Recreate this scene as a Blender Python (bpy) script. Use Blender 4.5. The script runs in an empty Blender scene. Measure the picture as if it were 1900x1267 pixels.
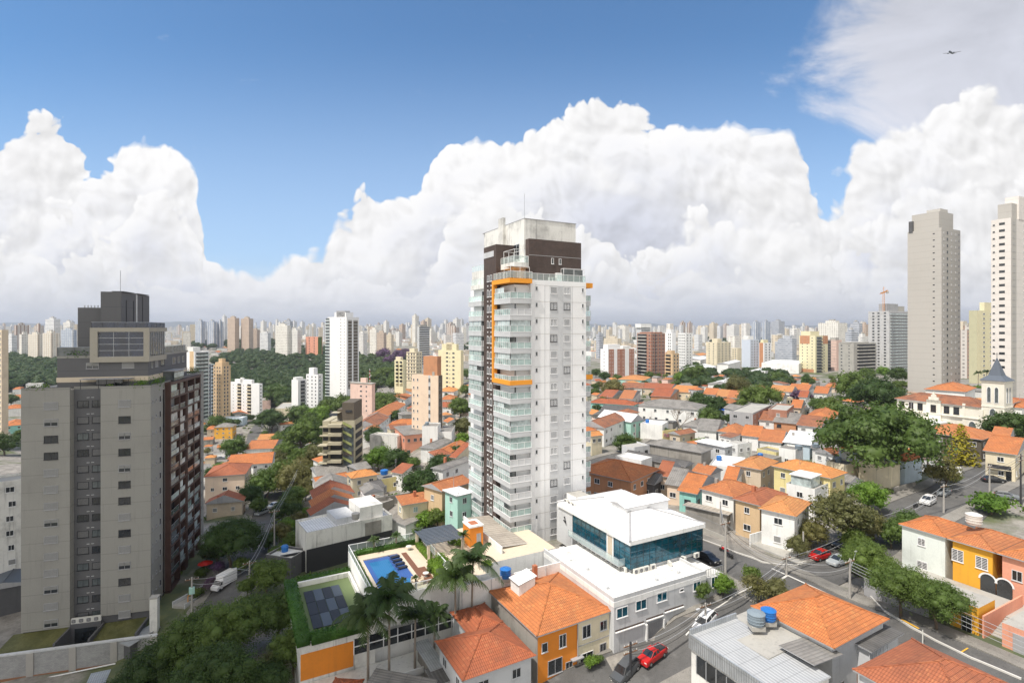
import bpy, math, random
import numpy as np
from mathutils import Vector, Matrix
R = math.radians
random.seed(7); RNG = np.random.default_rng(7)
SC = bpy.context.scene; COL = SC.collection
# ---------------------------------------------------------------- camera (photo is 1900 x 1267; horizon at row 608, f = 985 px)
F = 985.0; CX = 950.0; HY = 608.0
cam = bpy.data.cameras.new('camera'); camo = bpy.data.objects.new('camera', cam); COL.objects.link(camo)
cam.sensor_width = 36; cam.lens = 36*F/1900; cam.shift_y = -(633.5-HY)/1900; cam.clip_start = 0.5; cam.clip_end = 40000
camo.location = (0, 0, 0); camo.rotation_euler = (R(90), 0, 0); SC.camera = camo
SC.render.resolution_x = 1024; SC.render.resolution_y = 682
SC.view_settings.view_transform = 'Standard'; SC.view_settings.look = 'None'; SC.view_settings.gamma = 1
SC.view_settings.exposure = 0.50
# ---------------------------------------------------------------- sun
SUN_EL = 60.0; SUN_V = Vector((-0.75, -0.66, 0)).normalized()
SUN_D = Vector((SUN_V.x*math.cos(R(SUN_EL)), SUN_V.y*math.cos(R(SUN_EL)), math.sin(R(SUN_EL))))
sl = bpy.data.lights.new('sun', 'SUN'); sl.energy = 3.5; sl.angle = R(0.5); sl.color = (1.0, 0.94, 0.86)
so = bpy.data.objects.new('sun', sl); COL.objects.link(so); so.rotation_euler = SUN_D.to_track_quat('Z', 'Y').to_euler()
# ---------------------------------------------------------------- node helpers
DIM = ['2D']
class E:
    """a socket with arithmetic"""
    def __init__(s, nt, sk): s.nt = nt; s.sk = sk
    def _m(s, op, *o):
        n = s.nt.nodes.new('ShaderNodeMath'); n.operation = op
        for i, v in enumerate((s,)+o):
            if isinstance(v, E): s.nt.links.new(v.sk, n.inputs[i])
            else: n.inputs[i].default_value = v
        return E(s.nt, n.outputs[0])
    def __add__(s, o): return s._m('ADD', o)
    def __radd__(s, o): return s._m('ADD', o)
    def __sub__(s, o): return s._m('SUBTRACT', o)
    def __rsub__(s, o): return (s*-1)+o
    def __mul__(s, o): return s._m('MULTIPLY', o)
    def __rmul__(s, o): return s._m('MULTIPLY', o)
    def __truediv__(s, o): return s._m('DIVIDE', o)
    def lt(s, o): return s._m('LESS_THAN', o)
    def gt(s, o): return s._m('GREATER_THAN', o)
    def mx(s, o): return s._m('MAXIMUM', o)
    def mn(s, o): return s._m('MINIMUM', o)
    def ab(s): return s._m('ABSOLUTE')
    def fr(s): return s._m('FRACT')
    def sin(s): return s._m('SINE')
    def pw(s, o): return s._m('POWER', o)
    def ss(s, a, b, c=0., d=1.):
        n = s.nt.nodes.new('ShaderNodeMapRange'); n.interpolation_type = 'SMOOTHSTEP'
        s.nt.links.new(s.sk, n.inputs['Value'])
        for k, v in (('From Min', a), ('From Max', b), ('To Min', c), ('To Max', d)): n.inputs[k].default_value = v
        return E(s.nt, n.outputs[0])
def lk(nt, a, b): nt.links.new(a.sk if isinstance(a, E) else a, b)
def mixc(nt, f, a, b, mode='MIX'):
    n = nt.nodes.new('ShaderNodeMix'); n.data_type = 'RGBA'; n.blend_type = mode
    for sk, v in ((n.inputs[0], f), (n.inputs[6], a), (n.inputs[7], b)):
        if isinstance(v, E): nt.links.new(v.sk, sk)
        elif hasattr(v, 'is_linked'): nt.links.new(v, sk)
        elif isinstance(v, (int, float)): sk.default_value = v
        else: sk.default_value = (*v[:3], 1)
    return n.outputs[2]
def vec(nt, x, y, z=0.):
    n = nt.nodes.new('ShaderNodeCombineXYZ')
    for i, v in enumerate((x, y, z)):
        if isinstance(v, E): nt.links.new(v.sk, n.inputs[i])
        else: n.inputs[i].default_value = v
    return n.outputs[0]
def noise(nt, v, scale, detail=4, rough=.55, dist=0., off=None):
    n = nt.nodes.new('ShaderNodeTexNoise'); n.noise_dimensions = DIM[0]; n.inputs['Scale'].default_value = scale
    n.inputs['Detail'].default_value = detail; n.inputs['Roughness'].default_value = rough; n.inputs['Distortion'].default_value = dist
    if v is not None: nt.links.new(v, n.inputs['Vector'])
    return E(nt, n.outputs[0])
def voro(nt, v, scale, detail=3, rough=.5, feat='SMOOTH_F1'):
    n = nt.nodes.new('ShaderNodeTexVoronoi'); n.voronoi_dimensions = DIM[0]; n.feature = feat; n.inputs['Scale'].default_value = scale
    if 'Detail' in n.inputs: n.inputs['Detail'].default_value = detail; n.inputs['Roughness'].default_value = rough
    nt.links.new(v, n.inputs['Vector']); return E(nt, n.outputs['Distance'])
def sepx(nt, v):
    n = nt.nodes.new('ShaderNodeSeparateXYZ'); nt.links.new(v, n.inputs[0]); return [E(nt, n.outputs[i]) for i in range(3)]
# ---------------------------------------------------------------- world: physical sky with cumulus clouds
W = bpy.data.worlds.new('World'); SC.world = W; W.use_nodes = True; nt = W.node_tree
bg = nt.nodes['Background']; bg.inputs['Strength'].default_value = 0.11
sky = nt.nodes.new('ShaderNodeTexSky'); sky.sky_type = 'NISHITA'; sky.sun_disc = False
sky.sun_elevation = R(SUN_EL); sky.sun_rotation = math.atan2(SUN_V.x, SUN_V.y)
sky.altitude = 800; sky.air_density = 1.0; sky.dust_density = 0.6; sky.ozone_density = 1.6
tc = nt.nodes.new('ShaderNodeTexCoord'); dx, dy, dz = sepx(nt, tc.outputs['Generated'])
fy = dy.mx(0.12); px = dx/fy; pz = dz/fy                       # tangent-plane coordinates of a direction
def cloud_field():
    g = bpy.data.node_groups.new('cloud_billow', 'ShaderNodeTree')
    g.interface.new_socket('V', in_out='INPUT', socket_type='NodeSocketVector')
    g.interface.new_socket('H', in_out='OUTPUT', socket_type='NodeSocketFloat')
    i = g.nodes.new('NodeGroupInput'); o = g.nodes.new('NodeGroupOutput')
    wn = g.nodes.new('ShaderNodeTexNoise'); wn.noise_dimensions = '2D'; wn.inputs['Scale'].default_value = 7.; wn.inputs['Detail'].default_value = 2
    g.links.new(i.outputs[0], wn.inputs['Vector'])
    ma = g.nodes.new('ShaderNodeVectorMath'); ma.operation = 'MULTIPLY_ADD'
    g.links.new(wn.outputs['Color'], ma.inputs[0]); ma.inputs[1].default_value = (.075, .075, .0); g.links.new(i.outputs[0], ma.inputs[2])
    v1 = voro(g, ma.outputs[0], 5.2, 0, .5, 'F1'); v2 = voro(g, ma.outputs[0], 12.5, 0, .5, 'F1'); v3 = voro(g, ma.outputs[0], 29., 1, .6, 'F1'); n2 = noise(g, ma.outputs[0], 2.6, 2, .5)
    h = (1.-v1*v1)*.46 + (1.-v2*v2)*.22 + (1.-v3)*.10 + n2*.7
    g.links.new(h.sk, o.inputs[0]); return g
CG = cloud_field()
def bil(x, z, w=1.7):
    n = nt.nodes.new('ShaderNodeGroup'); n.node_tree = CG; nt.links.new(vec(nt, x+w*3.1, z+w, 0.), n.inputs[0]); return E(nt, n.outputs[0])
prof = [(-300,290),(0,232),(30,214),(60,192),(130,190),(180,222),(215,246),(228,212),(270,200),(330,225),(364,275),(372,330),(384,398),(430,415),(440,432),(520,440),
 (600,442),(625,372),(680,350),(705,372),(735,345),(770,325),(810,262),(840,222),(900,216),(1000,214),(1050,204),(1110,172),(1180,165),(1225,186),
 (1290,205),(1340,216),(1380,250),(1470,255),(1492,285),(1530,318),(1566,318),(1590,265),(1625,232),(1680,205),(1760,180),(1900,165),(2200,120)]
fc = nt.nodes.new('ShaderNodeFloatCurve'); cv = fc.mapping.curves[0]; fc.mapping.use_clip = False
pts = [((x+300)/2500, 1-y/700) for x, y in prof]
cv.points[0].location = pts[0]; cv.points[1].location = pts[-1]
for p in pts[1:-1]: cv.points.new(*p)
for p in cv.points: p.handle_type = 'VECTOR'
fc.mapping.update()
lk(nt, (px*F+(CX+300))/2500., fc.inputs['Value'])
topz = (E(nt, fc.outputs[0])*700.-(700.-HY))/F                  # tangent of the elevation of the cloud tops
big = noise(nt, vec(nt, px*1.1+3., pz*2.0), 2.3, 5, .55); softn = noise(nt, vec(nt, px, pz*1.4), 3.1, 4, .6)
def bank(k, lift, seed, amp, grey, layer):
    b0 = bil(px, pz, seed); b1 = bil(px-.010, pz+.016, seed)
    gap = (noise(nt, vec(nt, px*2.+seed, pz*3.4), 1.7, 3, .5).ss(.55, .70)*pz.ss(.10, .2))*(px.ss(-.78, -.52, 1., 0.)*.02+.035) if k == 1. else 0.
    e = topz*k+lift-gap-pz+(b0-1.03)*amp
    m = e/(softn.ss(.45, .62, .006, .022))
    m = m.mx(0.).mn(1.)
    rel = (b0-b1)*1.25
    dep = e.ss(.0, grey)*(big.ss(.38, .60)*.95+.05)
    col = mixc(nt, dep, layer[0], layer[1])
    sh = (rel+1.0).mx(.82).mn(1.07)
    sv = nt.nodes.new('ShaderNodeVectorMath'); sv.operation = 'SCALE'; nt.links.new(col, sv.inputs[0]); lk(nt, sh, sv.inputs['Scale'])
    return m, sv.outputs[0]
LA = ((6.2,6.15,6.15),(4.45,4.6,5.2))
banks = [bank(1., -.005, .3, .21, .30, LA), bank(.66, -.03, 2.1, .34, .20, LA), bank(.40, -.03, 5.4, .30, .14, ((6.0,5.95,5.95),(4.3,4.45,4.95))), bank(.10, .035, 8.7, .16, .07, ((5.9,5.85,5.9),(4.2,4.4,5.0)))]
# soft high cloud at the upper right
cxr = (px-.94)/.36; czr = (pz-.62)/.26
d2 = (cxr*cxr+czr*czr).pw(.5)
nh = noise(nt, vec(nt, px*1.0, pz*1.6, 4.), 2.6, 6, .6, .4)
m2 = (1.22-d2+(nh-.5)*1.5).ss(0.0, .4)
# thin wisps in the blue
nw = noise(nt, vec(nt, px, pz*1.8, 9.), 4.5, 6, .68, .6)
m3 = nw.ss(.66, .82, 0., .35)*pz.ss(.12, .5)
sv2 = nt.nodes.new('ShaderNodeVectorMath'); sv2.operation = 'SCALE'; sv2.inputs[0].default_value = (4.6, 4.7, 5.2); lk(nt, (nh*.7+.62), sv2.inputs['Scale'])
skb = nt.nodes.new('ShaderNodeVectorMath'); skb.operation = 'MULTIPLY'; nt.links.new(sky.outputs[0], skb.inputs[0]); skb.inputs[1].default_value = (.69, .96, 1.10)
blue = mixc(nt, pz.ss(.08, .58, .6, 0.), skb.outputs[0], (3.6, 4.6, 6.2))
c = mixc(nt, m3, blue, (5.2, 5.3, 5.5))
c = mixc(nt, m2*.96, c, sv2.outputs[0])
for m_, c_ in banks: c = mixc(nt, m_, c, c_)
# hazy layered air near the horizon
strat = noise(nt, vec(nt, px*.8, pz*3.2, 5.), 3.0, 6, .6)
hz = pz.ss(.0, .15, 1., 0.)*(strat.ss(.35,.6)*.35+.55)
hc = mixc(nt, strat.ss(.42, .62), (3.7, 3.95, 4.6), (5.2, 5.3, 5.7))
c = mixc(nt, hz, c, hc)
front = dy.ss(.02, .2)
c = mixc(nt, front, mixc(nt, noise(nt, tc.outputs['Generated'], 3., 3, .6).ss(.34, .46), skb.outputs[0], (7.9, 7.55, 7.0)), c)  # unseen bright warm cloud cover behind the camera, added to light camera-facing walls
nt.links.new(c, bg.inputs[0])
DIM[0] = '3D'
# ---------------------------------------------------------------- terrain (all heights are relative to the camera)
TP = [(6,97,-39.6),(14,70,-43.4),(26,79,-40.8),(18,71,-43.3),(14,66,-44.6),(44,86,-38.6),(33,91,-39.2),(55,64,-38),(70,50,-38),(86,110,-36.2),(110,118,-35.5),
 (150,180,-34),(200,190,-33),(230,250,-34),(130,250,-37),(60,130,-38.5),(40,170,-39.5),(80,200,-39),(50,260,-41),(110,350,-42),(170,400,-42),(60,450,-43),(200,560,-46),(330,560,-44),
 (0,150,-40.5),(-20,130,-42),(-20,200,-43),(-40,230,-47),(-57,190,-50),(-10,390,-43),(-18,68,-45),(-30,62,-47),(-30,75,-46),(-40,90,-47),(-5,60,-45.6),(0,45,-46),(40,55,-41),
 (-56,111,-49.3),(-66,140,-53),(-70,156,-55.5),(-79,185,-59.5),(-95,250,-68),(-120,340,-83),(-150,380,-84),(-190,355,-84),(-240,480,-82),(-180,500,-74),(-75,400,-62),(-60,300,-54),
 (-66,106,-52.5),(-72,87,-58),(-90,82,-58.5),(-60,80,-56),(-100,88,-57),(-120,90,-57),(-150,120,-56),(-110,160,-60),(-170,220,-70),(-60,70,-56),(-45,55,-52),(-50,130,-49),(-40,150,-47.5),(-45,112,-47.5),
 (-300,700,-70),(-100,700,-62),(150,800,-52),(500,800,-50),(-500,1000,-58),(0,1000,-55),(-900,1500,-45),(0,1800,-50),(900,1500,-50),(0,2600,-50),(2000,3000,-50),(-2500,3000,-45),
 (300,300,-35),(500,300,-36),(800,600,-45),(-500,500,-75),(-600,200,-60),(-300,80,-56),(0,0,-46),(-80,20,-58),(90,10,-40),(0,-60,-46)]
TA = np.array(TP, float)
def gz(x, y):
    x = np.asarray(x, float); y = np.asarray(y, float)
    rr = np.maximum(np.hypot(x, y), 40.)
    d2 = ((x[..., None]-TA[:, 0])**2+(y[..., None]-TA[:, 1])**2)/(rr[..., None]*.10)**2+.03
    w = d2**-1.9
    z = (w*TA[:, 2]).sum(-1)/w.sum(-1)
    return z
def g1(x, y): return float(gz(np.array([x]), np.array([y]))[0])
def ray(px, py): return np.array([(px-CX)/F, 1.0, -(py-HY)/F])
def PD(px, py, D): return Vector(ray(px, py)*D)
def PZ(px, py, z): return Vector(ray(px, py)*(-z*F/(py-HY)))
_DS = np.concatenate([np.arange(45, 400, .5), np.geomspace(400, 9000, 900)])
def G(px, py, h=0.):
    """the point where the line of sight through a pixel comes within h of the ground"""
    r = ray(px, py); P = _DS[:, None]*r[None, :]
    f = P[:, 2]-(gz(P[:, 0], P[:, 1])+h)
    k = np.nonzero(f <= 0)[0]
    if len(k) == 0: return Vector(P[-1])
    k = max(1, k[0]); t = f[k-1]/(f[k-1]-f[k]+1e-9)
    D = _DS[k-1]+t*(_DS[k]-_DS[k-1]); return Vector(r*D)
# ---------------------------------------------------------------- materials
MATS = {}
def srgb(*c): return tuple(((v/255)/12.92 if v/255 <= .04045 else ((v/255+.055)/1.055)**2.4) for v in c)
def _new(name):
    m = bpy.data.materials.new(name); m.use_nodes = True; nt = m.node_tree; b = nt.nodes['Principled BSDF']; MATS[name] = m
    t = nt.nodes.new('ShaderNodeTexCoord'); return m, nt, b, t
def paint(name, col, rough=.8, dirt=.35, stain=.5, lines=0, bump=.0, scale=.25):
    if name in MATS: return name
    m, nt, b, t = _new(name); ob = t.outputs['Object']
    x, y, z = sepx(nt, ob)
    n1 = noise(nt, ob, scale, 6, .6); st = noise(nt, vec(nt, x*1.7, y*1.7, z*.10), 1.0, 5, .65)
    fi = noise(nt, ob, 4., 3, .6)
    f = (n1.ss(.42, .75)*dirt + st.ss(.52, .78)*stain + (fi-.5)*.25).mx(0.)
    c = mixc(nt, f, col, tuple(v*.42+.02 for v in col))
    if lines:
        l = (z/lines).fr().lt(.035)*.45; c = mixc(nt, l, c, tuple(v*.5 for v in col))
    nt.links.new(c, b.inputs['Base Color']); b.inputs['Roughness'].default_value = rough
    if bump:
        bn = nt.nodes.new('ShaderNodeBump'); bn.inputs['Strength'].default_value = bump; bn.inputs['Distance'].default_value = .03
        lk(nt, fi, bn.inputs['Height']); nt.links.new(bn.outputs[0], b.inputs['Normal'])
    return name
def plain(name, col, rough=.6, metal=0., spec=.5):
    if name in MATS: return name
    m, nt, b, t = _new(name); n1 = noise(nt, t.outputs['Object'], 1.3, 4, .6)
    nt.links.new(mixc(nt, (n1-.5)*.5+.2, col, tuple(v*.6 for v in col)), b.inputs['Base Color'])
    b.inputs['Roughness'].default_value = rough; b.inputs['Metallic'].default_value = metal
    b.inputs['Specular IOR Level'].default_value = spec; return name
def tile(name, col, dark=.5, age=.5, rib=.26, row=.42):
    """clay roof tiles; the UV map is in metres, u along the eave and v up the slope"""
    if name in MATS: return name
    m, nt, b, t = _new(name); u, v, _ = sepx(nt, t.outputs['UV']); ob = t.outputs['Object']
    rib_ = ((u/rib)*6.2832).sin()*.5+.5
    rw = (v/row).fr()
    big = noise(nt, ob, .35, 6, .65); cell = nt.nodes.new('ShaderNodeTexWhiteNoise'); cell.noise_dimensions = '2D'
    nt.links.new(vec(nt, (u/rib)._m('FLOOR'), (v/row)._m('FLOOR')), cell.inputs['Vector']); ce = E(nt, cell.outputs['Value']); oi = nt.nodes.new('ShaderNodeObjectInfo'); orn = E(nt, oi.outputs['Random'])
    pa = noise(nt, vec(nt, u, v*.6), 1.1, 6, .7)
    c = mixc(nt, ce*.45, col, tuple(x*.55 for x in col)); c = mixc(nt, orn.ss(.3, 1.)*.3, c, (.30,.17,.11)); c = mixc(nt, (orn*5.7).fr()*.25, c, (col[0]*.7,col[1]*.55,col[2]*.5))
    c = mixc(nt, ce.gt(.93)*.5, c, (col[0]*1.15, col[1]*1.5, col[2]*1.6))
    c = mixc(nt, big.ss(.40, .70)*age, c, (col[0]*.45, col[1]*.5+.01, col[2]*.6+.012))
    c = mixc(nt, pa.ss(.56, .74)*age*.8, c, (.10, .07, .05))
    c = mixc(nt, rw.lt(.16)*dark, c, tuple(x*.25 for x in col))
    c = mixc(nt, rib_.lt(.22)*dark*.7, c, tuple(x*.35 for x in col))
    nt.links.new(c, b.inputs['Base Color']); b.inputs['Roughness'].default_value = .85
    bn = nt.nodes.new('ShaderNodeBump'); bn.inputs['Strength'].default_value = .8; bn.inputs['Distance'].default_value = .06
    lk(nt, rib_+(1-rw)*.6, bn.inputs['Height']); nt.links.new(bn.outputs[0], b.inputs['Normal']); return name
def sheet(name, col, rough=.75, rib=.45, metal=0., age=.5):
    """corrugated sheets, ribs run up the slope"""
    if name in MATS: return name
    m, nt, b, t = _new(name); u, v, _ = sepx(nt, t.outputs['UV']); ob = t.outputs['Object']
    rb = ((u/rib)*6.2832).sin()*.5+.5; n1 = noise(nt, ob, .4, 7, .7); n2 = noise(nt, vec(nt, u*1.2, v*.12), 1.5, 5, .6)
    sh = nt.nodes.new('ShaderNodeTexWhiteNoise'); sh.noise_dimensions = '2D'
    nt.links.new(vec(nt, (u/1.1)._m('FLOOR'), (v/1.8)._m('FLOOR')), sh.inputs['Vector'])
    c = mixc(nt, n1.ss(.4, .72)*age, col, tuple(x*.4 for x in col)); c = mixc(nt, n2.ss(.5, .75)*age*.7, c, tuple(x*.35 for x in col))
    c = mixc(nt, E(nt, sh.outputs['Value'])*.25*age, c, tuple(x*.5 for x in col))
    c = mixc(nt, rb.lt(.25)*.4, c, tuple(x*.4 for x in col)); c = mixc(nt, (v/1.8).fr().lt(.05)*.4, c, tuple(x*.35 for x in col))
    nt.links.new(c, b.inputs['Base Color']); b.inputs['Roughness'].default_value = rough; b.inputs['Metallic'].default_value = metal
    bn = nt.nodes.new('ShaderNodeBump'); bn.inputs['Strength'].default_value = .7; bn.inputs['Distance'].default_value = .05
    lk(nt, rb, bn.inputs['Height']); nt.links.new(bn.outputs[0], b.inputs['Normal']); return name
def glass(name, col, rough=.08, spec=.8, metal=0., wob=.0):
    if name in MATS: return name
    m, nt, b, t = _new(name); n1 = noise(nt, t.outputs['Object'], .5, 3, .6)
    nt.links.new(mixc(nt, n1.ss(.35, .7), col, tuple(v*.45 for v in col)), b.inputs['Base Color'])
    b.inputs['Roughness'].default_value = rough; b.inputs['Specular IOR Level'].default_value = spec; b.inputs['Metallic'].default_value = metal
    if wob:
        bn = nt.nodes.new('ShaderNodeBump'); bn.inputs['Strength'].default_value = wob; bn.inputs['Distance'].default_value = .2
        lk(nt, noise(nt, t.outputs['Object'], .6, 2, .5), bn.inputs['Height']); nt.links.new(bn.outputs[0], b.inputs['Normal'])
    return name
def clear(name, tint=(.85,.95,.93), a=.72):
    m, nt, b, t = _new(name); b.inputs['Base Color'].default_value = (*tint, 1); b.inputs['Roughness'].default_value = .06; tr = nt.nodes.new('ShaderNodeBsdfTransparent'); tr.inputs[0].default_value = (*tint, 1)
    mx = nt.nodes.new('ShaderNodeMixShader'); mx.inputs[0].default_value = a; nt.links.new(b.outputs[0], mx.inputs[1]); nt.links.new(tr.outputs[0], mx.inputs[2]); nt.links.new(mx.outputs[0], nt.nodes['Material Output'].inputs[0])
def brick(name, c1, c2, mortar, w=.45, h=.12):
    if name in MATS: return name
    m, nt, b, t = _new(name); x, y, z = sepx(nt, t.outputs['Object'])
    n = nt.nodes.new('ShaderNodeTexBrick'); nt.links.new(vec(nt, x+y, z), n.inputs['Vector']); n.inputs['Scale'].default_value = 1
    n.inputs['Brick Width'].default_value = w; n.inputs['Row Height'].default_value = h; n.inputs['Mortar Size'].default_value = .012
    for k, c in (('Color1', c1), ('Color2', c2), ('Mortar', mortar)): n.inputs[k].default_value = (*c, 1)
    n1 = noise(nt, t.outputs['Object'], .4, 6, .65).ss(.4, .75)*.5
    nt.links.new(mixc(nt, n1, n.outputs[0], tuple(v*.4 for v in c1)), b.inputs['Base Color']); b.inputs['Roughness'].default_value = .85
    return name
def leafm(name, col, col2, trans=.25):
    if name in MATS: return name
    m, nt, b, t = _new(name); oi = nt.nodes.new('ShaderNodeObjectInfo'); rnd = E(nt, oi.outputs['Random'])
    ob = t.outputs['Object']; n1 = noise(nt, ob, .45, 4, .6); n2 = noise(nt, ob, 3.5, 2, .6)
    c = mixc(nt, n1.ss(.32, .68), col, col2); c = mixc(nt, n2.ss(.4, .7)*.45, c, tuple(v*.5 for v in col))
    c = mixc(nt, rnd*.35, c, tuple(v*.6 for v in col)); c = mixc(nt, (rnd*7.3).fr()*.22, c, (col2[0]*1.6, col2[1]*1.25, col2[2]*.8))
    nt.links.new(c, b.inputs['Base Color']); b.inputs['Roughness'].default_value = .55; b.inputs['Specular IOR Level'].default_value = .3
    tr = nt.nodes.new('ShaderNodeBsdfTranslucent'); nt.links.new(mixc(nt, .5, c, (col2[0]*1.5, col2[1]*1.6, col2[2]*.6)), tr.inputs[0])
    mx = nt.nodes.new('ShaderNodeMixShader'); mx.inputs[0].default_value = trans
    nt.links.new(b.outputs[0], mx.inputs[1]); nt.links.new(tr.outputs[0], mx.inputs[2]); nt.links.new(mx.outputs[0], nt.nodes['Material Output'].inputs[0])
    return name
def farwall(name, col, wcol, pu=3.4, pz_=3.0, fu=.42, fz=.5, band=0, alt=None):
    """tower facade with window openings for towers too far to show a single window"""
    if name in MATS: return name
    m, nt, b, t = _new(name); x, y, z = sepx(nt, t.outputs['Object']); s = x+y
    nr = nt.nodes.new('ShaderNodeNewGeometry'); _, _, nz = sepx(nt, nr.outputs['Normal'])
    wz = (z/pz_).fr(); wu = (s/pu).fr()
    w = (wz.gt(.3)*wz.lt(.3+fz))
    if not band: w = w*wu.gt(.25)*wu.lt(.25+fu)
    wn = nt.nodes.new('ShaderNodeTexWhiteNoise'); wn.noise_dimensions = '2D'; nt.links.new(vec(nt, (z/pz_)._m('FLOOR'), (s/pu)._m('FLOOR')), wn.inputs['Vector'])
    w = w*(E(nt, wn.outputs['Value'])*.6+.4)*(nz.ab().lt(.5))
    base = col
    if alt: base = mixc(nt, ((s/(pu*2)).fr().lt(.4)), col, alt)
    n1 = noise(nt, t.outputs['Object'], .08, 4, .6).ss(.4, .8)*.3
    base = mixc(nt, n1, base, tuple(v*.55 for v in col))
    nt.links.new(mixc(nt, w*.85, base, wcol), b.inputs['Base Color']); b.inputs['Roughness'].default_value = .8; return name
clear('clear_glass'); paint('white_paint', (.80,.80,.78)); paint('roof_white', (.76,.75,.72), dirt=.35, stain=.0, scale=.35); paint('pale_green', (.70,.75,.71)); paint('clean_white', (.82,.82,.82), dirt=.12, stain=.14); paint('cream_paint', (.72,.64,.47)); paint('beige_paint', (.60,.50,.38)); paint('grey_paint', (.36,.36,.37))
paint('light_grey', (.56,.57,.58)); paint('dark_grey', (.10,.10,.105)); paint('yellow_paint', (.80,.42,.05)); paint('deep_yellow', (.74,.37,.03), dirt=.2, stain=.2); paint('orange_paint', (.70,.23,.02), dirt=.25, stain=.25)
paint('orange_frame', (.83,.33,.03), dirt=.15, stain=.2); paint('salmon_paint', (.72,.33,.22), dirt=.3, stain=.3); paint('teal_paint', (.30,.62,.55)); paint('mint_paint', (.42,.66,.58)); paint('pale_blue', (.52,.62,.70)); paint('blue_paint', (.08,.22,.60))
paint('pink_paint', (.72,.52,.44)); paint('old_concrete', (.33,.31,.28), dirt=.8, stain=.9); paint('concrete', (.40,.385,.35), dirt=.4, stain=.5); paint('pale_yellow', (.76,.66,.32)); paint('terracotta_paint', (.52,.25,.13))
paint('brown_concrete', (.115,.095,.07), dirt=.4, stain=.3); paint('khaki_concrete', (.44,.40,.29), dirt=.3, stain=.3); paint('grey_brick_render', (.305,.297,.272), dirt=.25, stain=.32, lines=3.0, scale=.1); paint('charcoal_render', (.125,.125,.13), dirt=.15, stain=.15, lines=3.0, scale=.1)
paint('tan_paint', (.62,.45,.27)); paint('dark_trim', (.035,.035,.04)); paint('white_dirty', (.74,.73,.69), dirt=.8, stain=.9); paint('black_wall', (.03,.03,.033), dirt=.0, stain=.0); paint('peach_paint', (.76,.60,.46), dirt=.2, stain=.25)
brick('brown_brick', (.085,.055,.045), (.06,.042,.036), (.12,.10,.09), .6, .15); brick('red_brick', (.42,.17,.10), (.36,.15,.09), (.40,.34,.30), .4, .2); brick('grey_block', (.40,.40,.39), (.33,.33,.33), (.24,.24,.24), .4, .2)
tile('tile_orange', (.60,.205,.065), age=.5); tile('tile_bright', (.68,.29,.09), age=.35); tile('tile_red', (.44,.125,.05), age=.6); tile('tile_old', (.38,.15,.075), age=1.); tile('tile_brown', (.28,.11,.06), age=.9); tile('tile_new', (.64,.20,.05), dark=.3, age=.12)
sheet('fibre_cement', (.27,.255,.235), age=.8); sheet('fibre_dark', (.13,.125,.12), age=.8); sheet('zinc', (.55,.58,.60), rough=.4, metal=.5, rib=.3); sheet('white_sheet', (.80,.80,.80), rough=.5, rib=.5, age=.25); sheet('grey_ribbed', (.44,.45,.46), rough=.55, rib=.42, age=.2); sheet('slats', (.42,.37,.31), rib=.9)
glass('glass_dark', (.03,.035,.04)); glass('glass_blue', (.0,.10,.16), rough=.03, spec=1., metal=.35, wob=.05); glass('glass_green', (.40,.52,.50), rough=.15); glass('glass_pale', (.55,.64,.64), rough=.12); glass('glass_navy', (.02,.03,.06), rough=.04, spec=1., metal=.2, wob=.15); glass('glass_smoke', (.12,.14,.145), rough=.1)
plain('white_frame', (.80,.80,.80)); plain('blind', (.27,.27,.26)); plain('blind_dark', (.20,.20,.20)); plain('blind_white', (.66,.66,.65)); plain('iron', (.04,.04,.045)); plain('steel', (.50,.52,.54), .4, .6); plain('wood', (.20,.10,.05)); plain('brown_frame', (.085,.043,.033)); plain('panel_grey', (.60,.61,.62), .8); plain('frame_stone', (.40,.37,.31), .8); plain('pole_concrete', (.42,.40,.37)); plain('cable', (.05,.05,.05)); plain('cable_grey', (.42,.43,.45))
plain('tank_blue', (.02,.16,.50), .4); plain('tank_grey', (.22,.27,.31), .6); plain('curb_white', (.62,.60,.56)); plain('yellow_line', (.75,.42,.05)); plain('tyre', (.02,.02,.02), .8); plain('skin_metal', (.60,.61,.62), .35, .3); plain('crane_paint', (.70,.28,.03)); plain('bark', (.12,.085,.06)); plain('bark_pale', (.26,.22,.18)); plain('blue_canopy', (.01,.12,.55)); plain('ac_white', (.68,.67,.62)); plain('stone_beige', (.66,.56,.43)); plain('deck_wood', (.20,.09,.05)); plain('slate', (.10,.12,.15)); plain('black_rubber', (.025,.027,.035)); plain('terracotta', (.45,.16,.08)); plain('red_cloth', (.6,.02,.01)); plain('solar', (.075,.085,.10), .4); plain('court_green', (.15,.20,.085), .9); plain('rust', (.30,.14,.07))
leafm('leaf_dark', (.030,.062,.016), (.07,.125,.03)); leafm('leaf_mid', (.055,.10,.02), (.13,.20,.045)); leafm('leaf_bright', (.07,.15,.02), (.17,.29,.035)); leafm('leaf_olive', (.09,.10,.035), (.18,.18,.07)); leafm('leaf_yellow', (.16,.17,.015), (.36,.33,.03)); leafm('leaf_purple', (.16,.07,.20), (.10,.09,.08)); leafm('leaf_palm', (.03,.065,.018), (.075,.12,.035)); leafm('leaf_hedge', (.035,.10,.015), (.08,.19,.03)); leafm('leaf_forest', (.030,.058,.018), (.07,.115,.028))
FW = []
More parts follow.
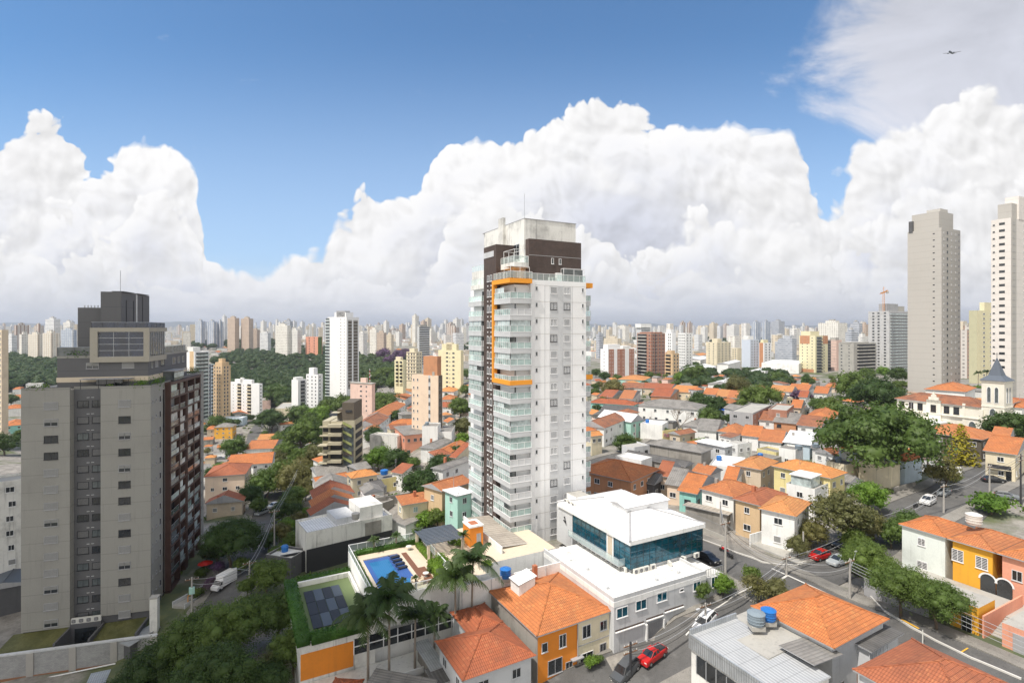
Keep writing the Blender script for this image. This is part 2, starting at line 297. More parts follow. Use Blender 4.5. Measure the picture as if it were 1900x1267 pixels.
for i, (c_, w_, k) in enumerate([((.72,.71,.68),(.16,.17,.19),{}), ((.66,.58,.45),(.16,.14,.13),{}), ((.74,.74,.74),(.22,.25,.28),dict(band=1)), ((.52,.42,.34),(.13,.11,.10),{}), ((.50,.52,.56),(.12,.15,.20),dict(band=1)), ((.78,.76,.70),(.25,.22,.20),dict(fu=.6)), ((.60,.56,.52),(.14,.13,.13),dict(alt=(.32,.22,.17))), ((.34,.40,.50),(.10,.13,.20),dict(fu=.6,alt=(.66,.68,.70))), ((.74,.70,.62),(.20,.19,.18),dict(alt=(.60,.52,.42)))]):
    FW.append(farwall('far_facade_%d' % i, c_, w_, **k))
# ---------------------------------------------------------------- mesh builder and object helpers
class MB:
    def __init__(s): s.v = []; s.f = []; s.m = []; s.uv = []; s.mats = []
    def mi(s, m):
        if m not in s.mats: s.mats.append(m)
        return s.mats.index(m)
    def face(s, pts, m, uv=None):
        b = len(s.v); s.v += [tuple(p) for p in pts]; s.f.append(tuple(range(b, b+len(pts)))); s.m.append(s.mi(m))
        s.uv.append(uv or [(p[0]+p[1], p[2]) for p in pts])
    def box(s, x0, y0, z0, x1, y1, z1, m, top=None, skip=''):
        if x0 > x1: x0, x1 = x1, x0
        if y0 > y1: y0, y1 = y1, y0
        if z0 > z1: z0, z1 = z1, z0
        a = [(x0,y0),(x1,y0),(x1,y1),(x0,y1)]
        for i in range(4):
            p, q = a[i], a[(i+1) % 4]
            s.face([(*p,z0),(*q,z0),(*q,z1),(*p,z1)], m)
        s.face([(*p,z1) for p in a], top or m, [(p[0],p[1]) for p in a])
        if 'b' not in skip: s.face([(*p,z0) for p in a[::-1]], m, [(p[0],p[1]) for p in a])
    def prism(s, poly, z0, z1, m, top=None):
        n = len(poly)
        for i in range(n):
            p, q = poly[i], poly[(i+1) % n]
            s.face([(*p,z0),(*q,z0),(*q,z1),(*p,z1)], m)
        s.face([(*p,z1) for p in poly], top or m, list(poly)); s.face([(*p,z0) for p in poly[::-1]], m, list(poly))
    def tube(s, a, b, r, m, n=6, r2=None, cap=True):
        a = Vector(a); b = Vector(b); d = (b-a)
        if d.length < 1e-6: return
        d.normalize(); u = d.orthogonal().normalized(); w = d.cross(u); r2 = r if r2 is None else r2
        A = [a+(u*math.cos(t)+w*math.sin(t))*r for t in [2*math.pi*i/n for i in range(n)]]
        B = [b+(u*math.cos(t)+w*math.sin(t))*r2 for t in [2*math.pi*i/n for i in range(n)]]
        for i in range(n):
            j = (i+1) % n; s.face([A[i],A[j],B[j],B[i]], m)
        if cap: s.face(B, m); s.face(A[::-1], m)
    def poly_tube(s, pts, r, m, n=5):
        for a, b in zip(pts[:-1], pts[1:]): s.tube(a, b, r, m, n, cap=False)
    def lathe(s, prof, m, n=12, c=(0,0)):
        for (r0,z0),(r1,z1) in zip(prof[:-1], prof[1:]):
            for i in range(n):
                a0 = 2*math.pi*i/n; a1 = 2*math.pi*(i+1)/n
                p = [(c[0]+r0*math.cos(a0),c[1]+r0*math.sin(a0),z0),(c[0]+r0*math.cos(a1),c[1]+r0*math.sin(a1),z0),(c[0]+r1*math.cos(a1),c[1]+r1*math.sin(a1),z1),(c[0]+r1*math.cos(a0),c[1]+r1*math.sin(a0),z1)]
                if r1 < 1e-5: p = p[:3]
                elif r0 < 1e-5: p = [p[0],p[2],p[3]]
                s.face(p, m)
    def mesh(s, name):
        me = bpy.data.meshes.new(name); me.from_pydata(s.v, [], s.f)
        for k in s.mats: me.materials.append(MATS[k])
        me.polygons.foreach_set('material_index', s.m)
        uvl = me.uv_layers.new(name='UVMap'); flat = [c for f in s.uv for p in f for c in p[:2]]; uvl.data.foreach_set('uv', flat)
        me.update(); return me
    def build(s, name, parent=None, smooth=False, **kw):
        if not s.f: return None
        me = s.mesh(name)
        if smooth: me.shade_smooth()
        return link(name, me, parent, **kw)
def link(name, me, parent=None, loc=None, rot=None, **kw):
    o = bpy.data.objects.new(name, me); COL.objects.link(o)
    if parent: o.parent = parent
    if loc is not None: o.location = loc
    if rot is not None: o.rotation_euler = (0,0,rot) if isinstance(rot, (int,float)) else rot
    for k, v in kw.items(): o[k] = v
    return o
LABELS = {}
def tag(o, label, cat, group=None):
    o['label'] = label; o['category'] = cat
    if group: o['group'] = group
    LABELS.setdefault(label, []).append((o.name, group))
    n = len(label.replace(',', ' ').split())
    if not 4 <= n <= 16: print('LABEL LENGTH', n, label)
    return o
def thing(name, label, cat, loc=(0,0,0), rotz=0., group=None):
    o = link(name, None, None, loc, rotz); o.empty_display_size = 1; return tag(o, label, cat, group)
def frame(theta):
    """theta: degrees from straight ahead (+Y) towards the right of the local x axis"""
    return R(90-theta)
def uv_of(theta): t = R(theta); return Vector((math.sin(t), math.cos(t), 0)), Vector((-math.cos(t), math.sin(t), 0))
TH = 62.2
def reach(C, d, px):
    """distance from C along the horizontal direction d until it shows at column px"""
    k = (px-CX)/F; return (k*C.y-C.x)/(d.x-k*d.y)
_WM = {}
def win_mesh(w, h, style):
    key = (round(w,2), round(h,2), style)
    if key in _WM: return _WM[key]
    m = MB(); f = .07; fr, gl = {'w':('white_frame','glass_dark'), 'g':('light_grey','glass_dark'), 'd':('dark_trim','glass_smoke'), 'b':('white_frame','blind'), 'k':('dark_trim','glass_dark'),
        'bd':('dark_trim','blind_dark'), 'bb':('grey_paint','blind'), 'bw':('white_frame','blind_white'), 'blue':('white_frame','glass_blue'), 'gg':('white_frame','glass_green'), 'iron':('white_frame','iron'), 'br':('wood','wood'), 'hb':('grey_paint','glass_dark'), 'arch':('dark_trim','glass_smoke'), 'n':('grey_paint','glass_dark'), 'tan':('tan_paint','glass_dark')}[style]
    x = w/2
    m.face([(-x+f,-.02,f),(x-f,-.02,f),(x-f,-.02,h-f),(-x+f,-.02,h-f)], gl)
    for a in ((-x,0,x,f),(-x,h-f,x,h),(-x,f,-x+f,h-f),(x-f,f,x,h-f)): m.box(a[0],-.06,a[1],a[2],.02,a[3], fr)
    if w > .9 and style not in ('b','bb','bd','bw','br'): m.box(-.03,-.05,f,.03,.0,h-f, fr)
    if style in ('b','bb','bd','bw'):
        for i in range(int(h/.16)): m.box(-x+f,-.045,f+i*.16,x-f,-.02,f+i*.16+.03, 'dark_trim' if style == 'bd' else 'grey_paint')
    if style == 'hb': m.box(-x+f,-.05,h*.5,x-f,-.02,h-f, 'blind')
    if style == 'iron':
        for i in range(int(h/.22)): m.box(-x+f,-.08,f+i*.22,x-f,-.05,f+i*.22+.06, 'white_frame')
    m.box(-x-.06,-.12,-.06,x+.06,.0,-.001, fr if style != 'blue' else 'white_frame')
    _WM[key] = m.mesh('window'); return _WM[key]
def window(par, face, a, z, w, h, style='w', dims=(0,0), name='window'):
    """face 'f' = the -y face (a along x), 'l' = the -x face (a along y), 'r' = the +x face, 'k' = the +y face"""
    me = win_mesh(w, h, style)
    loc, rot = {'f':((a,-.01,z),0), 'l':((-.01,a,z),-math.pi/2), 'r':((dims[0]+.01,a,z),math.pi/2), 'k':((a,dims[1]+.01,z),math.pi)}[face]
    if face == 'f': loc = (a, dims[1]-.01 if False else loc[1], z)
    return link(name, me, par, loc, rot)
# ---------------------------------------------------------------- ground, roads, haze
def ground_mat():
    m, nt, b, t = _new('ground'); ob = t.outputs['Object']
    n1 = noise(nt, ob, .035, 6, .6); n2 = noise(nt, ob, .3, 6, .65); n3 = noise(nt, ob, 2.2, 4, .6)
    c = mixc(nt, n2.ss(.35, .68), (.30,.28,.25), (.17,.155,.14)); c = mixc(nt, n3.ss(.5, .7)*.4, c, (.10,.09,.08))
    c = mixc(nt, n1.ss(.50, .60)*.9, c, mixc(nt, n2.ss(.4,.6), (.05,.075,.025), (.10,.115,.04)))
    nt.links.new(c, b.inputs['Base Color']); b.inputs['Roughness'].default_value = .95
ground_mat()
def asphalt_mat(name, col, s=1.):
    m, nt, b, t = _new(name); ob = t.outputs['Object']
    n1 = noise(nt, ob, .18, 6, .6); n2 = noise(nt, ob, 9., 3, .6); n3 = voro(nt, ob, .22, 2, .5, 'F1'); n4 = noise(nt, ob, .9, 5, .7, 1.5)
    c = mixc(nt, n1.ss(.35, .7), col, tuple(v*.62 for v in col)); c = mixc(nt, (n2-.3)*.35, c, tuple(v*1.5 for v in col))
    c = mixc(nt, (n4-.5).ab().lt(.008)*.5, c, (.02,.02,.02)); c = mixc(nt, n3.lt(.28)*.3*s, c, (.03,.03,.032)); c = mixc(nt, noise(nt, ob, .5, 4, .6).ss(.55,.68)*.35*s, c, (.19,.185,.175))
    nt.links.new(c, b.inputs['Base Color']); b.inputs['Roughness'].default_value = .9
asphalt_mat('asphalt', (.115,.112,.108)); asphalt_mat('paving', (.25,.235,.21), .4)
def grid_mesh(name, xs, ys, m):
    X, Y = np.meshgrid(xs, ys); Z = gz(X, Y); nx = len(xs)
    v = np.stack([X.ravel(), Y.ravel(), Z.ravel()], 1)
    f = [(j*nx+i, j*nx+i+1, (j+1)*nx+i+1, (j+1)*nx+i) for j in range(len(ys)-1) for i in range(nx-1)]
    me = bpy.data.meshes.new(name); me.from_pydata(v.tolist(), [], f); me.materials.append(MATS[m]); me.shade_smooth(); return me
def gaxis(lo, hi, fine_lo, fine_hi, step, grow=1.16):
    a = list(np.arange(fine_lo, fine_hi+.1, step)); d = step
    while a[-1] < hi: d = d*grow; a.append(a[-1]+d)
    d = step
    while a[0] > lo: d = d*grow; a.insert(0, a[0]-d)
    return np.array(a)
link('ground', grid_mesh('ground', gaxis(-16000, 16000, -150, 170, 3.), gaxis(-200, 18000, 40, 260, 3.), 'ground'), kind='structure')
def hills():
    mb = MB(); rng = random.Random(3)
    def h(a): return 60+45*math.sin(a*9+1)+30*math.sin(a*23+2)+16*math.sin(a*57)+8*math.sin(a*131)
    n = 160; m, nt, b, t = _new('hill_green'); nt.links.new(mixc(nt, noise(nt, t.outputs['Object'], .004, 5, .6), (.03,.045,.03), (.09,.09,.06)), b.inputs['Base Color'])
    for i in range(n):
        a0 = -1.0+2.0*i/n; a1 = -1.0+2.0*(i+1)/n; rr = [11500, 12600, 13800]
        def P(a, k): 
            hh = (-60, h(a), -60)[k]; return (rr[k]*math.sin(a), rr[k]*math.cos(a), hh)
        for k in (0,1): mb.face([P(a0,k),P(a1,k),P(a1,k+1),P(a0,k+1)], 'hill_green')
    mb.build('hills', smooth=True, kind='structure')
hills()
def strip(name, pts, w, z, m, kind='structure', w2=None, sub=3., edges=None, drape=True):
    """a sheet draped along a centre line of world points"""
    P = [Vector((p[0],p[1])) for p in pts]; out = [P[0]]
    for a, b in zip(P[:-1], P[1:]):
        k = max(1, int((b-a).length/sub)); out += [a+(b-a)*(i/k) for i in range(1, k+1)]
    L = []
    for i, p in enumerate(out):
        t = (out[min(i+1,len(out)-1)]-out[max(i-1,0)]).normalized(); n = Vector((-t.y, t.x)); L.append((p, n))
    o0, o1 = edges if edges else (-w/2, w/2); nw = max(1, int(abs(o1-o0)/2.5)); v = []
    for p, n in L:
        for j in range(nw+1): q = p+n*(o0+(o1-o0)*j/nw); v.append((q.x, q.y))
    A = np.array(v); Z = gz(A[:,0], A[:,1])+z
    V = [(a[0],a[1],zz) for a, zz in zip(v, Z)]; mb = MB(); mb.mi(m); k = nw+1
    for i in range(len(L)-1):
        for j in range(nw): q = (i*k+j, i*k+j+1, (i+1)*k+j+1, (i+1)*k+j); mb.face([V[a] for a in q], m)
    if z > .12:
        for s in (0, nw):
            for i in range(len(L)-1):
                a, b = V[i*k+s], V[(i+1)*k+s]; mb.face([a, b, (b[0],b[1],b[2]-.22), (a[0],a[1],a[2]-.22)], m)
    return mb.build(name, kind=kind)
def W2(*pp): return [(lambda g: (g.x, g.y))(G(*p)) for p in pp]
def ext(p, q, d): p = Vector(p); q = Vector(q); return tuple(q+(q-p).normalized()*d)
main_st = W2((1230,995),(1290,1018),(1380,1052),(1450,1082)); 
x0, y0 = main_st[-1]; U = (.885,.466); V_ = (.466,-.885)
main_st = [ext(main_st[1], main_st[0], 25)]+main_st+[(x0+V_[0]*t, y0+V_[1]*t) for t in (12, 30, 55)]
side_st = W2((1150,1258),(1240,1212),(1330,1160),(1420,1108)); side_st = [ext(side_st[1], side_st[0], 22)]+side_st+[(x0+1.,y0+.5)]
up_st = W2((1490,1068),(1560,1040),(1640,985),(1730,932)); up_st = up_st+[ext(up_st[-2], up_st[-1], 55)]
cross_st = W2((1690,985),(1760,925),(1850,895)); cross_st = [ext(cross_st[1],cross_st[0],6)]+cross_st+[ext(cross_st[-2],cross_st[-1],60)]
left_st = [(-49,70),(-53,90)]+W2((425,1095),(455,1055),(482,985),(507,930),(530,885)); left_st += [ext(left_st[-2], left_st[-1], 60), ext(left_st[-2], left_st[-1], 170)]
hill_st = W2((665,805),(700,778),(735,748),(790,715)); hill_st = hill_st+[ext(hill_st[-2],hill_st[-1],120)]
mid_st = W2((1140,850),(1200,838),(1230,815)); mid_st = [ext(mid_st[1],mid_st[0],20)]+mid_st+[ext(mid_st[-2],mid_st[-1],120)]
low_st = W2((440,862),(470,806),(492,780)); low_st += [ext(low_st[-2], low_st[-1], 60)]
ROADS = dict(main=(main_st,8.), side=(side_st,7.), up=(up_st,9.), cross=(cross_st,15.), left=(left_st,7.5), hill=(hill_st,7.), mid=(mid_st,7.), low=(low_st,8.))
for i, (k, (p, w)) in enumerate(ROADS.items()):
    strip('road', p, w, .11+.004*i, 'asphalt')
    if k in ('main','side','up','left','hill','mid'):
        for s in (-1, 1):
            if k == 'up' or k == 'side': pp = p[:-1] if k == 'side' else p[1:]
            else: pp = p
            strip('pavement', pp, 0, .245+.003*i+.001*s, 'paving', edges=(s*w/2, s*(w/2+2.4)))
def near(p, pts):
    return min((Vector(p)-Vector(a)).length for a in pts)
# kerb stones and the white-painted corners of the crossing
def line3(name, pts, w, z, m, h=None, **kw):
    mb = MB(); P = []
    for a, b in zip(pts[:-1], pts[1:]):
        k = max(1, int((Vector(b)-Vector(a)).length/1.5)); P += [Vector(a)+(Vector(b)-Vector(a))*(i/k) for i in range(k)]
    P.append(Vector(pts[-1]))
    for a, b in zip(P[:-1], P[1:]):
        t = (b-a).normalized(); n = Vector((-t.y,t.x))*w/2
        q = [a-n, b-n, b+n, a+n]; zz = [g1(v.x,v.y)+z for v in q]
        top = [(v.x,v.y,c) for v, c in zip(q, zz)]; mb.face(top, m)
        if h:
            for i in range(4): j = (i+1)%4; mb.face([top[i],top[j],(*top[j][:2],top[j][2]-h),(*top[i][:2],top[i][2]-h)], m)
    return mb.build(name, **kw)
for pp in [((1134,1265),(1210,1216),(1288,1165),(1362,1107),(1408,1085)), ((1302,1002),(1340,1016),(1396,1036),(1414,1044),(1450,1050),(1480,1050),(1502,1038),(1530,1018)), ((1600,1090),(1640,1135),(1690,1165),(1735,1190),(1800,1222),(1895,1262))]:
    line3('kerb', W2(*pp), .2, .29, 'curb_white', .35, kind='structure')
line3('road_marking', W2((1432,1056),(1490,1082),(1550,1110)), .35, .17, 'curb_white', kind='structure')
line3('road_marking', W2((1440,1084),(1462,1068)), .35, .172, 'curb_white', kind='structure')
line3('road_marking', W2((1720,1182),(1783,1212),(1796,1204)), .16, .17, 'yellow_line', kind='structure')
line3('road_marking', W2((1672,1152),(1705,1170)), .3, .31, 'yellow_line', kind='structure')
line3('road_marking', W2((490,1020),(512,955),(530,905)), .15, .17, 'curb_white', kind='structure')
line3('road_marking', W2((524,905),(531,890)), .4, .175, 'yellow_line', kind='structure')
# ---------------------------------------------------------------- houses
def roof_uv(pts, o, along, up):
    o = Vector(o); a = Vector(along).normalized(); u = Vector(up).normalized()
    return [((Vector(p)-o).dot(a), (Vector(p)-o).dot(u)) for p in pts]
def slope(mb, e0, e1, t1, t0, m):
    """one roof plane: eave e0-e1, top t0-t1"""
    pts = [e0, e1] + ([t1] if t0 is t1 or (Vector(t0)-Vector(t1)).length < 1e-4 else [t1, t0])
    a = Vector(e1)-Vector(e0); n = a.cross(Vector(t0)-Vector(e0)); up = n.cross(a)
    mb.face(pts, m, roof_uv(pts, e0, a, up))
def add_roof(mb, x0, y0, x1, y1, z, kind, pitch, m, caps=None, th=.14, wallm=None, wmb=None, ov=.4):
    w, d = x1-x0, y1-y0; zb = z; z = z+th; sp_ = {'gx':d/2,'gy':w/2,'hip':min(w,d)/2}.get(kind, d if kind in ('sy','sY') else w); pitch = min(pitch, (2.3 if kind[0] != 's' else 1.6)/max(sp_,.1))
    A, B, C, D_ = (x0,y0,z), (x1,y0,z), (x1,y1,z), (x0,y1,z); cr = []
    if kind == 'hip':
        if w >= d: h = d/2*pitch; P, Q = (x0+d/2,y0+d/2,z+h), (x1-d/2,y0+d/2,z+h)
        else: h = w/2*pitch; P, Q = (x0+w/2,y0+w/2,z+h), (x0+w/2,y1-w/2,z+h)
        if w >= d:
            slope(mb,A,B,Q,P,m); slope(mb,B,C,Q,Q,m); slope(mb,C,D_,P,Q,m); slope(mb,D_,A,P,P,m); cr = [(P,Q),(A,P),(D_,P),(B,Q),(C,Q)]
        else:
            slope(mb,A,B,P,P,m); slope(mb,B,C,Q,P,m); slope(mb,C,D_,Q,Q,m); slope(mb,D_,A,P,Q,m); cr = [(P,Q),(A,P),(B,P),(C,Q),(D_,Q)]
    elif kind == 'gx':
        h = d/2*pitch; P, Q = (x0,y0+d/2,z+h), (x1,y0+d/2,z+h); slope(mb,A,B,Q,P,m); slope(mb,C,D_,P,Q,m); cr = [(P,Q)]
        if wmb:
            for xx in (x0+ov, x1-ov): wmb.face([(xx,y0+ov,zb),(xx,y1-ov,zb),(xx,y0+d/2,zb+h-ov*pitch*.5)], wallm)
    elif kind == 'gy':
        h = w/2*pitch; P, Q = (x0+w/2,y0,z+h), (x0+w/2,y1,z+h); slope(mb,B,C,Q,P,m); slope(mb,D_,A,P,Q,m); cr = [(P,Q)]
        if wmb:
            for yy in (y0+ov, y1-ov): wmb.face([(x0+ov,yy,zb),(x1-ov,yy,zb),(x0+w/2,yy,zb+h-ov*pitch*.5)], wallm)
    elif kind == 'sy':   # slopes up towards +y
        h = d*pitch; C, D_ = (x1,y1,z+h), (x0,y1,z+h); slope(mb,A,B,C,D_,m)
    elif kind == 'sY':   # slopes up towards -y
        h = d*pitch; A, B = (x0,y0,z+h), (x1,y0,z+h); slope(mb,C,D_,A,B,m)
    elif kind == 'sx':   # up towards +x
        h = w*pitch; B, C = (x1,y0,z+h), (x1,y1,z+h); slope(mb,D_,A,B,C,m)
    elif kind == 'sX':
        h = w*pitch; A, D_ = (x0,y0,z+h), (x0,y1,z+h); slope(mb,B,C,D_,A,m)
    fm = caps if isinstance(caps, str) else 'grey_paint'
    for p, q in ((A,B),(B,C),(C,D_),(D_,A)):
        if kind == 'gx' and abs(p[0]-q[0]) < 1e-6: 
            k = (p[0], y0+d/2, z+d/2*pitch); mb.face([(p[0],p[1],p[2]-th),(q[0],q[1],q[2]-th),q,k,p], fm); continue
        if kind == 'gy' and abs(p[1]-q[1]) < 1e-6:
            k = (x0+w/2, p[1], z+w/2*pitch); mb.face([(p[0],p[1],p[2]-th),(q[0],q[1],q[2]-th),q,k,p], fm); continue
        mb.face([(p[0],p[1],zb if 's' not in kind else p[2]-th),(q[0],q[1],zb if 's' not in kind else q[2]-th),q,p], fm)
    if 's' in kind:
        mb.face([(p[0],p[1],p[2]-th) for p in (D_,C,B,A)], fm)
        if wmb:
            e = .02
            if kind in ('sy','sY'):
                for xx in (x0+ov,x1-ov): wmb.face([(xx,y0+ov,zb),(xx,y1-ov,zb),(xx,y1-ov,(C[2] if kind=='sy' else zb+th)-th),(xx,y0+ov,(A[2] if kind=='sY' else zb+th)-th)], wallm)
                yy = y1-ov if kind == 'sy' else y0+ov; wmb.face([(x0+ov,yy,zb),(x1-ov,yy,zb),(x1-ov,yy,zb+h-e),(x0+ov,yy,zb+h-e)], wallm)
            else:
                for yy in (y0+ov,y1-ov): wmb.face([(x0+ov,yy,zb),(x1-ov,yy,zb),(x1-ov,yy,(C[2] if kind=='sx' else zb+th)-th),(x0+ov,yy,(A[2] if kind=='sX' else zb+th)-th)], wallm)
                xx = x1-ov if kind == 'sx' else x0+ov; wmb.face([(xx,y0+ov,zb),(xx,y1-ov,zb),(xx,y1-ov,zb+h-e),(xx,y0+ov,zb+h-e)], wallm)
    else: mb.face([(x0,y0,zb),(x0,y1,zb),(x1,y1,zb),(x1,y0,zb)], fm)
    if caps:
        for p, q in cr: mb.tube((p[0],p[1],p[2]+.02),(q[0],q[1],q[2]+.02), .11, m if not isinstance(caps, str) else m, 5, cap=False)
    return h if kind != 'flat' else 0
def quad_frame(N, Rr, L):
    N = Vector(N); Rr = Vector(Rr); L = Vector(L); r = Rr-N; r.z = 0; l = L-N; l.z = 0
    th = math.degrees(math.atan2(r.x, r.y)); u, v = uv_of(th); return th, r.length, max(2.5, l.dot(v))
HN = [0]; FOOT = []
def place_quad(N, Rr, L, h, th=None):
    """three corner pixels of an eave h metres above the ground -> origin, angle, width, depth"""
    Nw = G(*N, h); z = Nw.z; Rw = PZ(*Rr, z) if Rr[1] > HY+3 else None; Lw = PZ(*L, z)
    if th is None: t, w, d = quad_frame(Nw, Rw, Lw)
    else:
        u, v = uv_of(th); w = max(2.5, (Rw-Nw).dot(u)); d = max(2.5, (Lw-Nw).dot(v)); t = th
    return Nw, t, min(w, 60), min(d, 60)
def house(N, Rr, L, h, kind, wall, roof, label, cat='house', name='house', group=None, pitch=.36, th=None, ov=.45, win='w', nwin=None, extra=None, sill=None, parapet=.5, caps=True, door=True, wl=None, depth=None, width=None, seed=None, zmin=-3, at=None):
    HN[0] += 1; rnd = random.Random(seed if seed is not None else HN[0]*13+5)
    if at: Nw, th, w, d = Vector((at[0],at[1],at[2]+h)), TH, at[3], at[4]
    else: Nw, th, w, d = place_quad(N, Rr, L, h, th)
    if depth: d = depth
    if width: w = width
    if kind == 'flat': ov = 0
    u_, v_ = uv_of(th); c_ = Nw+u_*(w/2)+v_*(d/2); FOOT.append((c_.x, c_.y, max(3., (w+d)/4), th, w, d))
    root = thing(name, label, cat, (Nw.x, Nw.y, Nw.z-h), frame(th), group)
    a = MB(); b = MB(); x0, y0, x1, y1 = ov, ov, w-ov, d-ov
    a.box(x0,y0,zmin,x1,y1,h, wall)
    if kind == 'flat':
        t = .18
        for bx in ((x0,y0,x1,y0+t),(x0,y1-t,x1,y1),(x0,y0+t,x0+t,y1-t),(x1-t,y0+t,x1,y1-t)): a.box(bx[0],bx[1],h,bx[2],bx[3],h+parapet, wall, top='concrete')
        b.box(x0+t,y0+t,h+.005,x1-t,y1-t,h+.06, roof)
    else: add_roof(b, 0, 0, w, d, h, kind, pitch, roof, caps, wallm=wall, wmb=a, ov=ov)
    if extra:
        for e in extra:
            if e[0] == 'r': _, X0,Y0,X1,Y1,Z,kd,p,rm,wm = e; a.box(X0+.3,Y0+.3,zmin,X1-.3,Y1-.3,Z,wm); add_roof(b,X0,Y0,X1,Y1,Z,kd,p,rm,caps,wallm=wm,wmb=a,ov=.3)
            elif e[0] == 'b': _, X0,Y0,Z0,X1,Y1,Z1,wm = e; a.box(X0,Y0,Z0,X1,Y1,Z1,wm,top='concrete')
    a.build('wall', root); b.build('roof', root)
    D = Nw.y; fl = max(1, int((h+.4)/2.9)); fh = h/fl
    if 80 < D < 300 and name == 'house' and h < 9 and rnd.random() < .65:
        q = MB(); qx, qy = w*rnd.uniform(.3,.7), d*rnd.uniform(.55,.85); k = rnd.random(); zt = h+(.0 if kind == 'flat' else .5)
        if k < .5 and kind == 'flat': q.lathe([(0,zt),(.62,zt),(.7,zt+1.),(.55,zt+1.25),(0,zt+1.35)], 'tank_blue' if rnd.random() < .4 else 'tank_grey', 12, (qx,qy)); q.build('roof_tank', root)
        elif k < .6: q.box(qx-.3,qy-.3,zt-.4,qx+.3,qy+.3,zt+1.4,'terracotta' if rnd.random() < .4 else 'old_concrete'); q.build('chimney', root)
        else:
            q.tube((qx,qy,zt-.3),(qx,qy,zt+3.2),.04,'steel',4)
            for j in range(4): q.tube((qx-.5,qy,zt+2.2+.3*j),(qx+.5,qy,zt+2.2+.3*j),.025,'steel',3)
            q.build('antenna', root)
    if nwin != 0 and D < 420:
        for face, ln, off in (('f', w-2*ov, x0), ('l', d-2*ov, y0)):
            if face == 'l' and wl == 0: continue
            n = nwin if nwin and face == 'f' else max(1, min(5, int(ln/3.2)))
            for k in range(fl):
                for i in range(n):
                    if rnd.random() < .14 and n > 1: continue
                    ww = rnd.choice((1.2,1.4,1.0)) if ln/n > 2 else .7; wh = 1.15
                    pos = off+ln*(i+.5)/n+rnd.uniform(-.2,.2)
                    st = win if rnd.random() < .7 else ('b' if win in 'wk' else win)
                    if k == 0 and door and face == 'f' and i == n//2: o = window(root, face, pos, .05, 1.0, 2.1, 'br' if rnd.random() < .5 else 'iron', name='door')
                    else: o = window(root, face, pos, k*fh+fh*.36, ww, wh, st)
                    if face == 'f': o.location.y += y0
                    else: o.location.x += x0
    return root, w, d
def tank(root_loc, r, h, mat, label, group=None, name='water_tank', legs=0.):
    o = thing(name, label, 'water tank', root_loc, 0, group)
    m = MB(); m.lathe([(0,legs),(r*.86,legs),(r*.95,legs+h*.3),(r,legs+h*.8)], mat, 16)
    for k in range(3): zz = legs+h*(.2+.22*k); m.lathe([(r*.95+.01,zz),(r+.03,zz+.03),(r*.96+.01,zz+.06)], mat, 16)
    m.build('body', o, smooth=True)
    l = MB(); l.lathe([(r*1.05,legs+h*.8),(r*1.05,legs+h*.86),(r*.5,legs+h*.99),(0,legs+h*1.0)], mat, 16)
    for i in range(8): a = math.pi*i/4; l.tube((r*.2*math.cos(a),r*.2*math.sin(a),legs+h*.985),(r*1.0*math.cos(a),r*1.0*math.sin(a),legs+h*.87),.02,mat,4)
    l.build('lid', o)
    if legs: s = MB(); s.box(-r*.8,-r*.8,0,r*.8,r*.8,legs-.01,'concrete'); s.build('base', o)
    return o
# ---------------------------------------------------------------- trees
def quads_mesh(name, C, N, S, mats, asp=.55, core=None):
    """leaf faces: centres C, normals N, sizes S"""
    n = len(C); t = np.cross(N, RNG.normal(size=(n,3))); t /= np.linalg.norm(t,axis=1)[:,None]+1e-9; b = np.cross(N, t)
    s = S[:,None]; a = asp
    v = np.stack([C-t*s, C+b*s*a, C+t*s, C-b*s*a], 1).reshape(-1,3)
    me = bpy.data.meshes.new(name); nc = 0 if core is None else len(core[0])
    allv = v if core is None else np.concatenate([v, core[0]])
    me.vertices.add(len(allv)); me.vertices.foreach_set('co', allv.ravel())
    idx = np.arange(n*4); 
    if core is not None: ci = (np.array(core[1])+n*4).ravel(); nf = len(core[1])
    else: ci = np.array([], int); nf = 0
    me.loops.add(n*4+len(ci)); me.loops.foreach_set('vertex_index', np.concatenate([idx, ci]).astype(np.int32))
    me.polygons.add(n+nf); ls = np.concatenate([np.arange(n)*4, n*4+np.arange(nf)*3]).astype(np.int32); me.polygons.foreach_set('loop_start', ls)
    for m in mats: me.materials.append(MATS[m])
    me.update(); me.validate(); return me
_ico = None
def ico():
    global _ico
    if _ico is None:
        import bmesh
        bm = bmesh.new(); bmesh.ops.create_icosphere(bm, subdivisions=2, radius=1); bm.verts.ensure_lookup_table()
        _ico = (np.array([v.co[:] for v in bm.verts]), np.array([[v.index for v in f.verts] for f in bm.faces])); bm.free()
    return _ico
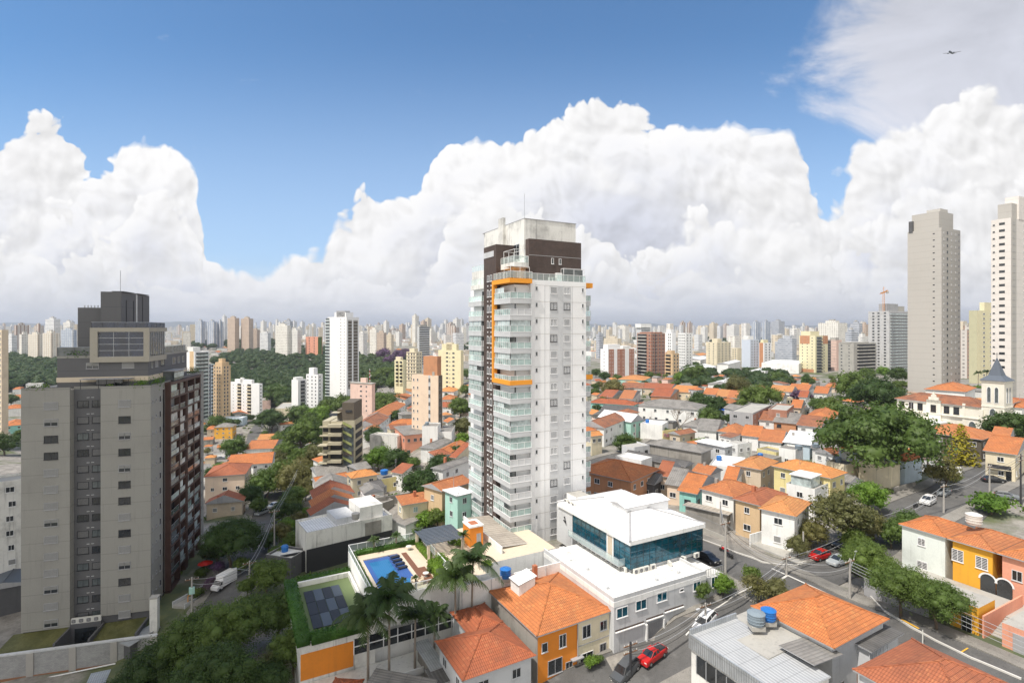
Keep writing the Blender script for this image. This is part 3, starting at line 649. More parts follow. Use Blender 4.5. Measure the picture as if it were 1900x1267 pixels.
def crown(lobes, leaf, n, mat, droop=0., core=.72, jitter=.16):
    """lobes: (x,y,z,rx,ry,rz); leaf clumps sit on and in the lobes"""
    L = np.array(lobes); area = L[:,3]*L[:,4]+L[:,3]*L[:,5]; cnt = np.maximum(8, (n*area/area.sum()).astype(int)); C = []; N = []
    for l, k in zip(L, cnt):
        m = max(3, k//9); d = RNG.normal(size=(m,3)); d /= np.linalg.norm(d,axis=1)[:,None]; d = d[d[:,2] > -.92]
        # small sprays of leaves around points on the lobe
        for q in d:
            rr = 1+RNG.normal()*jitter; c = l[:3]+q*l[3:6]*rr; sp = max(leaf*1.7, l[3]*.17); g = RNG.normal(size=(9,3))*sp*np.array([1,1,.55])
            C.append(c+g); nn = q*.7+RNG.normal(size=(9,3))*.55+np.array([0,0,.35]); N.append(nn/np.linalg.norm(nn,axis=1)[:,None])
    C = np.concatenate(C); N = np.concatenate(N); S = leaf*RNG.uniform(.7,1.35,len(C))
    cv, cf = ico(); V = []; Fc = []; o = 0
    for l in L:
        V.append(cv*l[3:6]*core*(1+RNG.normal(size=(len(cv),1))*.10)+l[:3]); Fc.append(cf+o); o += len(cv)
    return quads_mesh('crown', C, N, S, [mat], .6, (np.concatenate(V), np.concatenate(Fc)))
def lobes_round(r, hz, n, seed, flat=.75, spread=.62, small=.42):
    g = random.Random(seed); L = [(0,0,hz*.98,r*.55,r*.55,r*.5*flat)]
    for i in range(n):
        a = i*2.4+g.uniform(-.4,.4); q = math.sqrt((i+.6)/n)*spread*r; s = r*small*g.uniform(.75,1.2)
        z = hz+(1-(q/(r*spread))**2)*r*.42*flat+g.uniform(-.18,.18)*r*flat
        L.append((q*math.cos(a),q*math.sin(a),z,s,s,s*flat*.9))
    return L
TREES = {}
def trunk_mesh(h, r, lobes, mat='bark', seed=0):
    g = random.Random(seed); m = MB(); top = (g.uniform(-.2,.2), g.uniform(-.2,.2), h*.5)
    m.tube((0,0,-1.5),(top[0]*.5,top[1]*.5,h*.25), r*1.15, mat, 8, r*.85, cap=False); m.tube((top[0]*.5,top[1]*.5,h*.25), top, r*.85, mat, 8, r*.6, cap=False)
    for l in lobes[:9]:
        mid = ((top[0]+l[0])*.5+g.uniform(-.3,.3),(top[1]+l[1])*.5+g.uniform(-.3,.3),top[2]*.45+l[2]*.5)
        m.tube(top, mid, r*.45, mat, 6, r*.28, cap=False); m.tube(mid, (l[0],l[1],l[2]), r*.28, mat, 5, r*.1, cap=False)
    return m.mesh('trunk')
def tree_proto(kind, v):
    """unit tree: crown radius about 1 (scaled by the copy); heights are in the same unit"""
    k = (kind, v)
    if k in TREES: return TREES[k]
    sd = hash(kind) % 97*7+v if False else sum(map(ord, kind))+v*31; mat = {'dark':'leaf_dark','mid':'leaf_mid','bright':'leaf_bright','olive':'leaf_olive','yellow':'leaf_yellow','purple':'leaf_purple','umbrella':'leaf_mid','umbrella_dark':'leaf_dark','big':'leaf_mid','bigdark':'leaf_dark','shrub':'leaf_mid','loose':'leaf_olive','bush':'leaf_bright'}[kind]
    if kind in ('umbrella','umbrella_dark'): lb = lobes_round(1., .72, 26, sd, .85, .80, .25); cm = crown(lb, .030, 9000, mat); tk = trunk_mesh(.8, .05, lb, seed=sd)
    elif kind in ('big','bigdark'): lb = lobes_round(1., .85, 34, sd, 1.0, .74, .27); cm = crown(lb, .022, 20000, mat, core=.66); tk = trunk_mesh(.9, .055, lb, seed=sd)
    elif kind in ('shrub','bush'): lb = lobes_round(1., .45, 9, sd, .7, .6, .40); cm = crown(lb, .075, 1500, mat); tk = trunk_mesh(.5, .05, lb, seed=sd)
    elif kind == 'loose': lb = lobes_round(1., .95, 20, sd, 1.0, .8, .24); cm = crown(lb, .038, 4500, mat, core=.45, jitter=.3); tk = trunk_mesh(1.0, .05, lb, seed=sd)
    else: lb = lobes_round(1., .9, 18, sd, 1.05, .68, .33); cm = crown(lb, .042, 5500, mat); tk = trunk_mesh(.95, .06, lb, seed=sd)
    TREES[k] = (cm, tk); return TREES[k]
TN = [0]
def tree(cx, cy, rpx, kind, label, hc=None, group=None, sz=1., name='tree', r=None, loc=None, cat='tree', v=None, rm_cap=14):
    """crown centred at pixel cx, cy with a half width of rpx pixels; its centre hangs hc metres above the ground (default: from its size)"""
    TN[0] += 1; vi = TN[0] % 3 if v is None else v
    base = {'umbrella':.85,'umbrella_dark':.85,'shrub':.45,'bush':.45,'loose':1.1}.get(kind, 1.05)
    if loc is None:
        rm = 3.
        for _ in range(6):
            hcm = hc if hc is not None else rm*base*sz+.5
            P = G(cx, cy, hcm); rm = min(rm_cap, rpx*P.y/F)
        r = rm*(1.15 if kind not in ('big','bigdark','umbrella','umbrella_dark') else 1.); gnd = g1(P.x, P.y); loc = (P.x, P.y, P.z-r*base*sz)
        lo = loc[2]-gnd
    else: gnd = loc[2]; lo = 0
    cm, tk = tree_proto(kind, vi); FOOT.append((loc[0], loc[1], r*.55, 0, 0, 0))
    o = thing(name, label, cat, (loc[0],loc[1],gnd), (TN[0]*1.7) % 6.28, group)
    link('crown', cm, o, (0,0,lo)).scale = (r,r,r*sz)
    t = link('trunk', tk, o, (0,0,0)); t.scale = (r,r,r*sz+lo/1.2)
    return o
def palm_mesh(seed=0, n=22, L=2.6, broad=False):
    g = random.Random(seed); m = MB()
    for i in range(n):
        a = i*2.399+g.uniform(-.2,.2); el = g.uniform(.15,1.15); ln = L*g.uniform(.8,1.1); pts = []
        for k in range(9):
            t = k/8; rr = ln*math.cos(el)*t*(1-.12*t); z = ln*math.sin(el)*t-ln*.62*t*t*(1.2-.5*math.sin(el)); pts.append(Vector((rr*math.cos(a), rr*math.sin(a), z)))
        for k in range(8): m.tube(pts[k], pts[k+1], .022*(1-k/10), 'leaf_palm', 3, cap=False)
        side = Vector((-math.sin(a), math.cos(a), 0))
        for k in range(1, 9):
            p = pts[k]; d = (pts[k]-pts[k-1]).normalized(); wl = (.42 if not broad else .5)*L/2.6*math.sin(math.pi*(k/9)**.7)+.08
            for s in (-1, 1):
                for q in (0,.33,.66):
                    pp = p-(pts[k]-pts[k-1])*q; tip = pp+side*s*wl+d*wl*.45+Vector((0,0,-wl*(.55+.4*g.random()))); w = d*.055*L/2.6
                    m.face([pp-w, pp+w, tip+w*.3, tip-w*.2], 'leaf_palm')
    return m.mesh('crown')
PALMS = [palm_mesh(1), palm_mesh(2, 20), palm_mesh(3, 18)]
def palm(P, h, s, label, group=None, v=0, name='palm_tree'):
    o = thing(name, label, 'palm tree', P, v*2.1, group); m = MB(); g = random.Random(v+9)
    dx_, dy_ = g.uniform(-.25,.25), g.uniform(-.25,.25)
    for k in range(6):
        t0, t1 = k/6, (k+1)/6; m.tube((dx_*t0*t0,dy_*t0*t0,h*t0-(1.5 if k == 0 else 0)),(dx_*t1*t1,dy_*t1*t1,h*t1), .19-.012*k, 'bark_pale', 8, .185-.012*(k+1), cap=False)
    m.tube((dx_,dy_,h),(dx_,dy_,h+.5*s),.13,'leaf_mid',7,.08)
    m.build('trunk', o); link('crown', PALMS[v % 3], o, (dx_,dy_,h+.35)).scale = (s,s,s); return o
# ---------------------------------------------------------------- towers
def tower(label, x0, ytop, x1, x2, D, base, th=None, wall='white_paint', fh=3., F_=(), L_=(), boxes=(), name='apartment_tower', cat='apartment tower', group=None, extra=None, limit=100, skipf=0, zlow=None, parapet=.6, wall2=None, maxw=40, ztop=None):
    """near top corner at pixel x0, ytop and distance D; right face ends at column x1, left face at x2; base = height of its foot"""
    th = th if th is not None else (TH if x0 > 950 else 25.)
    C = PD(x0, ytop, D); u, v = uv_of(th); w = min(maxw, max(3, reach(C, u, x1))); d = min(maxw, max(3, reach(C, v, x2))); H = C.z-base
    o = thing(name, label, cat, (C.x, C.y, base), frame(th), group)
    a = MB(); a.box(0,0,-4,w,d,H-parapet, wall, top='concrete')
    for bx in ((0,0,w,.2),(0,d-.2,w,d),(0,.2,.2,d-.2),(w-.2,.2,w,d-.2)): a.box(bx[0],bx[1],H-parapet,bx[2],bx[3],H, wall)
    a.build('wall', o)
    nf = int((H-parapet)/fh)-skipf; z0 = H-parapet-fh; lo = (zlow-base) if zlow is not None else 2.
    wins = []
    for face, ln, spec in (('f', w, F_), ('l', d, L_)):
        for s in spec:
            k = s[0]
            if k == 'w':          # ('w', fraction, width, height, style)
                for i in range(nf):
                    z = z0-i*fh+fh*.3
                    if z > lo: wins.append((face, ln*s[1], z, s[2], s[3], s[4]))
            elif k == 'strip':    # ('strip', f0, f1, mat, proud) a vertical band of another colour
                m = MB(); pr = s[4] if len(s) > 4 else .05; t0, t1 = ln*s[1], ln*s[2]; zt = H-(s[5] if len(s) > 5 else .0); zb = (s[6] if len(s) > 6 else 0)
                if face == 'f': m.box(t0,-pr,zb,t1,-.002,zt,s[3])
                else: m.box(-pr,t0,zb,-.002,t1,zt,s[3])
                m.build('wall_panel', o)
            elif k == 'balc':     # ('balc', f0, f1, mat, depth, glassmat)
                m = MB(); t0, t1 = ln*s[1], ln*s[2]; dp = s[4]; gm = s[5]
                def bx(p, q, c0, c1, e0, e1, mt):
                    if face == 'f': m.box(p,-c1,e0,q,-c0,e1,mt)
                    else: m.box(-c1,p,e0,-c0,q,e1,mt)
                bx(0,t1-t0,.003,.03,.25,fh-.45,'glass_smoke' if len(s) < 7 else s[6]); bx(0,t1-t0,.0,dp,-.12,.08,s[3])
                bx(0,t1-t0,dp-.08,dp,.08,1.0,gm); bx(0,.08,.0,dp-.08,.08,1.0,gm); bx(t1-t0-.08,t1-t0,.0,dp-.08,.08,1.0,gm)
                me = m.mesh('balcony')
                for i in range(nf):
                    z = z0-i*fh
                    if z > lo: link('balcony', me, o, (t0,0,z) if face == 'f' else (0,t0,z))
            elif k == 'band':     # ('band', mat, height, proud)
                m = MB()
                for i in range(nf+1):
                    z = z0-i*fh+fh
                    if z < lo-fh: break
                    if face == 'f': m.box(-.01,-s[3],z-s[2],w+.01,-.002,z,s[1])
                    else: m.box(-s[3],-.01,z-s[2],-.002,d+.01,z,s[1])
                m.build('floor_bands', o)
    for i, q in enumerate(wins):
        if i < limit: window(o, *q)
    if len(wins) > limit:
        m = MB()
        for face, p, z, ww, hh, st in wins[limit:]:
            gl = 'glass_dark' if st not in ('b','bb','bd','bw') else 'blind'
            if face == 'f': m.box(p-ww/2,-.03,z,p+ww/2,-.002,z+hh,gl)
            else: m.box(-.03,p-ww/2,z,-.002,p+ww/2,z+hh,gl)
        m.build('window', o, kind='stuff')
    if boxes:
        m = MB()
        for (a0,b0_,a1,b1_,hh,mt) in boxes: m.box(a0*w,b0_*d,H-parapet,a1*w,b1_*d,H-parapet+hh,mt)
        m.build('rooftop_block', o)
    if extra: extra(o, w, d, H)
    return o, w, d, H
def far_tower(x0, ytop, x1, x2, D, mat, label, group, th=None, top=.5, base=None):
    th = th if th is not None else (TH if x0 > 950 else 25.)
    C = PD(x0, ytop, D); u, v = uv_of(th); w = min(45, max(8, reach(C, u, x1))); d = min(45, max(8, reach(C, v, x2)))
    b = g1(C.x, C.y)-2 if base is None else base; H = C.z-b
    if H < 6: H = 6
    m = MB(); m.box(0,0,0,w,d,H,mat,top='concrete')
    if top: m.box(w*.25,d*.25,H,w*.7,d*.75,H+3.5,mat,top='concrete'); m.box(w*.4,d*.4,H+3.5,w*.6,d*.65,H+5.5,'concrete')
    o = m.build('tower_block', None); o.location = (C.x,C.y,C.z-H); o.rotation_euler = (0,0,frame(th)); tag(o, label, 'tower block', group); return o
# ---------------------------------------------------------------- the white tower with the orange frame
def ac_unit(parent_or_none, loc, rot, label=None, group=None, s=1.):
    key = 'ac'
    if key not in _WM:
        m = MB(); m.box(-.45,-.18,0,.45,.18,.7,'ac_white')
        m2 = MB()
        for k in range(3): r = .12+.07*k; m2.poly_tube([(-.12+r*math.cos(t*.628), -.2, .35+r*math.sin(t*.628)) for t in range(11)], .012, 'iron', 4)
        m2.face([(-.38,-.185,.1),(.15,-.185,.1),(.15,-.185,.62),(-.38,-.185,.62)],'grey_paint')
        _WM[key] = (m.mesh('case'), m2.mesh('fan'))
    o = thing('air_conditioner', label, 'air conditioner', loc, rot, group) if label else link('air_conditioner', None, parent_or_none, loc, rot)
    link('case', _WM[key][0], o).scale = (s,s,s); link('fan', _WM[key][1], o).scale = (s,s,s); return o
def main_tower():
    X0, Y0, ZB = 3.45, 97., -41.; ZT = 8.75
    o = thing('apartment_tower', 'tall white apartment tower with glazed balconies, brown brick strips and an orange frame', 'apartment tower', (X0,Y0,ZB), frame(TH))
    H = ZT-ZB; a = MB(); zr = H-1.05
    a.box(0,0,-2,12.3,21,H-.9,'clean_white', top='concrete')                      # front block
    for b in ((0,0,12.3,.2),(12.1,.2,12.3,21),(0,.2,.2,1.2)): a.box(b[0],b[1],H-.9,b[2],b[3],H,'clean_white')
    a.box(-3.1,.6,-2,-.003,6.3,H-.9,'clean_white', top='concrete'); a.box(-3.1,12.1,-2,-.003,20.5,H-.9,'clean_white', top='concrete'); a.box(12.303,2,-2,12.6,20,H-.9,'clean_white', top='concrete')
    pass
    a.build('wall', o)
    m = MB(); m.box(-.12,-.14,-1,.75,-.002,H+.02,'white_frame'); m.build('corner_pilaster', o)
    m = MB(); m.box(5.8,-.06,-1,6.95,-.031,H-.9,'light_grey')
    m.box(4.0,-.03,-1,8.75,-.002,H-.9,'panel_grey'); m.box(9.0,-.028,-1,9.12,-.002,H-.9,'panel_grey'); m.box(2.9,-.028,-1,3.0,-.002,H-.9,'panel_grey'); m.build('wall_panel', o)
    m = MB()
    for i in range(17): z = H-.9-i*3.0; m.box(-.0,-.055,z-.05,12.3,-.051,z,'concrete')
    m.build('joint_lines', o)
    # brown brick strip with the bathroom windows
    m = MB(); m.box(-3.92,6.4,-1,-3.1,12.0,H+7.1,'brown_brick'); m.box(-3.1,6.4,H-.9,0.,12.0,H+7.1,'brown_brick'); m.box(-4.0,7.4,H+4.9,-3.921,11.9,H+6.0,'light_grey'); m.build('brick_strip', o)
    wm = win_mesh(.95,1.25,'w')
    pm = MB(); pm.box(-.10,-.16,0,0,.16,.26,'white_frame'); qm = MB(); qm.box(-.12,-.2,-.1,-.0,.22,.06,'white_frame'); dm = qm.mesh('duct')
    vm = pm.mesh('vent')
    for i in range(17):
        z = H-3.0*i
        for yy in (8.6, 9.9): link('window', wm, o, (-3.93,yy,z+.2), -math.pi/2)
        if i < 16:
            for yy in (8.5,10.): link('vent', vm, o, (-3.93,yy,z-.75), 0); link('duct', dm, o, (-3.93,yy,z-1.4), 0)
    # front wall windows: 16 floors
    styles = ['b','k','w','w','b','b','b','w','b','k','b','w','b','w','b','b']
    for i in range(16):
        z = H-2.35-3.05*i*.985
        z = H-2.3-3.0*i
        window(o,'f',1.2,z+.35,.45,.8,'g'); window(o,'f',11.5,z+.35,.45,.8,'g')
        window(o,'f',4.9,z-.1,1.5,1.3,('b','k','w','k','bw','b','w','k','b','bw','w','bw','k','b','bw','w')[i]); window(o,'f',7.85,z-.1,1.4,1.3,('w','k','b','bw','b','k','w','b','w','bw','b','k','b','w','b','k')[i])
        if i in (1,2,3,7,12): pass
    # balconies: left front stack, far left stack, right stack
    rnd = random.Random(5)
    def balcony(x0,y0,x1,y1,z,open_='l', gl='glass_pale'):
        m = MB(); t = .10
        m.box(x0,y0,-.85,x1,y1,.12,'light_grey', top='concrete')
        m.box(x0-.03,y0-.03,.02,x1+.03,y1+.03,.121,'white_frame')
        b = link('balcony', m.mesh('balcony'), o, (0,0,z))
        r = MB(); G_ = rnd.choice(('glass_green','clear_glass','glass_green'))
        sx = x0; ex = x1
        r.box(x0+.05,y0+.05,.12,x0+.09,y1-.05,1.15,G_); r.box(x0+.09,y0+.05,.12,x1,y0+.09,1.15,G_ if rnd.random() < .75 else 'light_grey')
        r.box(x0+.02,y0+.02,1.15,x1,y0+.10,1.21,'white_frame'); r.box(x0+.02,y0+.1,1.15,x0+.10,y1,1.21,'white_frame')
        n = int((y1-y0)/.75)
        for k in range(n+1): yy = y0+.1+(y1-y0-.2)*k/n; r.box(x0+.0,yy-.025,.12,x0+.05,yy+.025,1.16,'white_frame')
        for k in range(4): xx = x0+(x1-x0)*k/3; r.box(xx,y0-.0,.12,xx+.05,y0+.05,1.16,'white_frame')
        r.build('railing', b)
        g = MB(); k0 = rnd.random(); gm = rnd.choice(('glass_pale','glass_green','glass_pale'))
        if k0 < .62:
            ye = y1-.06; ys = y0+.5 if rnd.random() < .7 else y0+(y1-y0)*.4
            g.box(x0+.16,ys,1.21,x0+.2,ye,2.12,gm)
            if rnd.random() < .5: g.box(x0+.2,y0+.16,1.21,x1-.2,y0+.2,2.12,gm)
            nn = int((ye-ys)/.8)
            for q in range(nn+1): yy = ys+(ye-ys)*q/max(1,nn); g.box(x0+.13,yy-.02,1.21,x0+.16,yy+.02,2.12,'white_frame')
        g.box(max(x0+.5,-3.05) if x0 < 0 else x0+.3, y0+.75, .12, max(x0+.55,-3.0) if x0 < 0 else x0+.35, y1-.05, 2.1, 'glass_dark' if rnd.random() < .8 else 'blind')
        g.build('glazing', b); return b
    for i in range(16):
        z = H-.55-3.0*(i+1)+.0
        if z < 1.: continue
        balcony(-4.55,-.55,-.2,6.38,z)
    for i in range(16):
        z = H-.55-3.0*(i+1)
        if z < 1: continue
        b = balcony(-4.4,12.05,-3.12,18.6,z)
        m = MB(); m.box(-4.2,12.2,.12,-3.2,12.26,2.0,'glass_smoke'); m.build('glazing', b)
        balcony(12.62,2.2,15.0,9.,z)
    m = MB(); m.box(12.61,5.2,0,12.8,6.2,H-1,'panel_grey'); m.build('wall_panel', o)
    # orange frame, six floors high
    m = MB(); zt = H+.1; zb = H-19.0
    m.box(-4.75,-.75,zt-.8,-.14,6.6,zt,'orange_frame'); m.box(-4.75,-.75,zb,-.14,6.6,zb+.8,'orange_frame'); m.box(-4.75,6.0,zb+.801,-3.93,6.6,zt-.801,'orange_frame')
    m.build('orange_frame', o)
    m = MB(); m.box(12.35,1.9,zt-.95,15.3,9.2,zt,'orange_frame'); m.box(12.35,1.9,zb,15.3,9.2,zb+.95,'orange_frame'); m.build('orange_frame', o)
    # penthouse: terraces, brown brick block and the white crown
    def rail(pts, z, h=1.15, mat='clear_glass', nm='railing', top='white_frame', step=1.3):
        m = MB()
        for p, q in zip(pts[:-1], pts[1:]):
            p = Vector(p); q = Vector(q); L = (q-p).length; n = max(1, int(L/step)); d = (q-p).normalized(); nn = Vector((-d.y,d.x))*.02
            m.face([(*p,z),(*q,z),(*q,z+h),(*p,z+h)], mat)
            m.tube((*p,z+h),(*q,z+h),.035,top,5)
            for k in range(n+1): c = p+(q-p)*(k/n); m.tube((*c,z),(*c,z+h),.03,top,4)
        m.build(nm, o)
    m = MB(); m.box(.3,1.2,H-.9,12.,9,H+7.75,'brown_brick'); m.box(.28,1.18,H+4.7,12.01,1.199,H+4.76,'light_grey'); m.build('penthouse', o)
    for xx in (5.4,7.1): window(o,'f',xx,H+3.3,.55,1.1,'w').location.y = 1.18
    m = MB(); m.box(0,2.5,H-.9,.299,20,H+11.6,'white_dirty'); m.box(.3,2.5,H+7.76,11.6,21,H+11.6,'white_dirty'); m.box(.3,9.01,H-.9,11.6,21,H+7.75,'white_dirty'); m.box(-.03,2.4,H+11.6,11.7,21.1,H+11.72,'grey_paint'); m.build('roof_block', o)
    m = MB(); m.box(-.6,10.2,H+6,0-.003,12.2,H+13.2,'white_dirty'); m.build('chimney', o)
    w = window(o,'l',5.4,H+4.2,2.2,3.0,'g'); w.location.x = -.03
    w = window(o,'l',1.9,H+2.9,.9,1.6,'w'); w.location.x = .28
    m = MB(); m.tube((.1,2.6,H+11.7),(.1,2.6,H+16.3),.05,'steel',5); m.build('antenna', o)
    rail([(0.05,.1),(12.2,.1),(12.2,8)], H, 1.25, 'clear_glass'); rail([(-4.5,6.3),(-4.5,-.5),(0,-.5)], H+.2, 1.2)
    rail([(-3,13.2),(-3,6.4)], H+3.2, 1.25); rail([(-3.9,18.5),(-3.9,12.2)], H, 1.2); rail([(-3.0,20),(-3.0,12.1)], H+3.0, 1.2)
    m = MB(); m.box(-3,.8,H+2.2,-.01,6.3,H+3.2,'white_dirty'); m.box(-3.9,12.1,H-.9,-.01,18.6,H+.0,'white_dirty'); m.box(-3,12.1,H+.01,-.01,20,H+3.0,'white_dirty'); m.build('terrace', o)
    rail([(-2.95,6.2),(-2.95,.85),(-.05,.85)], H+3.2, 1.2)
    m = MB()   # glazed pergola frames on the terrace
    for (x0,y0,x1,y1,z0,z1) in ((7.3,.25,12.0,1.15,H,H+2.5),(-4.2,0,-.3,2.5,H+.2,H+2.3),(-2.7,1.2,-.6,5.6,H+3.2,H+5.6)):
        for xx in (x0,(x0+x1)/2,x1):
            for yy in (y0,y1): m.tube((xx,yy,z0),(xx,yy,z1),.05,'white_frame',4)
        for yy in (y0,y1): m.tube((x0,yy,z1),(x1,yy,z1),.05,'white_frame',4); m.tube((x0,yy,(z0+z1)/2),(x1,yy,(z0+z1)/2),.03,'white_frame',4)
        for xx in (x0,x1): m.tube((xx,y0,z1),(xx,y1,z1),.05,'white_frame',4)
    m.box(7.35,.7,H,12,.74,H+2.4,'glass_smoke'); m.box(-4.1,.4,H+2.3,-.2,2.6,H+2.36,'grey_paint'); m.build('pergola', o)
    m = MB(); m.box(5.9,.3,H,7.,1.1,H+1.6,'white_frame'); m.build('terrace_cabinet', o)
    for k, xx in enumerate((4.6,5.4)): ac_unit(o, (xx,.6,H), 0)
    # ground level: white wall wrap and base
    m = MB(); m.box(-.05,-.3,-1,1.2,-.15,6,'white_frame'); m.build('base', o)
main_tower()
# ---------------------------------------------------------------- the dark grey stepped tower on the left
def left_tower():
    th = -15.3; C = PD(279.5, 719.7, 98.); u, v = uv_of(th); ZB = -56.; H = C.z-ZB
    o = thing('apartment_tower', 'grey tiled apartment tower with stepped charcoal penthouse and rust brown balcony grid', 'apartment tower', (C.x,C.y,ZB), frame(th))
    zc = -52.1-ZB+2.0            # foot of the pale cladding at the corner
    a = MB()
    a.box(0,.0,zc-2.,33,7.9,H,'grey_brick_render', top='concrete'); a.box(1.4,7.9,zc-2.,33,12.6,H,'charcoal_render', top='concrete'); a.box(0,12.6,zc-3.2,33,19.8,H,'grey_brick_render', top='concrete')
    a.box(.25,.25,-4,33,7.9,zc-2.002,'dark_grey'); a.box(1.6,7.9,-4,33,12.6,zc-2.002,'dark_grey'); a.box(.25,12.6,-4,33,19.6,zc-3.202,'dark_grey'); a.build('wall', o)
    m = MB()
    for b in ((0,0,33,.25),(0,.25,.25,7.9),(0,12.6,.25,19.8),(32.7,.3,33,19),(1.4,7.9,1.6,12.6)): m.box(b[0],b[1],H,b[2],b[3],H+.5,'grey_brick_render'); m.box(b[0]-.04,b[1]-.04,H+.5,b[2]+.04,b[3]+.04,H+.58,'dark_grey')
    m.build('parapet', o)
    nf = 14; rnd = random.Random(2)
    sty = lambda: rnd.choice(('k','bb','hb','bb','k','hb','bd'))
    for i in range(nf):
        z = H-3.35-3.0*i*.985
        for y, st in ((4.15,sty()),(15.4,sty())): window(o,'l',y,z,2.1 if y > 10 else 1.9,1.3,st if st != 'bd' else 'bb')
        for y in (8.9,11.2):
            w = window(o,'l',y,z,1.8,1.25,rnd.choice(('k','bd','bd','k','d'))); w.location.x = 1.39
        m = None
    vm = MB()
    vm.box(-.06,-.22,0,0,.22,.06,'white_frame')
    vmm = vm.mesh('vent')
    for i in range(nf):
        for yy in (9.7,10.4): link('vent', vmm, o, (1.38,yy,H-1.6-2.955*i))
    # right face: small windows, service slot
    for i in range(nf):
        z = H-3.2-2.955*i
        window(o,'f',.9,z+.2,.35,.7,'n'); window(o,'f',2.6,z+.35,.4,.6,'n'); window(o,'f',4.6,z,.8,1.25,'n'); window(o,'f',28.5,z,.9,1.25,'n'); window(o,'f',31,z+.2,.5,.8,'n')
    m = MB(); m.box(6.1,-.03,3,6.9,-.002,H-1,'glass_dark'); m.build('stair_slot', o)
    # rust-brown frame with balconies
    m = MB(); zt = H+.2; zb0 = zc-2
    for xx in (7.2,12.5,16.4,17.4,22.,26.6): m.box(xx,-1.0,zb0,xx+.35,-.002,zt,'brown_frame')
    for i in range(nf+1): z = H-2.955*i; m.box(7.2,-1.0,z-.18,26.95,-.003,z+.18,'brown_frame')
    m.box(7.0,-1.05,H-.3,27,-.004,H+.25,'brown_frame')
    m.build('balcony_frame', o)
    for i in range(nf):
        z = H-2.955*(i+1)
        if z < zb0+.2: continue
        for (x0,x1) in ((7.6,12.4),(12.95,16.3),(17.8,21.9),(22.4,26.5)):
            b = MB(); gl = rnd.choice(('glass_pale','glass_smoke','glass_green','glass_smoke')); b.box(x0,-.9,z+.2,x1,-.86,z+1.15,'glass_pale' if rnd.random() < .4 else 'glass_smoke')
            b.box(x0,-.92,z+1.15,x1,-.84,z+1.21,'steel'); b.box(x0,-.03,z+.2,x1,-.006,z+2.7,'glass_dark' if rnd.random() < .7 else 'blind')
            if rnd.random() < .55: b.box(x0+(x1-x0)*.1,-.8,z+1.25,x0+(x1-x0)*rnd.uniform(.5,.95),-.77,z+2.7,gl)
            b.build('balcony', o)
    # upper storeys
    def blk(nm, x0,y0,z0,x1,y1,z1,m_, top='concrete'):
        q = MB(); q.box(x0,y0,z0,x1,y1,z1,m_,top=top); return q.build(nm, o)
    U = -ZB
    blk('penthouse',3.,1.5,H,25.5,15.9,U-5.2,'charcoal_render'); blk('stone_band',2.9,1.4,U-10.0,25.6,16.,U-9.1,'stone_beige'); 
    blk('stone_band',2.95,1.45,U-5.6,26.2,15.95,U-5.19,'grey_brick_render')
    for y, st in ((4.7,'bb'),(10.4,'hb')): w = window(o,'l',y,U-7.6,2.,1.1,st); w.location.x = 2.98
    for xx, st, ww in ((5,'n',.5),(7.3,'bb',1.4),(10.5,'d',1.8),(17,'n',1.8),(20,'n',1.2),(23,'n',1.2)): w = window(o,'f',xx,U-7.7,ww,1.4,st); w.location.y = 1.48
    # stone-coloured box with the big reflecting window
    x0,y0,x1,y1,z0,z1 = 2.4,1.1,11.5,10.6,U-6.4,U-.0
    q = MB(); q.box(x0+.6,y0+.6,z0,x1,y1-.3,z1-.3,'charcoal_render')
    q.box(x0,y0,z0-.01,x1,y1,z0+1.0,'frame_stone'); q.box(x0,y0,z1-.75,x1+.3,y1,z1,'frame_stone'); q.box(x0,y0,z0+1.0,x0+.599,y0+.9,z1-.75,'frame_stone'); q.box(x0,y1-1.2,z0+1.0,x0+.599,y1,z1-.75,'frame_stone'); q.build('box_frame', o)
    g = MB(); g.box(x0+.35,y0+.9,z0+1.0,x0+.4,y1-1.2,z1-.75,'glass_navy')
    for k in range(5): zz = z0+1.0+(z1-z0-1.75)*k/4; g.box(x0+.28,y0+.9,zz-.03,x0+.35,y1-1.2,zz+.03,'steel')
    for k in range(4): yy = y0+.9+(y1-y0-2.1)*k/3; g.box(x0+.27,yy-.03,z0+1.0,x0+.35,yy+.03,z1-.75,'steel')
    g.build('window', o)
    g = MB(); g.box(x0+.7,y0+.35,z0+1.0,x1-.2,y0+.4,z1-.75,'glass_navy')
    for k in range(8): xx = x0+.7+(x1-x0-.9)*k/7; g.box(xx-.03,y0+.28,z0+1,xx+.03,y0+.35,z1-.75,'steel')
    g.build('window', o)
    def rail(pts, z, h=1.15, mat='glass_smoke'):
        m = MB()
        for p, q in zip(pts[:-1], pts[1:]):
            p = Vector(p); q = Vector(q); n = max(1, int((q-p).length/1.8)); m.face([(*p,z),(*q,z),(*q,z+h),(*p,z+h)], mat); m.tube((*p,z+h),(*q,z+h),.04,'steel',5)
            for k in range(n+1): c = p+(q-p)*(k/n); m.tube((*c,z),(*c,z+h),.03,'dark_trim',4)
        m.build('railing', o)
    rail([(2.5,10.4),(2.5,1.4),(11.4,1.4)], U+.0, 1.0,'glass_navy'); rail([(3.2,16),(3.2,10.7)], U-5.2, 1.6); rail([(12,1.6),(25,1.6)], U-5.2, 1.3)
    blk('lift_tower',8,7.8,U-6,22,11.2,U+7.0,'charcoal_render'); blk('lift_tower',9.0,11.2,U-6,20,15.4,U+3.9,'charcoal_render')
    q = MB(); q.box(10.2,7.74,U-5,10.5,7.79,U+5.5,'dark_trim'); q.box(13.6,7.74,U-5,13.9,7.79,U+5.5,'dark_trim'); q.box(14.9,7.65,U-5,15.2,7.79,U+6.8,'white_frame'); q.box(18.2,7.74,U-5,18.4,7.79,U+6.6,'dark_trim')
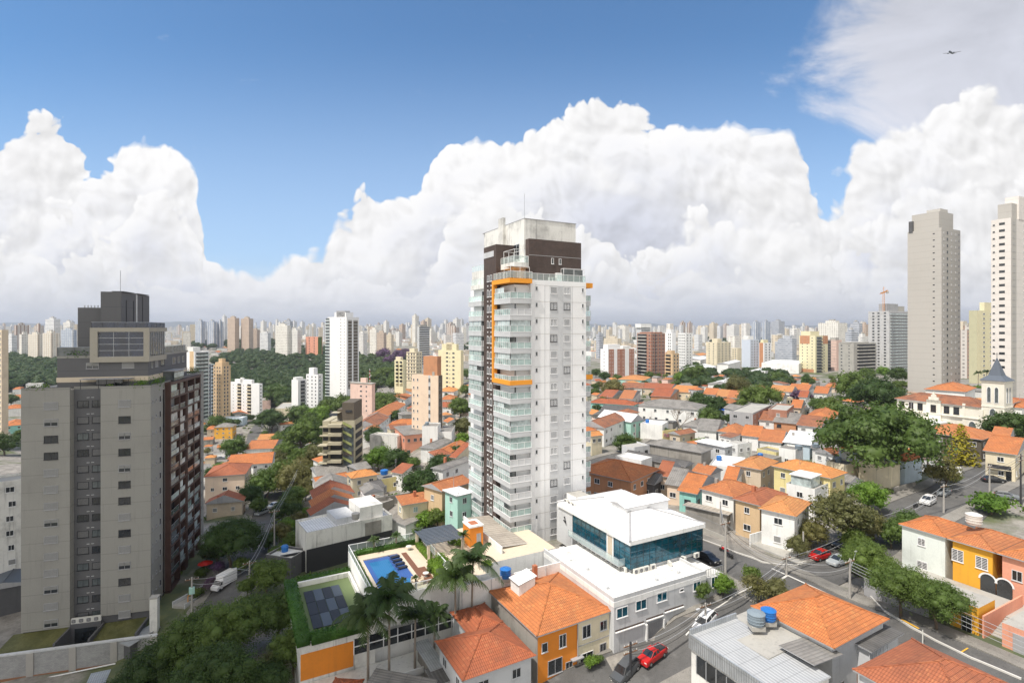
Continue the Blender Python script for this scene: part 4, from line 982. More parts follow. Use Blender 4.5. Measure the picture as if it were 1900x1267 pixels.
    q.box(8.4,7.5,U+7.05,13.5,9.5,U+7.15,'solar'); q.box(15.5,7.5,U+7.05,21,9.5,U+7.15,'solar'); q.build('lift_tower_pipes', o)
    q = MB(); q.tube((8.8,8.2,U+7),(8.8,8.2,U+11.2),.06,'steel',5); q.build('antenna', o)
    for k in range(6): q = MB(); q.tube((9.2,11.6+.55*k,U+3.9),(9.2,11.6+.55*k,U+4.35),.1,'steel',6); q.build('vent_pipe', o)
    # terrace behind the parapet
    q = MB(); q.box(.6,3.6,H+1.7,2.8,11.5,H+1.8,'grey_paint'); 
    for yy in (3.8,6.,8.5,11.3): q.tube((.7,yy,H),(.7,yy,H+1.7),.05,'dark_trim',4)
    q.box(2.2,5.3,H,2.3,9.5,H+1.5,'glass_dark'); q.build('terrace_awning', o)
    q = MB(); q.box(10.5,-.6,H+.2,16,1.4,H+2.2,'glass_smoke'); q.box(10.2,-.9,H+2.2,17,1.45,H+2.35,'grey_paint'); q.box(10.4,-.7,H+.9,16.1,-.6,H+1.9,'glass_pale'); q.build('winter_garden', o)
    def planter(x, y, r, n, mat, dz=0.): 
        C_ = RNG.normal(size=(n,3))*np.array([r*.5,r*.5,r*.3])+np.array([x,y,H+.45+dz]); N_ = RNG.normal(size=(n,3)); N_ /= np.linalg.norm(N_,axis=1)[:,None]
        link('terrace_shrub', quads_mesh('terrace_shrub', C_, N_, np.full(n,.16), [mat]), o)
    planter(1.,2.,1.3,260,'leaf_bright',.3); planter(4,.4,1.4,260,'leaf_bright',.3); planter(.8,16.8,1.,150,'leaf_bright'); planter(.8,18.6,.9,120,'leaf_mid'); planter(1,6.9,.5,80,'leaf_bright',.1); planter(29,1,1.4,250,'leaf_mid',.5)
    planter(3.8,11.6,1.2,250,'leaf_hedge',H*0+(U-5.2-H)); planter(3.8,13.6,1.2,250,'leaf_hedge',U-5.2-H)
    # foot of the building: sloping lawns and the garden wall
    for (ya, yb_) in ((.6,7.2),(12.6,21.)):
        q = MB(); q.face([(-5.6,ya,zc-3.9),(.2,ya,zc-3.2),(.2,yb_,zc-3.4),(-5.6,yb_,zc-4.1)],'leaf_olive'); q.build('lawn', None) if False else q.build('lawn_slope', o)
    for yy in (.4,7.4,12.4):
        q = MB(); q.box(-5.5,yy-.15,-6,0,yy+.15,zc-3.1,'dark_grey'); q.build('side_wall', o)
    q = MB(); q.box(-.6,7.6,-2,1.4,12.3,zc-2.6,'dark_grey'); q.box(-.62,8.2,-2,-.6,11.6,zc-3.4,'glass_dark'); q.build('base', o)
    for k in range(4): ac_unit(o, (-.1,8.3+1.15*k,zc-2.6), -math.pi/2, s=1.25)
    # garden wall in front
    wl = thing('garden_wall', 'long grey block wall with concrete posts and stained foot below the grey tower', 'wall', (C.x,C.y,ZB), frame(th))
    q = MB(); q.box(-5.9,-3.,-8,-5.5,42,zc-3.9,'grey_block'); q.box(-6.,-3.,zc-3.9,-5.4,42,zc-3.65,'light_grey')
    for k in range(8): yy = -2.5+k*6.; q.box(-6.05,yy-.5,-8,-5.45,yy+.5,zc-3.9,'pole_concrete')
    q.box(-6.02,-2,-3,-5.92,42,zc-7.6,'rust'); q.build('wall', wl)
    p = thing('pipe', 'thin white pipe running along the foot of the block wall', 'pipe', (C.x,C.y,ZB), frame(th)); q = MB(); q.tube((-6.6,3,zc-7.3),(-7.2,30,zc-9.),.11,'white_frame',7); q.build('tube', p)
left_tower()
# ---------------------------------------------------------------- the office building with the blue glass box
def blue_building():
    N = PZ(1139,1109,-36.); o = thing('office_building', 'white roofed office building with a blue mirror glass upper storey', 'office building', (N.x,N.y,-46), frame(TH)); B = 46.
    a = MB(); a.box(0,0,-3,17.2,18,B-36.55,'light_grey', top='white_dirty'); w, d = 17.2, 18
    for b in ((0,0,w,.2),(0,.2,.2,d),(w-.2,.2,w,6.)): a.box(b[0],b[1],B-36.55,b[2],b[3],B-36.,'light_grey',top='white_paint'); 
    a.box(-.04,-.04,B-37.3,w+.0,-.002,B-36.6,'white_paint'); a.box(-.04,0,B-37.3,-.002,d,B-36.6,'white_paint')
    a.box(w,.5,-3,w+4.2,9,B-37.5,'light_grey', top='white_dirty')
    a.build('lower_wall', o)
    q = MB(); q.box(.2,.2,B-36.54,w-.2,d-.1,B-36.49,'roof_white'); q.build('lower_roof', o)
    q = MB()
    for k in range(1,7): q.box(2.7*k,.25,B-36.489,2.7*k+.06,d-.3,B-36.475,'concrete')
    for k in range(1,6): q.box(.3,3.2*k,B-36.489,w-.3,3.2*k+.05,B-36.476,'concrete')
    q.build('roof_seams', o)
    for xx, yy in ((1.2,3.),(2.2,9.),(9.,1.6),(13.6,1.9)): q = MB(); q.box(xx,yy,B-36.48,xx+.4,yy+.4,B-36.15,'light_grey'); q.build('roof_vent', o)
    # upper volume (local origin of its corner)
    P = PD(1169.8,999.7,78.6); u, v = uv_of(TH); r = P-N; X = r.dot(u); Y = r.dot(v); w2, d2 = 14.9, 19.2; zt = B-31.35
    a = MB(); a.box(X+.35,Y+.35,B-36.5,X+w2-.3,Y+d2,zt-.8,'grey_paint' if False else 'light_grey'); a.box(X+.02,Y+15.2,B-38.5,X+w2,Y+d2+1,zt-.05,'light_grey'); a.build('upper_wall', o)
    g = MB(); zb = zt-4.5; g.box(X,Y,zb,X+w2,Y+.3,zt-.75,'glass_blue'); g.box(X,Y+.3,zb,X+.3,Y+15.,zt-.75,'glass_blue'); g.box(X+w2-.3,Y+.3,zb,X+w2,Y+8,zt-.75,'glass_blue')
    g.build('glass_storey', o)
    g = MB()
    for k in range(13): xx = X+w2*k/12; g.box(xx-.02,Y-.025,zb,xx+.02,Y-.002,zt-.75,'dark_trim')
    for k in range(13): yy = Y+15*k/12; g.box(X-.025,yy-.02,zb,X-.002,yy+.02,zt-.75,'dark_trim')
    for k in range(5): zz = zb+(3.3)*k/4; g.box(X-.02,Y-.024,zz-.015,X+w2,Y-.003,zz+.015,'dark_trim'); g.box(X-.024,Y,zz-.015,X-.003,Y+15,zz+.015,'dark_trim')
    g.build('mullions', o)
    # roof: fascia, four shallow white planes, ridge box
    f = MB(); x0,y0,x1,y1 = X-.35,Y-.35,X+w2+.25,Y+d2+.3; z = zt
    f.box(x0,y0,z-.75,x1,y1,z-.1,'white_paint'); f.build('fascia', o)
    rf = MB(); A=(x0,y0,z-.095); B_=(x1,y0,z-.095); C=(x1,y1,z-.095); D=(x0,y1,z-.095); P_=(X+6.2,Y+6.4,z+1.5); Q_=(X+w2-4.5,Y+13,z+1.5)
    P2=(X+6.,Y+7.2,z+1.35); Q2=(X+6.2,Y+d2-5,z+1.35)
    slope(rf,A,B_,(X+w2-6,Y+7.2,z+1.35),P2,'clean_white'); slope(rf,B_,C,(X+w2-6,Y+d2-5,z+1.35),(X+w2-6,Y+7.2,z+1.35),'clean_white'); slope(rf,C,D,Q2,(X+w2-6,Y+d2-5,z+1.35),'clean_white'); slope(rf,D,A,P2,Q2,'clean_white')
    rf.face([P2,(X+w2-6,Y+7.2,z+1.35),(X+w2-6,Y+d2-5,z+1.35),Q2],'clean_white'); rf.tube(A,P2,.22,'grey_paint',4); rf.tube(D,Q2,.22,'grey_paint',4); rf.tube(B_,(X+w2-6,Y+7.2,z+1.35),.2,'grey_paint',4); rf.build('upper_roof', o)
    rb = MB(); rb.box(X+4.6,Y+6.6,z+.2,X+w2-1.0,Y+10.2,z+1.9,'clean_white'); add_roof(rb, X+4.3,Y+6.3,X+w2-.8,Y+10.5,z+1.9,'gx',.22,'clean_white',None,.1,'clean_white',None); rb.build('roof_lantern', o)
    rb = MB(); rb.box(X+2.5,Y+d2-1.5,z-.1,X+5.5,Y+d2+1.5,z+.9,'white_paint',top='concrete'); rb.build('roof_shaft', o)
    # balcony and door on the left face, under-windows
    m = MB(); m.box(X-1.3,Y+1.2,zb+.25,X-.03,Y+14.5,zb+.4,'steel'); m.face([(X-1.28,Y+1.2,zb+.4),(X-1.28,Y+14.5,zb+.4),(X-1.28,Y+14.5,zb+1.4),(X-1.28,Y+1.2,zb+1.4)],'clear_glass')
    m.face([(X-1.28,Y+1.2,zb+.4),(X-.03,Y+1.2,zb+.4),(X-.03,Y+1.2,zb+1.4),(X-1.28,Y+1.2,zb+1.4)],'clear_glass')
    for k in range(9): yy = Y+1.2+13.3*k/8; m.tube((X-1.28,yy,zb+.4),(X-1.28,yy,zb+1.4),.025,'steel',4)
    m.tube((X-1.28,Y+1.2,zb+1.4),(X-1.28,Y+14.5,zb+1.4),.035,'steel',5); m.build('balcony', o)
    m = MB(); m.box(X-.06,Y+3.9,zb+.4,X-.03,Y+5.6,zt-.8,'white_frame'); m.box(X-.09,Y+4.2,zb+.4,X-.06,Y+5.3,zt-1.1,'beige_paint'); m.build('door', o)
    for yy in (2.,4.6,9.,11.5): w_ = window(o,'l',Y+yy,B-36.0+.3,1.5,1.0,'blue'); w_.location.x = X+.33
    for xx in (1.9,5.6,9.5,12.2): w_ = window(o,'f',X+xx,B-35.9,2.0,1.25,'blue'); w_.location.y = Y+.33
    # emblem on the left end wall
    m = MB()
    for (yy,zz,L_,a_) in ((17.6,-2.1,.75,.5),(17.3,-2.7,.85,.35),(17.75,-2.75,.55,.8)): m.tube((X-.05,Y+yy,zt+zz),(X-.05,Y+yy-L_*math.sin(a_),zt+zz-L_*math.cos(a_)),.16,'dark_trim',6,.03)
    m.build('emblem', o)
    # lower street front: windows, ledges, garage
    for xx, zz in ((1.4,-38.9),(4.7,-38.7),(8.5,-38.45)): window(o,'f',xx,B+zz,1.9,1.35,'blue')
    window(o,'f',12.3,B-38.0,.8,.45,'w'); window(o,'f',15.3,B-38.5,1.5,1.6,'blue'); window(o,'f',w+2.3,B-39.2,1.3,1.6,'blue').location.y = .48
    m = MB()
    for xa, xb, zz in ((.2,5.2,-40.6),(5.6,8.7,-40.4),(9.,12.6,-40.1)): m.box(xa,-.25,B+zz-.12,xb,-.002,B+zz,'white_paint'); m.box(xa,-.04,B+zz,xb,-.003,B+zz+.22,'brown_brick')
    m.build('ledge', o)
    m = MB(); m.box(5.7,-.05,1,8.6,-.003,B-41.0,'grey_paint')
    for k in range(22): m.box(5.7,-.075,2+k*.15,8.6,-.051,2.03+k*.15,'dark_grey')
    m.box(8.6,-.3,1,8.85,-.003,B-40.9,'white_paint'); m.box(5.45,-.3,1,5.7,-.003,B-40.9,'white_paint'); m.build('garage_door', o)
    m = MB(); m.box(2.5,d-2.8,B-36.49,3.4,d-.8,B-36.0,'clean_white'); m.build('roof_hatch', o)
    i = 0
    for yy in [1.1,2.4,4.4,5.6,6.8,8.2,9.4,10.6,11.8,13.2]: ac_unit(o, (X-.25,Y+yy,B-36.48), -math.pi/2); i += 1
    for xx in (.9,1.9,2.9,4.2): ac_unit(o, (X+xx,Y-.2,B-36.48), 0)
    ac_unit(o, (X+7.2,Y-.6,B-36.48), 1.2); ac_unit(o, (X+10.4,Y-.3,B-36.48), -1.3); ac_unit(o, (X+13.2,Y-.3,B-36.48), 0)
    for yy in (16.,17.2,18.4): ac_unit(o, (X+.9,Y+yy,zt-.1), -math.pi/2)
    # railing beside the parked black car
    m = MB()
    for k in range(9): xx = w+.2+k*.5; m.tube((xx,.6,B-37.5),(xx,.6,B-36.3),.03,'steel',4)
    m.tube((w+.2,.6,B-36.3),(w+4.2,.6,B-36.3),.04,'steel',4); m.build('railing', o)
    return o
blue_building()
# ---------------------------------------------------------------- podium with the pool
def podium():
    Z = -36.; N = PZ(693,1114,Z); B = 50.
    o = thing('podium_building', 'white podium building with orange end wall carrying the pool deck', 'building', (N.x,N.y,-B), frame(TH)); zz = B+Z
    R_ = PZ(905,1066,Z)-N; u, v = uv_of(TH); W_ = R_.dot(u); D_ = (PZ(656,1021,Z)-N).dot(v)
    W_ = 17.; D_ = 17.4
    a = MB(); a.box(0,0,-5,W_,D_,zz-.5,'white_paint',top='stone_beige')
    for b in ((0,0,W_,.15),(0,.15,.15,D_),(0.15,D_-.15,W_,D_)): a.box(b[0],b[1],zz-.5,b[2],b[3],zz-.02,'white_paint')
    a.box(W_,4,-5,W_+14,D_+2,zz-.5,'white_paint',top='stone_beige')
    a.build('wall', o)
    # lower green roof to the left
    x0,y0,x1,y1 = -9.2,-1.0,-.02,16.; zl = zz-2.6
    a = MB(); a.box(x0,y0,-5,x1,y1,zl-.02,'white_dirty',top='court_green'); a.build('lower_wall', o)
    q = MB(); q.box(x0+.1,y0-.06,zl-4.6,x0+6.4,y0-.003,zl-1.4,'orange_paint'); q.build('orange_panel', o)
    q = MB(); q.box(x0+6.4,y0-.04,zl-3.2,x1+12,y0-.003,zl-1.2,'glass_dark')
    for k in range(9): xx = x0+6.4+k*1.9; q.box(xx,y0-.09,zl-3.2,xx+.12,y0-.041,zl-1.2,'white_frame')
    q.box(x0+6.4,y0-.1,zl-2.25,x1+12,y0-.042,zl-2.13,'white_frame'); q.build('window', o)
    # lower flat roof in front
    q = MB(); q.box(x0+1,y0-4.2,-5,x1+16,y0-.1,zl-5.0,'white_dirty'); q.box(x0+.8,y0-4.4,zl-5.35,x1+16.2,y0-4.2,zl-4.6,'white_paint'); q.build('terrace_roof', o)
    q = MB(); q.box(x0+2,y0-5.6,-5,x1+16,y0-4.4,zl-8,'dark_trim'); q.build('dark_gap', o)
    # solar heating mats
    q = MB()
    for i in range(4):
        for j in range(3): q.box(x0+1.9+i*1.25,y0+2.4+j*3.6,zl+.02,x0+3.08+i*1.25,y0+5.9+j*3.6,zl+.12,'black_rubber' if (i+j) % 2 == 0 or i == 0 else 'solar')
    q.build('solar_mat', o)
    q = MB(); 
    for b in ((x0+1.3,y1-1.9,x1-.6,y1-1.5),(x1-.6,y0+1.2,x1-.25,y1-1.5)): q.box(b[0],b[1],zl,b[2],b[3],zl+.7,'white_dirty')
    q.build('inner_wall', o)
    # overgrown hedge round the green roof
    def hedge(nm, x0,y0,x1,y1,z0,z1,n,s=.14,par=o,mat='leaf_hedge',**k):
        C_ = np.stack([RNG.uniform(x0,x1,n),RNG.uniform(y0,y1,n),z0+(z1-z0)*RNG.beta(2,1.2,n)],1); N_ = RNG.normal(size=(n,3))+np.array([0,0,.5]); N_ /= np.linalg.norm(N_,axis=1)[:,None]
        cv = np.array([(a,b,c) for a in (x0+.15,x1-.15) for b in (y0+.15,y1-.15) for c in (z0,z1-.15)]); cf = [(0,1,3),(0,3,2),(4,6,7),(4,7,5),(0,4,5),(0,5,1),(2,3,7),(2,7,6),(1,5,7),(1,7,3),(0,2,6),(0,6,4)]
        return link(nm, quads_mesh(nm, C_, N_, np.full(n,s)*RNG.uniform(.6,1.3,n), [mat], .45, (cv, cf)), par, **k)
    hedge('hedge', x0-.5,y0-.5,x0+1.3,y1,zl-.3,zl+.9,3800); hedge('hedge', x0+1.2,y0-.6,x1-.7,y0+1.1,zl-.4,zl+.8,2800); hedge('hedge', x0+1.3,y1-1.4,x1,y1+.4,zl-.2,zl+.8,2200)
    # deck, planting strips
    hedge('hedge', .3,.5,.9,D_-.6,zz-.5,zz+.25,1200,.10); hedge('hedge', 1.,D_-1.4,W_-5,D_-.4,zz-.5,zz+.35,1800,.13)
    hedge('hedge', 10.4,9.5,11.6,15.5,zz-.5,zz+.3,800,.14,mat='leaf_bright'); hedge('hedge', 9.6,2.0,11.2,7.0,zz-.5,zz+.9,900,.2,mat='leaf_bright')
    q = MB(); q.box(5.6,2.2,zz-.49,9.5,7.5,zz-.42,'deck_wood'); q.box(7.6,7.5,zz-.49,8.5,13.8,zz-.42,'deck_wood'); q.build('wood_deck', o)
    # pool
    px0,py0,px1,py1 = 1.5,2.6,7.0,13.6
    q = MB()
    for b in ((px0-.5,py0-.5,px1+.5,py0),(px0-.5,py1,px1+.5,py1+.5),(px0-.5,py0,px0,py1),(px1,py0,px1+.5,py1)): q.box(b[0],b[1],zz-.49,b[2],b[3],zz-.20,'stone_beige')
    q.build('pool_rim', o)
    m, nt, b_, t = _new('pool_water'); n = voro(nt, t.outputs['Object'], 2.2, 2, .6, 'F1'); x_, y_, z_ = sepx(nt, t.outputs['Object'])
    gr = ((x_/.3).fr().lt(.08)+(y_/.3).fr().lt(.08)).mn(1.)
    nt.links.new(mixc(nt, gr*.3, mixc(nt, n.ss(.0,.6), (.05,.24,.44), (.03,.15,.33)), (.10,.32,.5)), b_.inputs['Base Color']); b_.inputs['Roughness'].default_value = .04
    bn = nt.nodes.new('ShaderNodeBump'); bn.inputs['Strength'].default_value = .25; lk(nt, noise(nt, t.outputs['Object'], 2.5, 3, .6), bn.inputs['Height']); nt.links.new(bn.outputs[0], b_.inputs['Normal'])
    m, nt, b_, t = _new('pool_tile'); x_, y_, z_ = sepx(nt, t.outputs['Object']); gr = ((x_/.3).fr().lt(.1)+(y_/.3).fr().lt(.1)).mn(1.)
    nt.links.new(mixc(nt, gr*.4, (.045,.10,.30), (.09,.19,.42)), b_.inputs['Base Color']); b_.inputs['Roughness'].default_value = .08
    q = MB(); q.box(px0,py0,zz-.48,px1,py1,zz-.36,'pool_tile'); q.box(px0+.7,py0+2.6,zz-.359,px0+3.7,py1-1.2,zz-.34,'pool_water'); q.box(px0+.3,py0+.3,zz-.359,px1-.3,py0+2.1,zz-.345,'pool_water'); q.build('swimming_pool', o)
    # glass guards
    q = MB()
    def grd(p, r):
        p = Vector(p); r = Vector(r); L = (r-p).length; n = max(1,int(L/1.4))
        q.face([(*p,zz),(*r,zz),(*r,zz+1.0),(*p,zz+1.0)],'clear_glass'); q.tube((*p,zz+1.05),(*r,zz+1.05),.06,'white_frame',5); q.tube((*p,zz+.02),(*r,zz+.02),.05,'white_frame',5)
        for k in range(n+1): c = p+(r-p)*(k/n); q.tube((*c,zz),(*c,zz+1.05),.04,'white_frame',4)
    grd((.07,.07),(11.8,.07)); grd((.07,.07),(.07,D_)); grd((.07,D_-.07),(13,D_-.07)); grd((11.8,.07),(11.8,8)); grd((11.9,9.5),(11.9,D_)); q.build('glass_guard', o)
    # orange stair tower on the deck and its door
    e = PD(868,992,90.); u, v = uv_of(TH); Eo = PZ(872,1010,-36); l = Eo-Vector((N.x,N.y,0)); X = l.dot(u); Y = l.dot(v)
    q = MB(); q.box(X,Y,zz-.6,X+2.4,Y+3.0,zz+2.7,'orange_paint'); q.box(X-.1,Y-.1,zz+2.7,X+2.5,Y+3.1,zz+2.95,'white_paint',top='white_paint'); q.box(X+.5,Y+.6,zz+2.951,X+1.9,Y+2.4,zz+2.96,'terracotta'); q.box(X+1.2,Y-.03,zz-.5,X+2.0,Y-.003,zz+1.6,'grey_paint'); q.build('stair_tower', o)
    # pergola
    Pp = PZ(794,1012,-34.2) ; l = Pp-Vector((N.x,N.y,0)); X = l.dot(u); Y = l.dot(v)
    pg = thing('pergola', 'blue grey slatted pergola roof on pale posts beyond the pool', 'pergola', (N.x,N.y,-B), frame(TH))
    q = MB(); zt = zz+1.9
    for k in range(12): yy = Y+.3+k*.55; q.box(X-.2,yy-.16,zt,X+6.4,yy+.16,zt+.09,'slate')
    for k in range(6): xx = X+.1+k*1.2; q.box(xx-.06,Y,zt-.18,xx+.06,Y+6.6,zt-.01,'steel')
    q.build('roof', pg)
    for xx in (X+.2,X+6.):
        for yy in (Y+.3,Y+6.2): c = MB(); c.box(xx-.2,yy-.2,zz-.5,xx+.2,yy+.2,zt-.19,'stone_beige'); c.build('post', pg)
    # ribbed canopy at the foot of the tower
    cp = PZ(893,1000,-36.5); l = cp-Vector((N.x,N.y,0)); X = l.dot(u); Y = l.dot(v)
    q = MB(); x_0, y_0 = X, Y-2.6; 
    rf = MB(); add_roof(rf, X+1.0,Y-5.5,X+6.,Y+9.5,zz-.4,'sX',.06,'slats','white_frame',.12); rf.build('ribbed_canopy', o)
    q = MB(); q.box(X+.4,Y-7,zz-.5,X+.6,Y+9,zz+.6,'white_paint'); q.build('inner_wall', o)
    # boundary wall running to the office building
    bw = thing('boundary_wall', 'tall pale grey boundary wall between the podium and the office building', 'wall', (N.x,N.y,-B), frame(TH))
    q = MB(); q.box(11.8,-1.2,-4,31.,-1.0,zz-.3,'white_paint')
    for k in range(5): xx = 12+4.6*k; q.box(xx,-1.3,-4,xx+.12,-1.201,zz-.3,'light_grey')
    q.build('wall', bw)
    # loungers and tables
    lm = MB(); lm.box(-.32,-.95,.18,.32,.35,.26,'black_rubber'); 
    lm.face([(-.32,.35,.22),(.32,.35,.22),(.32,.95,.62),(-.32,.95,.62)],'black_rubber'); lm.face([(-.32,.35,.18),(-.32,.95,.58),(.32,.95,.58),(.32,.35,.18)],'black_rubber')
    lme = lm.mesh('seat'); lg = MB(); [lg.tube((x,y,0),(x,y,.2),.03,'iron',4) for x in (-.28,.28) for y in (-.8,.3)]; lge = lg.mesh('leg_frame')
    for k, (x, y, rz) in enumerate([(6.1,12.4,-1.4),(6.1,11.0,-1.4),(6.1,9.6,-1.4),(6.1,8.2,-1.4)]):
        p = Vector((N.x,N.y,Z-.36))+u*x+v*y; t = thing('sun_lounger', 'black sun lounger standing in the shallow shelf of the rooftop pool', 'sun lounger', p, frame(TH)+rz+3.1, 'black loungers in the pool'); link('seat', lme, t); link('legs', lge, t)
    for k, (x, y, s, lb) in enumerate([(8.6,4.2,.45,'round white side table on the wood deck by the pool'),(9.2,14.6,.5,'round white table at the far corner of the pool terrace')]):
        p = Vector((N.x,N.y,Z-.42))+u*x+v*y; t = thing('side_table', lb, 'table', p); m_ = MB(); m_.lathe([(0,.5),(s,.5),(s,.56),(0,.56)],'ac_white',14); m_.build('table_top', t); m_ = MB(); m_.tube((0,0,0),(0,0,.5),.06,'ac_white',8); m_.lathe([(0,0),(s*.5,0),(s*.5,.04),(0,.05)],'ac_white',12); m_.build('pedestal', t)
    for k, (x, y, rz, lb) in enumerate([(6.4,3.0,.4,'pale wicker armchair beside the pool corner'),(7.3,2.6,-.8,'cream wicker armchair nearest the glass guard')]):
        p = Vector((N.x,N.y,Z-.42))+u*x+v*y; t = thing('armchair', lb, 'chair', p, rz); m_ = MB(); m_.box(-.3,-.3,.2,.3,.3,.42,'stone_beige'); m_.build('seat', t); m_ = MB(); m_.box(-.3,.3,.2,.3,.38,.9,'stone_beige'); m_.build('backrest', t)
        for xx in (-.34,.34): m_ = MB(); m_.box(xx-.04,-.3,.1,xx+.04,.35,.62,'stone_beige'); m_.build('armrest', t)
    # young palms and shrubs on the deck
    for k, (x, y, s, lb) in enumerate([(4.0,D_-.9,.55,'small palm at the back edge of the pool deck'),(7.6,D_-.9,.55,'second small palm along the back glass guard'),(11.2,D_-1.1,.7,'taller palm in the back corner of the pool deck'),(4.2,.7,.3,'tiny palm at the front guard beside the pool'),(6.0,.7,.3,'little palm near the armchairs at the front guard'),(16.,8.2,.6,'slender palm in a square planter before the pergola')]):
        p = Vector((N.x,N.y,Z-.4))+u*x+v*y; palm(p, 1.6 if k != 5 else 3., s, lb, v=k)
    q = MB(); q.box(15.,7.2,zz-.5,17.,9.2,zz-.2,'deck_wood'); q.box(15.2,7.4,zz-.2,16.8,9.,zz-.15,'leaf_hedge'); q.build('planter', o)
    for k, (px_, py_, r_, kd, lb) in enumerate([(852,1003,12,'bush','bright green citrus shrub beside the orange stair tower'),(880,988,10,'shrub','small shrub behind the orange stair tower'),(838,1000,9,'shrub','dark shrub under the corner of the pergola'),(817,1038,18,'bush','leafy green shrub on the terrace edge beside the pool'),(800,1050,10,'shrub','low shrub at the deck corner above the palms'),(905,1040,12,'bush','low bright shrub at the wall by the ribbed canopy')]):
        P_ = PZ(px_,py_,-35.6); tree(0,0,0,kd,lb,r=r_*P_.y/F,loc=(P_.x,P_.y,Z-.45),name='shrub',cat='shrub')
    return N
PN = podium()
# ---------------------------------------------------------------- houses, near to far: corner pixels of the eaves (near, right, left), eave height, roof, colours
TO, TB_, TR, TOL, TBR, TNW, FC, FD, ZN, WS = 'tile_orange','tile_bright','tile_red','tile_old','tile_brown','tile_new','fibre_cement','fibre_dark','zinc','white_sheet'
WP, CP, BP, GP, OC, PK = 'white_paint','cream_paint','beige_paint','light_grey','old_concrete','pink_paint'
# pair of houses under one roof: orange and cream
def duplex():
    N, th, w, d = place_quad((996,1183),(1141,1133),(924,1093),6.5); o = thing('pair_of_houses', 'two joined houses under one tiled roof, one bright orange and one cream', 'house', (N.x,N.y,N.z-6.5), frame(th))
    a = MB(); e = .4; m = w*.52; a.box(e,e,-4,m,d-e,6.5,'orange_paint'); a.box(.32,e+.01,-4,e-.002,d-e,6.5,'old_concrete'); a.build('wall', o)
    a = MB(); a.box(m+.002,e,-4,w-e,d-e,6.5,'cream_paint'); a.box(m+.002,e-.03,-4,w-e,e-.002,1.1,'light_grey'); a.box(m,e-.06,3.2,w-e,e-.002,3.3,'grey_paint'); a.build('wall', o)
    b = MB(); add_roof(b, 0, 0, w, d, 6.5, 'hip', .42, TO, True); b.build('roof', o)
    b = MB(); b.box(2.3,d*.62,6.6,4.9,d*.62+2.4,9.0,'white_paint'); add_roof(b, 2.1,d*.62-.2,5.1,d*.62+2.6,9.0,'sx',.22,'white_paint',None,.1,'white_paint',b,.2); b.build('roof_dormer', o)
    b = MB(); b.box(w*.55,d-1.6,6.3,w*.55+.6,d-1.,9.3,'terracotta'); b.build('chimney', o)
    for x, z, ww, hh, st in ((1.7,4.1,.9,1.2,'g'),(5.,3.9,1.1,1.7,'w'),(9.6,4.0,1.4,1.7,'w'),(13.0,4.2,1.2,1.3,'g'),(9.6,.9,2.2,1.2,'w'),(3.6,.9,2.2,1.9,'n')):
        x = x*w/15; q = window(o,'f',x,z,ww,hh,st); q.location.y = e
    for x in (6.2, 12.9): q = window(o,'f',x*w/15,-.4 if x < 7 else .3,1.1,2.2,'n',name='door'); q.location.y = e
    b = MB(); b.box(.5,-.8,-1.2,3.4,e-.01,-.9,'grey_paint'); b.box(5.4,-.2,1.9,7.2,e-.01,2.05,'grey_paint'); b.build('awning', o)
    b = MB(); b.tube((m,e-.1,-1),(m,e-.1,6.5),.07,'grey_paint',6); b.build('drain_pipe', o)
duplex()
house((858,1266),(995,1218),(812,1190),6.2,'hip',GP,TR,'white house under a large red hip roof beside the orange house',pitch=.42,extra=[('r',4.2,6.5,9.6,14.,6.2,'hip',.42,TR,GP)],win='g')
house((799,1246),(827,1236),(764,1200),3.6,'sy',OC,ZN,'small shed with bright corrugated metal roof beside the red hip roof',cat='shed',name='shed',pitch=.06,nwin=0)
house((806,1275),(842,1262),(790,1246),3.4,'sy',OC,FD,'shed with black corrugated roof against the red roofed house',cat='shed',name='shed',pitch=.08,nwin=0)
house((795,1300),(812,1262),(690,1262),3.6,'sy',OC,FC,'low shed with weathered fibre cement roof at the bottom below the palms',cat='shed',name='shed',pitch=.08,nwin=0)
house((655,1300),(676,1262),(615,1270),3.2,'hip',OC,TR,'little red tiled roof just showing at the bottom below the palms',nwin=0)
# workshop with the ribbed roof
r_, w_, d_ = house((1452,1302),(1542,1257),(1279,1184),7.,'sy','white_dirty','grey_ribbed','long workshop with a pale grey ribbed metal roof and green panels',cat='workshop',name='workshop',pitch=.03,nwin=0,caps='light_grey',ov=.15)
q = MB(); q.box(-.05,d_-.2,6.4,w_,d_+.0,8.1,'zinc'); q.box(-.12,0,6.0,.05,d_,7.6,'zinc'); q.build('parapet', r_)
q = MB(); q.box(.08,1,3.6,.14,d_-1,5.6,'glass_dark')
for k in range(8): yy = 1+(d_-2)*k/7; q.box(.02,yy-.06,3.6,.079,yy+.06,5.6,'steel')
q.build('window_band', r_)
q = MB(); q.box(.0,1,1.2,.1,d_-5,3.3,'mint_paint' if False else 'teal_paint'); q.build('green_panel', r_)
# house with the patched orange roof, its terrace and tanks
r_, w_, d_ = house((1548,1206),(1650,1151),(1408,1120),6.6,'hip','light_grey',TO,'grey house with a patchy orange hip roof beside the two water tanks',pitch=.40,extra=[('b',-6.5,3.2,-3,.3,10.5,6.0,'concrete')],win='g')
q = MB(); add_roof(q,-4.2,-.3,1.2,3.6,5.9,'sX',.10,FC,None,.1); q.build('lean_to_roof', r_)
tank(r_.matrix_world @ Vector((0,0,0)) if False else PZ(1403,1165,-34.6)+Vector((0,0,0)),.95,1.5,'tank_grey','dark grey round water tank on the terrace beside the blue one',legs=.5)
tank(PZ(1426,1157,-34.6),.82,1.35,'tank_blue','blue round water tank on the terrace beside the grey one',legs=.5)
house((1821,1376),(1927,1294),(1580,1244),7.,'hip','light_grey',TR,'house with a smooth red hip roof cut by the bottom right corner',pitch=.42,nwin=0)
